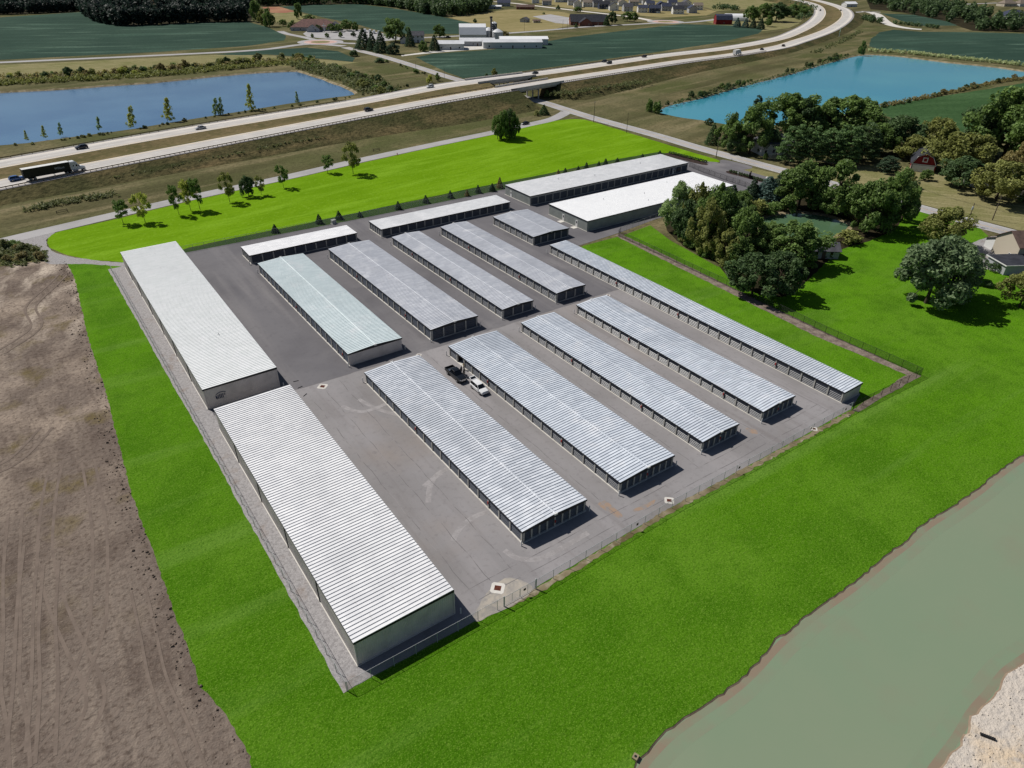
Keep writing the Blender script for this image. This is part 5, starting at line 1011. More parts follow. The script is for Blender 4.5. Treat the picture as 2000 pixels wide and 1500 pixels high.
growth('far_wood', scatter_line([(505, 12), (620, 8.5), (700, 7), (780, 15), (850, 29.5), (885, 31), (935, 24), (958, 15)], 190, 6, rgw), (13, 19), (8, 12), 130, 2.4, 'wood_mid', 'front edge of the wood above the church', 'wood', 63)
growth('far_wood', scatter_poly([(165, 22), (185, 36), (215, 46), (262, 49), (380, 43), (490, 41), (500, 20), (480, -30), (120, -35)], 560, rgw), (15, 20), (9, 13), 110, 3.0, 'wood_far', 'dark wood at the top left', 'wood', 41)
growth('far_wood', scatter_poly([(-60, 30), (60, 27), (165, 21), (160, -30), (-80, -30)], 240, rgw), (11, 15), (7, 10), 100, 2.6, 'wood_far', 'dark row of trees at the far left edge', 'wood', 42)
growth('far_wood', scatter_poly([(500, 12), (620, 8), (700, 6), (780, 14), (850, 29), (880, 31), (935, 24), (960, 14), (940, -30), (500, -40)], 560, rgw), (15, 20), (9, 13), 110, 3.0, 'wood_mid', 'wood behind the crop field above the church', 'wood', 43)
growth('far_wood', scatter_poly([(1690, -5), (1700, 18), (1760, 24), (1810, 34), (1850, 42), (1880, 54), (1900, 60), (1960, 62), (2060, 66), (2060, 45), (1960, 42), (1930, 30), (1880, 20), (1840, 2), (1820, -25), (1700, -30)], 420, rgw), (11, 16), (8, 12), 110, 2.4, 'wood_mid', 'wooded belt at the top right', 'wood', 44)
growth('far_wood', scatter_line([(1390, 18), (1440, 20), (1400, 14)], 26, 6, rgw), (4, 7), (5, 8), 40, 1.6, 'wood_mid', 'hedge line behind the red barn', 'wood', 45)
growth('far_wood', scatter_line([(1540, 30), (1565, 40), (1580, 24), (1560, 10), (1530, 2)], 60, 9, rgw), (5, 9), (5, 8), 50, 1.5, 'wood_mid', 'scrub inside the highway bend', 'wood', 46)
growth('far_wood', scatter_line([(1690, 38), (1705, 44), (1720, 46)], 26, 5, rgw), (5, 8), (5, 8), 50, 1.4, 'wood_mid', 'scrub beside the pale road stub', 'wood', 47)
growth('far_wood', scatter_line([(1740, 46), (1780, 50), (1830, 56)], 30, 4, rgw), (3, 5), (3, 6), 40, 1.2, 'wood_mid', 'hedge behind the pale road stub', 'wood', 48)
# loose earth along the edge of the lawn
r_ = random.Random(5); mb = MB()
for i in range(620):
    e = P_EDGE[r_.randrange(len(P_EDGE))]; d = abs(r_.gauss(0, 1.5)); x, y = e.x-.1-d, e.y+r_.uniform(-1, 1)-d*.3; s = r_.uniform(.04, .2)*(1.6 if r_.random() < .1 else 1)
    a = [(x+s*r_.uniform(.6, 1.2)*math.cos(k*math.pi/2+.4), y+s*r_.uniform(.6, 1.2)*math.sin(k*math.pi/2+.4)) for k in range(4)]
    mb.hexa([(p[0], p[1], .0) for p in a]+[(x+(p[0]-x)*.55+s*.1, y+(p[1]-y)*.55, s*r_.uniform(.5, 1.0)+.02) for p in a])
tag(mb.build('earth_clods', MATS['clod']), 'loose earth clods along the lawn edge of the dirt field', 'clods', kind='stuff')
mb = MB()
for i in range(900):
    e = P_SAND[r_.randrange(len(P_SAND))]; d = abs(r_.gauss(0, 4)); q = Vector((e.x+d*.75, e.y-d*.65, 0)); s = r_.uniform(.04, .22)
    a = [(q.x+s*r_.uniform(.6, 1.2)*math.cos(k*math.pi/2+.4), q.y+s*r_.uniform(.6, 1.2)*math.sin(k*math.pi/2+.4)) for k in range(4)]
    mb.hexa([(p[0], p[1], .0) for p in a]+[(q.x+(p[0]-q.x)*.5, q.y+(p[1]-q.y)*.5, s*r_.uniform(.5, 1.0)) for p in a])
tag(mb.build('rubble', MATS['sand']), 'pale rubble stones on the sand bank', 'rubble', kind='stuff')

# ================================================================== fences
def fence(pts, lab, h=1.85, step=3.05, mesh='chain_link', post='steel', name='chain_link_fence', rail=True, z0=.03, bars=False):
    P = [Vector((a[0], a[1], z0)) for a in pts]; t = thing(name, lab, 'fence', P[0])
    o = P[0]; L_ = [p-o for p in P]; R_ = resample(L_, step)+[L_[-1]]
    pm = MB().lathe([(.04, 0), (.04, h), (0, h+.03)], k=6).mesh('post')
    for p in R_: link('post', pm, MATS[post], t, loc=p)
    mb = MB(); up = Vector((0, 0, h))
    for a, b in zip(L_, L_[1:]): mb.tube(a+up, b+up, .026, k=5)
    if rail: mb.build('top_rail', MATS[post], t)
    mb = MB()
    if not bars:
        for a, b in zip(L_, L_[1:]): mb.quad(a+Vector((0, 0, .05)), b+Vector((0, 0, .05)), b+up, a+up)
        mb.build('wire_mesh', MATS[mesh], t)
    else:
        q = resample(L_, .16)
        for p in q: mb.box(p.x-.012, p.x+.012, p.y-.012, p.y+.012, .1, h)
        tag(mb.build('pickets', MATS[post], t), kind='stuff')
    return t
fence([(13.2, 51.4), (35.6, 51.1)], 'chain link fence before the tall near building')
fence([(41.0, 51.0), (68.4, 51.7), (93.6, 51.4), (117.4, 51.4)], 'chain link fence along the near side of the yard, right of the gate')
fence([(13.1, 51.5), (12.9, 80), (12.7, 113), (12.1, 202.8)], 'long chain link fence along the gravel strip')
fence([(31, 206), (84.5, 205), (141.8, 205)], 'chain link fence behind the yard along the verge')
fence([(146.2, 147.8), (144.0, 146.4), (142.6, 101.8), (140.9, 73.1), (141.0, 50.3), (117.6, 51.2)], 'dark chain link fence along the leaf litter strip', mesh='chain_link_dark', post='black_iron')
fence([(146.4, 148), (165, 150.8), (214, 152)], 'chain link fence before the large white roofed building')
e = [G(u, v) for u, v in ((1346, 326), (1372, 337), (1400, 347), (1440, 360), (1462, 368))]
fence([(p.x, p.y) for p in e], 'black iron picket fence at the entrance', h=1.9, post='black_iron', name='iron_fence', bars=True)
g = thing('fence_gate', 'double chain link gate with a small sign at the near fence', 'gate', (35.7, 51.05, .03))
for i, x in enumerate((0, 2.6)):
    mb = MB()
    for a, b in (((x, 0, .15), (x+2.5, 0, .15)), ((x, 0, 1.8), (x+2.5, 0, 1.8)), ((x, 0, .15), (x, 0, 1.8)), ((x+2.5, 0, .15), (x+2.5, 0, 1.8)), ((x+1.25, 0, .15), (x+1.25, 0, 1.8))): mb.tube(a, b, .03, k=6)
    f = mb.build('gate_leaf', MATS['steel'], g); MB().quad((x, 0, .15), (x+2.5, 0, .15), (x+2.5, 0, 1.8), (x, 0, 1.8)).build('wire_mesh', MATS['chain_link'], f)
for x in (-.1, 5.25): MB().lathe([(.09, 0), (.09, 2.0), (0, 2.06)], (x, 0, 0), k=8).build('gate_post', MATS['steel'], g)
MB().box(3.1, 3.5, -.06, -.035, 1.0, 1.4).build('sign_plate', MATS['black_iron'], g)
for x, y, w in ((60.5, 51.42, 'first'), (84.2, 51.45, 'second'), (104.2, 51.35, 'third'), (115.0, 51.3, 'fourth')):
    tag(MB().box(x-.2, x+.2, y-.05, y-.03, 1.0, 1.45).build('fence_sign', MATS['black_iron']), '%s small dark sign plate right of the gate on the near fence' % w, 'sign', 'sign plates on the near fence')

# ================================================================== vehicles
def ring(x, hw, z0, z1, cr=.18, tuck=.9):
    c = min(cr, (z1-z0)*.45, hw*.4)
    return [(x, -hw*tuck, z0), (x, -hw, z0+c*1.3), (x, -hw, z1-c), (x, -hw+c, z1), (x, hw-c, z1), (x, hw, z1-c), (x, hw, z0+c*1.3), (x, hw*tuck, z0)]
def wheel(t, x, y, r, w=.24):
    wt = MB().tube((x, y-w/2, r), (x, y+w/2, r), r, k=16).build('wheel', MATS['tyre'], t)
    s = 1 if y > 0 else -1
    MB().tube((x, y+s*w*.5, r), (x, y+s*(w*.5+.015), r), r*.62, k=12).build('rim', MATS['rim'], wt)
CARK = {  # length, width, lower stations (x, z0, ztop, hw), glass stations (x, z0, z1, hw0, hw1), roof stations
 'sedan': (4.75, 1.84, [(2.37, .38, .58, .62), (2.25, .26, .70, .82), (1.6, .22, .84, .90), (.9, .20, .92, .92), (-1.2, .20, .96, .92), (-1.9, .24, .98, .88), (-2.3, .32, .90, .80), (-2.37, .42, .74, .66)],
           [(1.15, .90, .93, .74, .70), (.25, .92, 1.36, .80, .62), (-.9, .94, 1.38, .80, .62), (-1.75, .96, 1.0, .72, .66)], [(.35, 1.37, .61), (-.2, 1.42, .62), (-.85, 1.39, .61)], .33, (1.45, -1.40)),
 'suv': (4.7, 1.9, [(2.35, .42, .72, .66), (2.25, .30, .92, .84), (1.5, .26, 1.02, .92), (.9, .24, 1.06, .94), (-1.6, .24, 1.10, .94), (-2.15, .30, 1.08, .90), (-2.33, .42, .96, .78)],
         [(1.1, 1.04, 1.08, .78, .74), (.3, 1.06, 1.60, .84, .66), (-1.7, 1.08, 1.62, .84, .64), (-2.2, 1.08, 1.16, .80, .72)], [(.4, 1.60, .65), (-.4, 1.67, .66), (-1.7, 1.62, .63)], .37, (1.45, -1.42)),
}
def car(name, label, p, rz, col, kind='suv', cat='car', group=None, hatch_open=False):
    L_, Wd, low, gl, rf, wr, ax = CARK[kind]; t = thing(name, label, cat, p, rz, group); m = MATS[col]
    MB().loft([ring(x, hw, z0, z1) for x, z0, z1, hw in low]).build('body', m, t, smooth=False, fix=True)
    MB().loft([[(x, -h0, z0), (x, -h1, z1), (x, h1, z1), (x, h0, z0)] for x, z0, z1, h0, h1 in gl]).build('windows', MATS['glass_dark'], t, fix=True)
    MB().loft([[(x, -h, z-.03), (x, -h*.9, z+.03), (x, h*.9, z+.03), (x, h, z-.03)] for x, z, h in rf]).build('roof', m, t, fix=True)
    mb = MB()
    for s in (-1, 1):
        for (xa, za, ha, xb, zb, hb) in ((gl[0][0], gl[0][1], gl[0][3], gl[1][0], gl[1][2], gl[1][4]), (-.3, gl[1][1], gl[1][3]+.01, -.35, gl[1][2], gl[1][4]+.01), (gl[-1][0], gl[-1][1]+.02, gl[-1][3], gl[-2][0], gl[-2][2], gl[-2][4])):
            mb.tube((xa, s*ha, za), (xb, s*hb, zb), .05, k=5)
    mb.build('pillars', m, t)
    for x in ax:
        for s in (-1, 1): wheel(t, x, s*(Wd/2-.12), wr)
    fx, rx = L_/2, -L_/2
    for s in (-1, 1):
        MB().box(fx-.14, fx-.02, s*.62-.16, s*.62+.16, low[1][1]+.32, low[1][1]+.46).build('headlight', MATS['lamp_white'], t)
        MB().box(rx+.03, rx+.16, s*.68-.12, s*.68+.12, .72, .92).build('tail_light', MATS['lamp_red'], t)
        MB().box(.82, .98, s*(Wd/2+.02)-.09, s*(Wd/2+.02)+.09, gl[0][1]+.02, gl[0][1]+.15).build('mirror', m, t)
    if hatch_open:
        mb = MB().hexa([(-1.75, -.68, 1.64), (-1.75, .68, 1.64), (-2.75, .66, 1.86), (-2.75, -.66, 1.86), (-1.75, -.68, 1.70), (-1.75, .68, 1.70), (-2.75, .66, 1.92), (-2.75, -.66, 1.92)]); mb.build('tailgate', m, t, fix=True)
        MB().quad((-1.9, -.58, 1.735), (-2.55, -.56, 1.88), (-2.55, .56, 1.88), (-1.9, .58, 1.735)).build('tailgate_glass', MATS['glass_dark'], t, fix=True)
        MB().box(-2.2, -1.72, -.7, .7, .9, 1.12).build('boot_floor', MATS['glass_dark'], t)
    return t
def on_road(P, u, v, back=False):
    z = min(P, key=lambda p: (p-G(u, v, p.z)).length).z; p = G(u, v, z); i = min(range(1, len(P)-1), key=lambda k: (P[k]-p).length)
    d = P[i+1]-P[i-1]; a = math.atan2(d.y, d.x); p.z = P[i].z+.012
    return p, a+(math.pi if back else 0)
HG = 'vehicles on the highway'
for P, u, v, bk, col, kd, nm, lab in (
    (FC, 160, 290.5, True, 'car_navy', 'suv', 'suv', 'dark sport utility car on the far carriageway above the black trailer'),
    (FC, 392, 252, True, 'car_silver', 'sedan', 'car', 'silver sedan on the far carriageway beside the left lake'),
    (FC, 840, 171, True, 'car_white', 'suv', 'suv', 'white sport utility car on the far carriageway left of the bridges'),
    (FC, 1045, 144, True, 'car_grey', 'sedan', 'car', 'dark sedan just right of the far bridge'),
    (FC, 1180, 121.5, True, 'car_navy', 'suv', 'suv', 'left one of two dark cars side by side on the far carriageway'),
    (FC, 1190, 124.5, True, 'car_black', 'suv', 'suv', 'right one of two dark cars side by side on the far carriageway'),
    (FC, 1258, 112, True, 'car_maroon', 'suv', 'suv', 'lone dark car on the far carriageway above the crop field edge'),
    (NC, 720, 216.5, False, 'car_navy', 'suv', 'suv', 'dark sport utility car on the near carriageway left of the bridges'),
    (NC, 1488, 97.5, False, 'car_navy', 'sedan', 'car', 'small dark car ahead of the white box truck'),
    (NC, 1530, 90.5, False, 'car_maroon', 'suv', 'suv', 'dark car second ahead of the white box truck'),
    (FC, 1602, 21, True, 'car_black', 'suv', 'suv', 'dark car on the inner lane of the far bend'),
    (NC, 1642, 21, False, 'car_black', 'sedan', 'car', 'dark car on the outer lane of the far bend'),
    (NC, 33, 352, False, 'car_blue', 'suv', 'suv', 'blue car following the black trailer')):
    p, a = on_road(P, u, v, bk); car(nm, lab, p, a, col, kd, 'car', HG)
p = G(1026, 243); d = FR[-10]-FR[-16]; car('car', 'black car on the frontage road right of the lone tree clump', (p.x, p.y, .05), math.atan2(d.y, d.x)+math.pi, 'car_black', 'sedan')
p = G(1906, 517); car('car', 'dark sedan parked beside the house at the right edge', (p.x, p.y, .034), R(-32), 'car_navy', 'sedan')
# semi truck
p, a = on_road(NC, 112, 342)
t = thing('semi_truck', 'semi truck with white sleeper cab and black trailer on the near carriageway', 'truck', p, a, HG)
MB().box(-10.4, 4.6, -1.28, 1.28, 1.15, 4.02).build('trailer_box', MATS['trailer_black'], t)
MB().box(-10.42, 4.62, -1.30, 1.30, 4.024, 4.10).build('trailer_roof', MATS['white_paint'], t)
MB().box(-10.3, 5.2, -.5, .5, .8, 1.14).build('trailer_frame', MATS['trailer_black'], t)
for x in (-8.6, -7.3, 3.2, 4.5):
    for s in (-1, 1): wheel(t, x, s*1.0, .52, .5)
MB().loft([ring(4.95, 1.22, 1.0, 3.95, .2), ring(6.4, 1.22, 1.0, 3.98, .25), ring(7.0, 1.2, 1.0, 3.5, .3), ring(7.35, 1.18, 1.0, 2.9, .3)]).build('sleeper_cab', MATS['car_white'], t, fix=True)
MB().loft([ring(7.3, 1.14, .75, 2.05, .3), ring(8.6, 1.0, .7, 1.95, .35), ring(9.35, .9, .65, 1.7, .35), ring(9.55, .8, .6, 1.4, .3)]).build('bonnet', MATS['car_white'], t, fix=True)
MB().hexa([(7.30, -1.02, 2.10), (7.95, -.9, 2.04), (7.95, .9, 2.04), (7.30, 1.02, 2.10), (7.1, -1.0, 2.95), (7.25, -.92, 2.95), (7.25, .92, 2.95), (7.1, 1.0, 2.95)]).build('windscreen', MATS['glass_dark'], t, fix=True)
for s in (-1, 1):
    wheel(t, 8.75, s*1.0, .52, .36); MB().box(6.5, 7.05, s*1.2-.03, s*1.2+.03, 2.1, 2.75).build('side_window', MATS['glass_dark'], t); MB().box(5.5, 5.9, s*1.22-.02, s*1.22+.02, 2.3, 2.7).build('sleeper_window', MATS['glass_dark'], t)
    MB().tube((5.2, s*1.0, .85), (7.0, s*1.0, .85), .33, k=12).build('fuel_tank', MATS['chrome'], t); MB().box(7.6, 7.7, s*1.35-.12, s*1.35+.12, 2.2, 2.8).build('mirror', MATS['car_white'], t)
    MB().box(4.7, 5.0, s*1.2-.08, s*1.2+.08, 1.2, 3.9).build('fairing', MATS['car_white'], t)
    MB().box(-1.0, -.8, s*.9-.1, s*.9+.1, .3, 1.14).build('landing_leg', MATS['steel'], t)
fc = bpy.data.curves.new('lettering', 'FONT'); fc.body = 'Wilson'; fc.size = 1.15; fc.shear = .25; fc.extrude = .005; fc.align_x = 'CENTER'; fc.materials.append(MATS['white_paint'])
o = bpy.data.objects.new('lettering', fc); COL.objects.link(o); me_ = bpy.data.meshes.new_from_object(o.evaluated_get(bpy.context.evaluated_depsgraph_get())); bpy.data.objects.remove(o)
o = bpy.data.objects.new('lettering', me_); COL.objects.link(o); o.parent = t; o.location = (1.0, -1.295, 2.25); o.rotation_euler = (R(90), 0, 0)
# white box truck
p, a = on_road(NC, 1440, 107)
t = thing('box_truck', 'white box truck on the near carriageway before the bend', 'truck', p, a, HG)
MB().box(-5.2, 2.2, -1.25, 1.25, 1.0, 3.7).build('cargo_box', MATS['white_paint'], t); MB().box(-5.1, 3.8, -.5, .5, .7, .98).build('frame', MATS['trailer_black'], t)
MB().loft([ring(2.35, 1.1, .7, 2.5), ring(3.4, 1.1, .6, 2.45), ring(3.9, 1.05, .6, 1.5), ring(4.7, .95, .6, 1.35)]).build('cab', MATS['car_white'], t, fix=True)
MB().hexa([(3.5, -.9, 1.56), (3.95, -.85, 1.56), (3.95, .85, 1.56), (3.5, .9, 1.56), (3.42, -.85, 2.3), (3.5, -.82, 2.3), (3.5, .82, 2.3), (3.42, .85, 2.3)]).build('windscreen', MATS['glass_dark'], t, fix=True)
for x in (-3.4, 3.7):
    for s in (-1, 1): wheel(t, x, s*1.0, .46, .4)
# pickup in the yard
def pickup(label, p, rz):
    t = thing('pickup_truck', label, 'pickup truck', p, rz); m = MATS['car_black']
    MB().loft([ring(2.95, .8, .48, .95), ring(2.85, .94, .42, 1.12), ring(1.9, .98, .4, 1.2), ring(1.2, .99, .4, 1.22), ring(-.95, .99, .4, 1.22), ring(-1.0, .99, .4, .86), ring(-2.8, .98, .45, .86), ring(-2.9, .95, .5, .82)]).build('body', m, t, fix=True)
    for s in (-1, 1): MB().box(-2.88, -1.0, s*.94-.05, s*.94+.05, .84, 1.24).build('bed_side', m, t)
    MB().box(-2.92, -2.82, -.89, .89, .84, 1.24).build('tailgate', m, t); MB().box(-2.8, -1.02, -.88, .88, .862, .875).build('bed_floor', MATS['car_grey'], t)
    MB().box(-1.6, -1.1, -.8, .8, .88, 1.2).build('tool_box', MATS['chrome'], t)
    MB().loft([[(x, -h0, z0), (x, -h1, z1), (x, h1, z1), (x, h0, z0)] for x, z0, z1, h0, h1 in ((1.35, 1.2, 1.24, .84, .8), (.55, 1.2, 1.84, .88, .72), (-.75, 1.2, 1.86, .88, .72), (-1.0, 1.2, 1.26, .86, .84))]).build('windows', MATS['glass_dark'], t, fix=True)
    MB().loft([[(x, -h, z-.03), (x, -h*.9, z+.03), (x, h*.9, z+.03), (x, h, z-.03)] for x, z, h in ((.6, 1.85, .71), (-.1, 1.9, .72), (-.8, 1.87, .71))]).build('roof', m, t, fix=True)
    for x in (1.9, -1.75):
        for s in (-1, 1): wheel(t, x, s*.88, .41, .28)
    for x, ang in ((.95, 62), (-.1, 58)):
        c, s_ = math.cos(R(ang)), math.sin(R(ang))
        A = (x, 1.0); B = (x-c*1.0, 1.0+s_*1.0); n = (.06*s_, .06*c)
        MB().hexa([(A[0], A[1], .5), (B[0], B[1], .5), (B[0]+n[0], B[1]+n[1], .5), (A[0]+n[0], A[1]+n[1], .5), (A[0], A[1], 1.2), (B[0], B[1], 1.2), (B[0]+n[0], B[1]+n[1], 1.2), (A[0]+n[0], A[1]+n[1], 1.2)]).build('open_door', m, t, fix=True)
        MB().hexa([(A[0], A[1], 1.21), (B[0], B[1], 1.21), (B[0]+n[0]*.5, B[1]+n[1]*.5, 1.21), (A[0]+n[0]*.5, A[1]+n[1]*.5, 1.21), (A[0]*.7+B[0]*.3, A[1]*.7+B[1]*.3, 1.75), (B[0], B[1], 1.75), (B[0]+n[0]*.5, B[1]+n[1]*.5, 1.75), (A[0]*.7+B[0]*.3, A[1]*.7+B[1]*.3+.02, 1.75)]).build('door_window', MATS['glass_dark'], t, fix=True)
    for s in (-1, 1): MB().box(2.86, 2.96, s*.7-.14, s*.7+.14, .8, 1.0).build('headlight', MATS['lamp_white'], t)
    MB().box(2.9, 2.99, -.5, .5, .62, .98).build('grille', MATS['chrome'], t)
pw = (G(891, 742, .4)+G(876.5, 730, .4))/2; pickup('black pickup truck with open doors beside the open unit', (pw.x+.85, pw.y, .045), R(-90))
sw = (G(936.7, 767.7, .35)+G(921.9, 756.6, .35))/2; car('suv', 'white sport utility car with raised tailgate between the first two near rows', (sw.x+.82, sw.y, .045), R(-90), 'car_white', 'suv', hatch_open=True)
# goods at the open unit
tag(MB().box(64.6, 65.3, 107.6, 108.3, .13, 1.25).build('storage_box', MATS['white_paint']), 'tall pale box standing inside the open unit', 'box')
# person by the open pickup door: one skinned body, clothing as separate shells is too fine for this distance
mat('skin', C(196, 150, 122), rough=.6); mat('cloth_tan', C(136, 118, 84), rough=.95); mat('cloth_dark', C(44, 44, 52), rough=.95); mat('hair', C(52, 38, 28), rough=.9)
def person(label, loc, rz):
    t = thing('person', label, 'person', loc, rz)
    V = [(0, 0, .96), (0, 0, 1.12), (0, 0, 1.30), (0, .0, 1.44), (0, .01, 1.54), (0, .02, 1.66), (.18, 0, 1.40), (.26, .10, 1.16), (.22, .34, 1.06), (.21, .42, 1.05), (-.18, 0, 1.40), (-.25, .04, 1.14), (-.24, .22, .96), (-.24, .29, .93), (.09, 0, .90), (.10, .03, .50), (.10, 0, .09), (.10, .15, .05), (-.09, 0, .90), (-.11, -.06, .50), (-.12, -.12, .09), (-.12, .03, .05)]
    E_ = [(0, 1), (1, 2), (2, 3), (3, 4), (4, 5), (3, 6), (6, 7), (7, 8), (8, 9), (3, 10), (10, 11), (11, 12), (12, 13), (0, 14), (14, 15), (15, 16), (16, 17), (0, 18), (18, 19), (19, 20), (20, 21)]
    rad = [.15, .14, .165, .12, .06, .105, .075, .05, .036, .04, .075, .05, .036, .04, .095, .068, .045, .045, .095, .068, .045, .045]
    me = bpy.data.meshes.new('body'); me.from_pydata(V, E_, []); o = bpy.data.objects.new('body', me); COL.objects.link(o); o.parent = t
    sk = o.modifiers.new('skin', 'SKIN'); o.modifiers.new('sub', 'SUBSURF').levels = 1; o.modifiers['sub'].render_levels = 2
    for i, r in enumerate(rad): me.skin_vertices[0].data[i].radius = (r, r*.85 if i < 4 else r)
    me.skin_vertices[0].data[0].use_root = True
    m = bpy.data.materials.new('person_body'); m.use_nodes = True; nt = m.node_tree; tc = nt.nodes.new('ShaderNodeTexCoord'); sx = nt.nodes.new('ShaderNodeSeparateXYZ'); cr = nt.nodes.new('ShaderNodeValToRGB'); mr = nt.nodes.new('ShaderNodeMath'); mr.operation = 'MULTIPLY'; mr.inputs[1].default_value = .5
    nt.links.new(tc.outputs['Object'], sx.inputs[0]); nt.links.new(sx.outputs[2], mr.inputs[0]); nt.links.new(mr.outputs[0], cr.inputs[0]); nt.links.new(cr.outputs[0], nt.nodes['Principled BSDF'].inputs['Base Color'])
    el = cr.color_ramp; el.interpolation = 'CONSTANT'; el.elements[0].color = C(40, 36, 34); el.elements[1].position = .05; el.elements[1].color = C(44, 46, 56)
    e1 = el.elements.new(.475); e1.color = C(136, 118, 84); e2 = el.elements.new(.745); e2.color = C(196, 150, 122); me.materials.append(m)
    MB().lathe([(.0, .13), (.07, .11), (.11, .04), (.112, -.02), (.10, -.05)], (0, -.01, 1.68), k=12).build('hair', MATS['hair'], t, smooth=True)
    for s in (-1, 1):
        mb = MB()
        hx, hy, hz = (.21, .44, 1.05) if s > 0 else (-.24, .31, .925)
        for k in range(5): mb.tube((hx+(k-2)*.017, hy, hz), (hx+(k-2)*.019, hy+(.07 if k else .04), hz-.012*(k % 2)), .009, .007, 5)
        mb.build('fingers', MATS['skin'], t)
pp = G(908, 722); person('person in tan top and dark trousers standing by the open pickup door', (pp.x-.25, pp.y, .045), R(80))
# vans in the church parking lot
for i, (u, v) in enumerate(((713, 63), (723, 64), (731, 65.5), (740, 67))):
    p = G(u, v); t = thing('van', '%s white van from the left in the church parking lot' % ORD[i], 'van', (p.x, p.y, .05), R(62), 'white vans at the church')
    MB().loft([ring(-3.2, 1.1, .5, 2.9), ring(1.8, 1.1, .5, 2.9), ring(2.5, 1.08, .5, 2.0), ring(3.3, 1.0, .5, 1.4)]).build('body', MATS['car_white'], t, fix=True)
    MB().hexa([(1.95, -.9, 1.95), (2.62, -.85, 1.9), (2.62, .85, 1.9), (1.95, .9, 1.95), (1.85, -.85, 2.6), (2.1, -.8, 2.6), (2.1, .8, 2.6), (1.85, .85, 2.6)]).build('windscreen', MATS['glass_dark'], t, fix=True)
    for x in (-2, 2.2):
        for s in (-1, 1): wheel(t, x, s*.95, .4)
p = G(876, 74); car('car', 'dark car on the road beside the farm', (p.x, p.y, .05), R(-24), 'car_black', 'suv')

# ================================================================== poles, wires, signs
def pole(u, vb, vt, lab, cross=True, transformer=False, r=.17):
    p = G(u, vb); h = height_at(p, vt); t = thing('utility_pole', lab, 'pole', p)
    MB().tube((0, 0, 0), (0, 0, h), r, r*.62, k=10).build('shaft', MATS['wood_pole'], t)
    if cross:
        a = R(35); c, s = math.cos(a)*1.2, math.sin(a)*1.2
        MB().tube((-c, -s, h-.5), (c, s, h-.5), .07, k=6).build('cross_arm', MATS['wood_pole'], t)
        for k in (-.95, -.4, .4, .95): MB().lathe([(.05, 0), (.07, .08), (.03, .2), (0, .2)], (c*k, s*k, h-.44), k=8).build('insulator', MATS['steel'], t)
    if transformer: MB().lathe([(0, 0), (.28, 0), (.28, .9), (.1, 1.0), (0, 1.0)], (-.42, -.1, h*.72), k=12).build('transformer', MATS['steel'], t)
    return p+Vector((0, 0, h-.4))
PT = [pole(1159.4, 239, 198, 'utility pole nearest the highway bridges', True), pole(1223.6, 260, 220, 'slim pole between the bridges and the entrance', False, r=.12), pole(1398.4, 307.7, 267, 'utility pole beside the entrance drive', True),
      pole(1887.5, 440, 396.5, 'leaning pole with a grey transformer by the road', False, True), pole(1937.8, 430, 381.5, 'bare wooden pole on the olive lawn at the right', False)]
pole(868, 152, 127, 'slim pole left of the far bridge', False, r=.1); pole(812, 134, 120, 'small pole by the county road beyond the bridges', False, r=.1); pole(1024, 61, 38, 'far pole in the tan field', False, r=.14); pole(1099, 57, 38, 'left one of two far poles by the hall', False, r=.14); pole(1108, 56, 40, 'right one of two far poles by the hall', False, r=.14)
def wire(a, b, lab, sag=1.0, k=3):
    t = thing('power_line', lab, 'power line', (0, 0, 0)); w = (b-a); w = Vector((w.y, -w.x, 0)).normalized()
    for j in range(k):
        o = w*(j-(k-1)/2)*.8; mb = MB(); n = 14
        pts = [a.lerp(b, i/n)+o-Vector((0, 0, sag*4*(i/n)*(1-i/n))) for i in range(n+1)]
        for q, s in zip(pts, pts[1:]): mb.tube(q, s, .022, k=4, caps=False)
        mb.build('wire', MATS['black_iron'], t)
wire(PT[2], Vector((G(1700, 380).x, G(1700, 380).y, 9)), 'wires running from the entrance pole towards the trees', 1.2)
wire(PT[3], Vector((G(2200, 516).x, G(2200, 516).y, 9)), 'wires running from the transformer pole out of the frame', 1.0, 2)
wire(Vector((G(1700, 380).x, G(1700, 380).y, 9)), PT[3], 'wires between the pond trees and the transformer pole', 1.0, 2)
# green highway sign
p, a = on_road(NC, 1640, 66); t = thing('highway_sign', 'green highway guide sign beside the bend', 'sign', (p.x, p.y, 2.4), R(215))
for x in (-1.6, 1.6): MB().tube((x, 0, -2.6), (x, 0, 3.4), .12, k=6).build('post', MATS['steel'], t)
b = MB().box(-2.9, 2.9, -.18, -.12, 1.0, 5.0).build('panel', MATS['sign_green'], t); MB().box(-2.4, .8, -.18, -.12, 5.02, 6.0).build('exit_tab', MATS['sign_green'], t)
for i, (x0, x1, z) in enumerate(((-2.2, 1.2, 3.2), (-2.2, .4, 2.2))): MB().box(x0, x1, -.20, -.182, z, z+.5).build('legend', MATS['line_white'], b)
MB().lathe([(0, 0), (.5, 0), (.5, .02), (0, .02)], (0, 0, 0), 12).build('route_marker', MATS['line_white'], b, location=(1.7, -.185, 4.1), rotation_euler=(R(90), 0, 0))
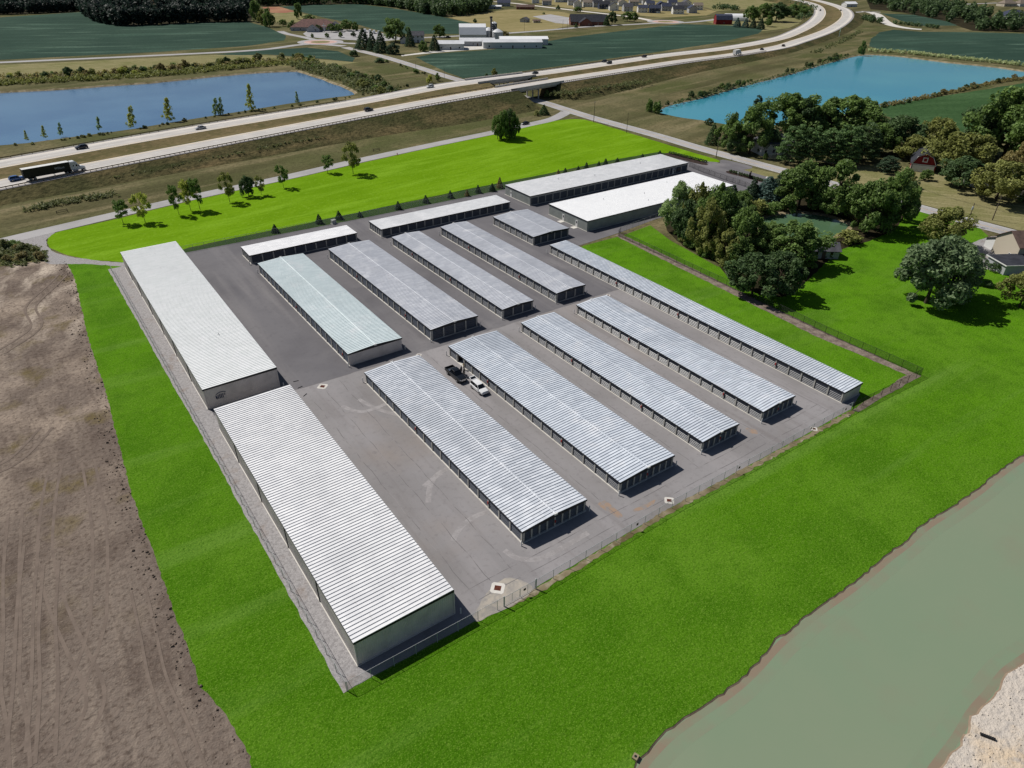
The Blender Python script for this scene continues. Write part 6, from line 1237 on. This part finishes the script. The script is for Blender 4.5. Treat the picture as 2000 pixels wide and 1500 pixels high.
# entrance sign, lamp post, cabinets, hydrants, barriers
p = G(1464, 347); t = thing('entrance_sign', 'dark entrance sign panel among the clipped shrubs', 'sign', p, R(30))
MB().box(-1.5, 1.5, -.15, .15, .4, 2.0).build('panel', MATS['black_iron'], t)
for s in (-1, 1): MB().box(s*1.55-.2, s*1.55+.2, -.2, .2, 0, 2.15).build('pillar', MATS['mulch_dark'], t)
p = G(1438, 360); t = thing('lamp_post', 'pale pole on the dry lawn by the entrance', 'pole', p); MB().tube((0, 0, 0), (0, 0, 4.2), .07, .05, 8).build('shaft', MATS['white_paint'], t); MB().box(-.15, .15, -.1, .3, 4.2, 4.32).build('lamp_head', MATS['white_paint'], t)
p = G(1498, 349); tag(MB().lathe([(0, 0), (.5, .0), (.55, .3), (.3, .75), (0, .8)], k=10).build('well_cover', MATS['white_paint'], location=p), 'small white cover on the lawn by the spruces', 'cover')
p = G(652, 437); t = thing('electric_cabinet', 'green electric cabinet on the verge behind the yard', 'cabinet', p, R(10)); MB().box(-.8, .8, -.6, .6, 0, .15).build('pad', MATS['concrete'], t); MB().hexa([(-.7, -.5, .15), (.7, -.5, .15), (.7, .5, .15), (-.7, .5, .15), (-.7, -.4, 1.25), (.7, -.4, 1.25), (.7, .5, 1.35), (-.7, .5, 1.35)]).build('housing', MATS['clad_green'], t)
mat('hydrant_red', C(190, 70, 40), rough=.5)
for u, v, lab in ((776, 303, 'orange hydrant beside the frontage road'), (48, 480, 'red hydrant beside the gravel track')):
    p = G(u, v); t = thing('hydrant', lab, 'hydrant', p); MB().lathe([(.2, 0), (.2, .1), (.13, .12), (.13, .7), (.17, .75), (.15, .85), (0, .98)], k=10).build('barrel', MATS['hydrant_red'], t, smooth=True); MB().tube((-.25, 0, .55), (.25, 0, .55), .07, k=8).build('nozzles', MATS['hydrant_red'], t)
for u, v, lab in ((122, 416, 'low timber barrier frame in the ditch at the far left'), (735, 295, 'low timber barrier frame in the ditch near the tallest young tree')):
    p = G(u, v); t = thing('ditch_barrier', lab, 'barrier', p, R(12))
    for x in (-1.6, 1.6): MB().box(x-.08, x+.08, -.08, .08, 0, 1.1).build('post', MATS['wood_rail'], t)
    for z in (.5, 1.0): MB().box(-1.6, 1.6, -.14, -.082, z-.08, z+.06).build('rail', MATS['wood_rail'], t)
p = G(1241, 1480); t = thing('outlet_box', 'small concrete outlet box at the edge of the murky pond', 'outlet', (p.x, p.y, -.1), R(20)); MB().box(-.35, .35, -.3, .3, 0, .4).build('box', MATS['shore_soil'], t); MB().lathe([(0, 0), (.16, 0), (.16, .01), (0, .01)], (0, 0, .401), 12).build('opening', MATS['black_iron'], t)
p = G(1928, 1440); t = thing('drain_pipe', 'black corrugated pipe piece lying on the sand bank', 'pipe', (p.x, p.y, .16), R(-62))
mb = MB()
prof = [(.16+(.03 if i % 2 else 0), -.75+i*.1) for i in range(16)]
n0 = len(mb.v); mb.lathe(prof, k=12); mb.v = [(z, x, y) for x, y, z in mb.v]; mb.build('pipe_wall', MATS['black_iron'], t, fix=True)
for i, (u, v) in enumerate(((578, 745), (586, 757), (596, 772))):
    p = G(u, v); tag(MB().tube((-.5, -.2, .05), (.5, .2, .05), .05, k=6).build('loose_bar', MATS['black_iron'], location=(p.x, p.y, .05), rotation_euler=(0, 0, R(-30+20*i))), '%s dark bar from the back lying beside the tall buildings' % ORD[i], 'bar', 'dark bars on the asphalt')

# ================================================================== houses, barns and farm
for n_, c_, c2 in (('shingle_grey', (92, 92, 98), (76, 76, 82)), ('shingle_dark', (58, 60, 68), (44, 46, 54)), ('shingle_brown', (112, 92, 84), (90, 74, 68)), ('shingle_rose', (122, 92, 86), (100, 78, 74)), ('shingle_blue', (66, 72, 92), (52, 58, 78)), ('shingle_tan', (138, 126, 114), (116, 106, 96))):
    mat(n_, C(*c_), [dict(c=C(*c2), s=.6, d=5, lo=.42, hi=.62), dict(t='wave', c=C(*c2), s=2.2, dist=.4, st=(0, 0, 1), lo=.6, hi=.9, k=.4)], rough=.95)
mat('siding_white', C(226, 226, 224), [dict(t='wave', c=C(196, 197, 198), s=2.2, dist=0, st=(0, 0, 1), lo=.7, hi=1, k=.5)], rough=.7)
mat('siding_grey', C(176, 178, 182), [dict(t='wave', c=C(150, 152, 156), s=2.2, dist=0, st=(0, 0, 1), lo=.7, hi=1, k=.5)], rough=.7)
mat('siding_navy', C(52, 62, 86), rough=.7); mat('siding_tan', C(196, 186, 168), rough=.7); mat('brick', C(138, 92, 78), [dict(c=C(116, 76, 64), s=3, lo=.42, hi=.6)], rough=.9); mat('barn_red', C(142, 40, 40), [dict(c=C(120, 32, 34), s=1, lo=.42, hi=.62)], rough=.85)
def house(name, label, p, rz, w, d, h, rise, wall, roof, group=None, cat='house', wins=3, hip=0.0, garage=False, porch=None, ov=.45, gambrel=False, floors=1, chimney=False):
    """gable ridge along local x; front faces -y"""
    t = thing(name, label, cat, p, rz, group); x, y = w/2, d/2
    if gambrel: prof = [(-y, 0), (y, 0), (y, h), (y*.62, h+rise*.68), (0, h+rise), (-y*.62, h+rise*.68), (-y, h)]
    else: prof = [(-y, 0), (y, 0), (y, h), (0, h+(rise if hip == 0 else 0.01)), (-y, h)]
    MB().rprism(prof, -x, x).build('wall', MATS[wall], t, fix=True)
    T = .16; mb = MB()
    if gambrel:
        o_ = [(-y-ov, h-.35), (-y*.62, h+rise*.68), (0, h+rise), (y*.62, h+rise*.68), (y+ov, h-.35)]
        for a, b in zip(o_, o_[1:]): mb.rprism([(a[0], a[1]), (b[0], b[1]), (b[0], b[1]+T), (a[0], a[1]+T)], -x-ov*.6, x+ov*.6)
    elif hip == 0:
        s = rise/y
        for sg in (-1, 1): mb.rprism([(sg*(y+ov), h-ov*s+.02), (0, h+rise+.02), (0, h+rise+T+.02), (sg*(y+ov), h-ov*s+T+.02)], -x-ov, x+ov)
    else:
        a = [(-x-ov, -y-ov, h), (x+ov, -y-ov, h), (x+ov, y+ov, h), (-x-ov, y+ov, h)]; b = [(-x+hip, -.02, h+rise), (x-hip, -.02, h+rise), (x-hip, .02, h+rise), (-x+hip, .02, h+rise)]
        mb.hexa(a+b)
    rf = mb.build('roof', MATS[roof], t, fix=True)
    if chimney: MB().box(x*.3, x*.3+.9, -.45, .45, h, h+rise+1.1).build('chimney', MATS['brick'], rf)
    for fl_ in range(floors):
        zc = .95+fl_*2.8
        if zc+1.4 > h: break
        for i in range(wins):
            cx = -x+(i+.5)*w/wins
            for sy in (-1, 1):
                f = MB().box(cx-.55, cx+.55, sy*(y+.02)-.03, sy*(y+.02)+.03, zc, zc+1.35).build('window', MATS['white_paint'], t); MB().box(cx-.45, cx+.45, sy*(y+.05)-.012, sy*(y+.05)+.012, zc+.1, zc+1.25).build('pane', MATS['glass_dark'], f)
        for sx in (-1, 1):
            f = MB().box(sx*(x+.02)-.03, sx*(x+.02)+.03, -y*.45-.5, -y*.45+.5, zc, zc+1.35).build('window', MATS['white_paint'], t); MB().box(sx*(x+.05)-.012, sx*(x+.05)+.012, -y*.45-.4, -y*.45+.4, zc+.1, zc+1.25).build('pane', MATS['glass_dark'], f)
    if garage: MB().box(x*.2, x*.2+4.6, -y-.06, -y-.01, 0, 2.3).build('garage_door', MATS['white_paint'], t)
    else: MB().box(-.5, .5, -y-.07, -y-.01, 0, 2.1).build('door', MATS['shingle_brown'], t)
    return t
HS = 'distant suburban houses'
rh = random.Random(77)
HOUSES = [(1128, 14, 'siding_white', 'shingle_grey'), (1158, 7, 'siding_white', 'shingle_tan'), (1176, 5, 'siding_grey', 'shingle_grey'), (1198, 20, 'siding_white', 'shingle_dark'), (1179, 17, 'siding_navy', 'shingle_dark'), (1225, 22, 'siding_grey', 'shingle_grey'), (1237, 11, 'siding_grey', 'shingle_tan'), (1254, 24, 'siding_white', 'shingle_blue'), (1268, 15, 'siding_white', 'shingle_blue'), (1278, 25, 'siding_navy', 'shingle_blue'), (1290, 17, 'siding_navy', 'shingle_blue'), (1300, 21, 'siding_grey', 'shingle_blue'), (1323, 27, 'siding_white', 'shingle_dark'), (1351, 25, 'siding_grey', 'shingle_blue'), (1140, 3, 'siding_white', 'shingle_tan'), (1108, 4, 'siding_grey', 'shingle_grey'), (1215, 12, 'siding_white', 'shingle_tan'), (1330, 19, 'siding_grey', 'shingle_grey'), (1046, 6, 'siding_white', 'shingle_grey'), (1068, 10, 'siding_grey', 'shingle_tan'), (1092, 4, 'siding_white', 'shingle_tan'), (1118, 10, 'siding_white', 'shingle_grey'), (1148, 13, 'siding_white', 'shingle_tan'), (1166, 14, 'siding_grey', 'shingle_dark'), (1188, 9, 'siding_white', 'shingle_grey'), (1205, 6, 'siding_white', 'shingle_tan'), (1250, 6, 'siding_white', 'shingle_grey'), (1262, 8, 'siding_grey', 'shingle_tan'), (1312, 13, 'siding_white', 'shingle_blue'), (1340, 13, 'siding_white', 'shingle_grey'), (1362, 19, 'siding_white', 'shingle_tan')]
CN = {'siding_white': 'white', 'siding_grey': 'grey', 'siding_navy': 'navy'}; RN = {'shingle_grey': 'grey', 'shingle_tan': 'tan', 'shingle_dark': 'dark', 'shingle_blue': 'blue-grey'}
for i, (u, v, w_, r_2) in enumerate(sorted(HOUSES)):
    house('suburban_house', '%s house with %s roof, %s from the left in the distant estate' % (CN[w_], RN[r_2], ORD[i]), G(u, v), R(rh.choice((-35, 55, -28))), rh.uniform(12, 15), rh.uniform(10, 12), 5.6, rh.uniform(3, 4), w_, r_2, HS, floors=2, garage=True)
house('farm_house', 'white two storey farmhouse behind a spruce', G(816, 82), R(-25), 11, 9, 5.6, 3, 'siding_white', 'shingle_grey', floors=2)
house('cottage', 'small white cottage left of the farmhouse', G(790, 84), R(65), 9, 7, 3, 2, 'siding_white', 'shingle_grey', wins=2)
house('brick_house', 'low brick house in the tan field', G(1026, 18), R(-35), 24, 11, 3, 2.4, 'brick', 'shingle_brown')
house('grey_house', 'blue-grey house at the edge of the wood', G(984, 12), R(-35), 18, 12, 4.5, 3.2, 'siding_grey', 'shingle_blue', floors=1)
house('grey_house', 'house half hidden in the wood edge left of the blue-grey one', G(940, 10), R(40), 16, 11, 4.5, 3.0, 'siding_grey', 'shingle_blue')
house('white_shed', 'white metal roofed shed before the blue-grey house', G(966, 17), R(-35), 18, 9, 3, 1.2, 'siding_grey', 'roof_pure', cat='shed', wins=1)
house('hut', 'small grey hut with gable in the tan field', G(1025, 43), R(30), 9, 8, 2.8, 2.0, 'siding_grey', 'shingle_grey', cat='shed', wins=1)
house('shelter', 'low dark shelter right of the small hut', G(1048, 44), R(-30), 8, 6, 2.0, 1.0, 'siding_tan', 'shingle_brown', cat='shed', wins=1)
house('church_hall', 'dark roofed hall with brick gable by the far road', G(1148, 48), R(-33), 40, 18, 3.6, 6.4, 'brick', 'shingle_dark', cat='hall', wins=6)
house('church_porch', 'brick gabled wing before the dark roofed hall', G(1143, 50), R(57), 12, 14, 3.2, 4.4, 'brick', 'shingle_dark', cat='hall', wins=2)
house('white_annex', 'white flat annex at the left end of the dark roofed hall', G(1117, 44), R(-33), 8, 8, 4.2, .3, 'siding_white', 'roof_pure', cat='annex', wins=1)
ch = house('church', 'sprawling brown roofed church by the round junction', G(616, 58), R(-30), 44, 24, 3.4, 6.2, 'siding_grey', 'shingle_rose', cat='church', wins=7, hip=11)
house('church_wing', 'gabled front wing of the brown roofed church', G(614, 61), R(60), 16, 12, 3.2, 3.6, 'siding_grey', 'shingle_rose', cat='church', wins=2)
house('church_wing', 'gabled right wing of the brown roofed church', G(654, 58), R(60), 16, 12, 3.2, 3.6, 'siding_grey', 'shingle_grey', cat='church', wins=2)
p = G(634, 63); t = thing('white_cross', 'tall white cross before the church', 'cross', p, R(-30)); MB().box(-.3, .3, -.3, .3, 0, 7.5).build('upright', MATS['white_paint'], t); MB().box(-2, 2, -.25, .25, 5.4, 6.0).build('arm', MATS['white_paint'], t)
house('metal_shed', 'white metal shed at the left of the farm yard', G(880, 95), R(-30), 22, 16, 4.4, 1.8, 'siding_white', 'roof_pale', cat='shed', wins=3)
house('low_barn', 'low grey barn between the farm sheds', G(932, 88), R(-30), 30, 14, 3.6, 2.0, 'siding_grey', 'roof_pale', cat='shed', wins=4)
house('metal_shed', 'long white shed at the front of the farm', G(1000, 92.5), R(-29), 50, 13, 4.6, 1.5, 'siding_white', 'roof_pale', cat='shed', wins=5)
house('metal_shed', 'long white shed behind the front farm shed', G(1022, 86), R(-29), 42, 13, 4.6, 1.5, 'siding_white', 'roof_pure', cat='shed', wins=4)
house('white_barn', 'big white barn with curved gambrel roof', G(923, 76), R(-30), 24, 16, 4.5, 8.0, 'siding_white', 'roof_pure', cat='barn', wins=3, gambrel=True)
for u, v, vt, r, lab, m in ((954.5, 73, 53, 4.6, 'left steel grain bin with conical roof', 'roof_pale'), (972, 76, 56, 4.9, 'right steel grain bin with conical roof', 'roof_pale'), (940, 68, 54, 3.4, 'white conical bin behind the barn', 'roof_pure'), (965, 70, 42, 2.9, 'tall dark concrete silo', 'shingle_grey')):
    p = G(u, v); h = height_at(p, vt); t = thing('grain_silo', lab, 'silo', p, 0, 'silos at the farm'); rr = 2.6 if 'tall' not in lab else 1.4
    MB().lathe([(r, 0), (r, h-rr)], k=24).build('shell', MATS[m], t, smooth=True)
    MB().lathe([(r+.15, h-rr), (r*.55, h-rr*.35), (.3, h), (0, h)], k=24).build('cone_roof', MATS['roof_pale'], t, smooth=True)
    for k in range(1, 6): MB().lathe([(r+.03, k*(h-rr)/6), (r+.08, k*(h-rr)/6+.06), (r+.03, k*(h-rr)/6+.12)], k=24).build('hoop', MATS['steel'], t)
p = G(959.5, 74); h = height_at(p, 32); t = thing('grain_elevator', 'slender dark grain elevator leg above the bins', 'elevator', p)
for s in (-.5, .5): MB().box(s-.3, s+.3, -.3, .3, 0, h-1.5).build('leg', MATS['shingle_grey'], t)
MB().box(-1.1, 1.1, -.7, .7, h-1.5, h).build('head', MATS['shingle_dark'], t); MB().tube((0, 0, h-1), (4.5, -3, h*.42), .25, k=6).build('spout', MATS['steel'], t)
p = G(1411, 47); house('red_barn', 'red barn with grey gambrel roof by the highway bend', p, R(-35), 18, 12, 5, 5, 'barn_red', 'shingle_blue', cat='barn', wins=1, gambrel=True)
p = G(1436, 40); t = thing('arched_shed', 'white arched roof shed behind the red barn', 'shed', p, R(-35))
arc = [(9*math.cos(R(a)), 7.2*math.sin(R(a))) for a in range(0, 181, 15)]
MB().rprism(arc, -13, 13).build('arched_roof', MATS['roof_pure'], t, fix=True)
house('white_shed', 'white shed outside the highway bend', G(1658, 13), R(-20), 18, 12, 4, 2.5, 'siding_white', 'roof_pure', cat='shed', wins=1)
house('tan_house', 'tan roofed house at the top right corner, left one', G(1965, 12), R(-20), 24, 15, 4, 4.6, 'siding_tan', 'shingle_tan', hip=6)
house('tan_house', 'tan roofed house at the top right corner, right one', G(1995, 12), R(-20), 24, 15, 4, 4.6, 'siding_white', 'shingle_tan', hip=6)
house('blue_house', 'large dark blue hip roofed house at the right edge', G(1976, 36), R(-22), 34, 22, 3.6, 6, 'siding_white', 'shingle_blue', hip=9)
house('white_shed', 'tiny white building in the top right wood', G(1825, 15), R(-20), 12, 8, 3.4, 1.6, 'siding_white', 'roof_pure', cat='shed', wins=1)
for n, u in ((0, 1586), (1, 1622)): pass
house('hidden_house', 'grey roofed house hidden among pines across the road', G(1505, 297), R(-22), 15, 10, 4.6, 3.4, 'siding_white', 'shingle_grey', hip=4, chimney=True, wins=4)
p = G(1511, 311); t = thing('trellis', 'white lattice screen before the hidden house', 'trellis', p, R(-22))
for i in range(9): MB().box(-2.4+i*.6-.05, -2.4+i*.6+.05, -.03, .03, 0, 2.4).build('upright', MATS['white_paint'], t)
for i in range(5): MB().box(-2.45, 2.45, -.08, -.031, .3+i*.5-.05, .3+i*.5+.05).build('batten', MATS['white_paint'], t)
rb = house('small_red_barn', 'small red barn with white trimmed gambrel end among trees', G(1800, 328), R(28), 14, 8.6, 3.0, 4.2, 'barn_red', 'shingle_dark', cat='barn', wins=1, gambrel=True)
for s in (-1,):
    x = s*7.12
    for a, b in zip([(-4.3, 3.0), (-2.67, 5.86), (0, 7.2), (2.67, 5.86), (4.3, 3.0)], [(-2.67, 5.86), (0, 7.2), (2.67, 5.86), (4.3, 3.0), (4.3, 0)]): MB().tube((x, a[0], a[1]), (x, b[0], b[1]), .16, k=5).build('white_trim', MATS['white_paint'], rb)
    MB().box(x-.1, x, -.9, .9, 3.9, 5.7).build('loft_frame', MATS['white_paint'], rb); MB().box(x-.13, x-.101, -.55, .55, 4.2, 5.4).build('loft_door', MATS['barn_red'], rb); MB().box(x-.1, x, -3.9, 3.9, .1, 2.6).build('wide_door', MATS['white_paint'], rb); MB().box(x-.1, x, -4.2, 4.2, 2.75, 3.0).build('white_band', MATS['white_paint'], rb)
house('white_house', 'white house with grey roof behind the broad olive tree', G(1932, 362), R(-20), 16, 9, 3.4, 2.6, 'siding_white', 'shingle_grey', chimney=True)
house('white_house', 'grey roofed white house at the right edge across the road', G(2008, 378), R(-20), 14, 9, 3.4, 2.6, 'siding_white', 'shingle_grey')
house('garden_shed', 'grey roofed garden shed beside the small pond', G(1601, 498), R(-38), 8.5, 5.6, 2.4, 1.5, 'siding_grey', 'shingle_grey', cat='shed', wins=2)
# house at the right edge
house('edge_house', 'tan sided house with brown roofs at the right edge', G(2004, 502), R(-30), 15, 9.5, 5.0, 3.0, 'siding_tan', 'shingle_brown', floors=2)
house('porch_wing', 'low brown roofed porch wing of the edge house', G(1962, 489), R(-30), 8, 7.5, 2.7, 1.5, 'siding_white', 'shingle_brown', cat='house wing', wins=2)
t = thing('flat_roof_wing', 'flat dark roofed wing with white fascia of the edge house', 'house wing', G(1984, 526), R(-30))
MB().box(-6.5, 6.5, -3.6, 3.6, 0, 2.7).build('wall', MATS['siding_grey'], t); MB().box(-7, 7, -4.1, 4.1, 2.702, 2.95).build('fascia', MATS['white_paint'], t); MB().box(-6.85, 6.85, -3.95, 3.95, 2.952, 3.0).build('roof_sheet', MATS['shingle_dark'], t)
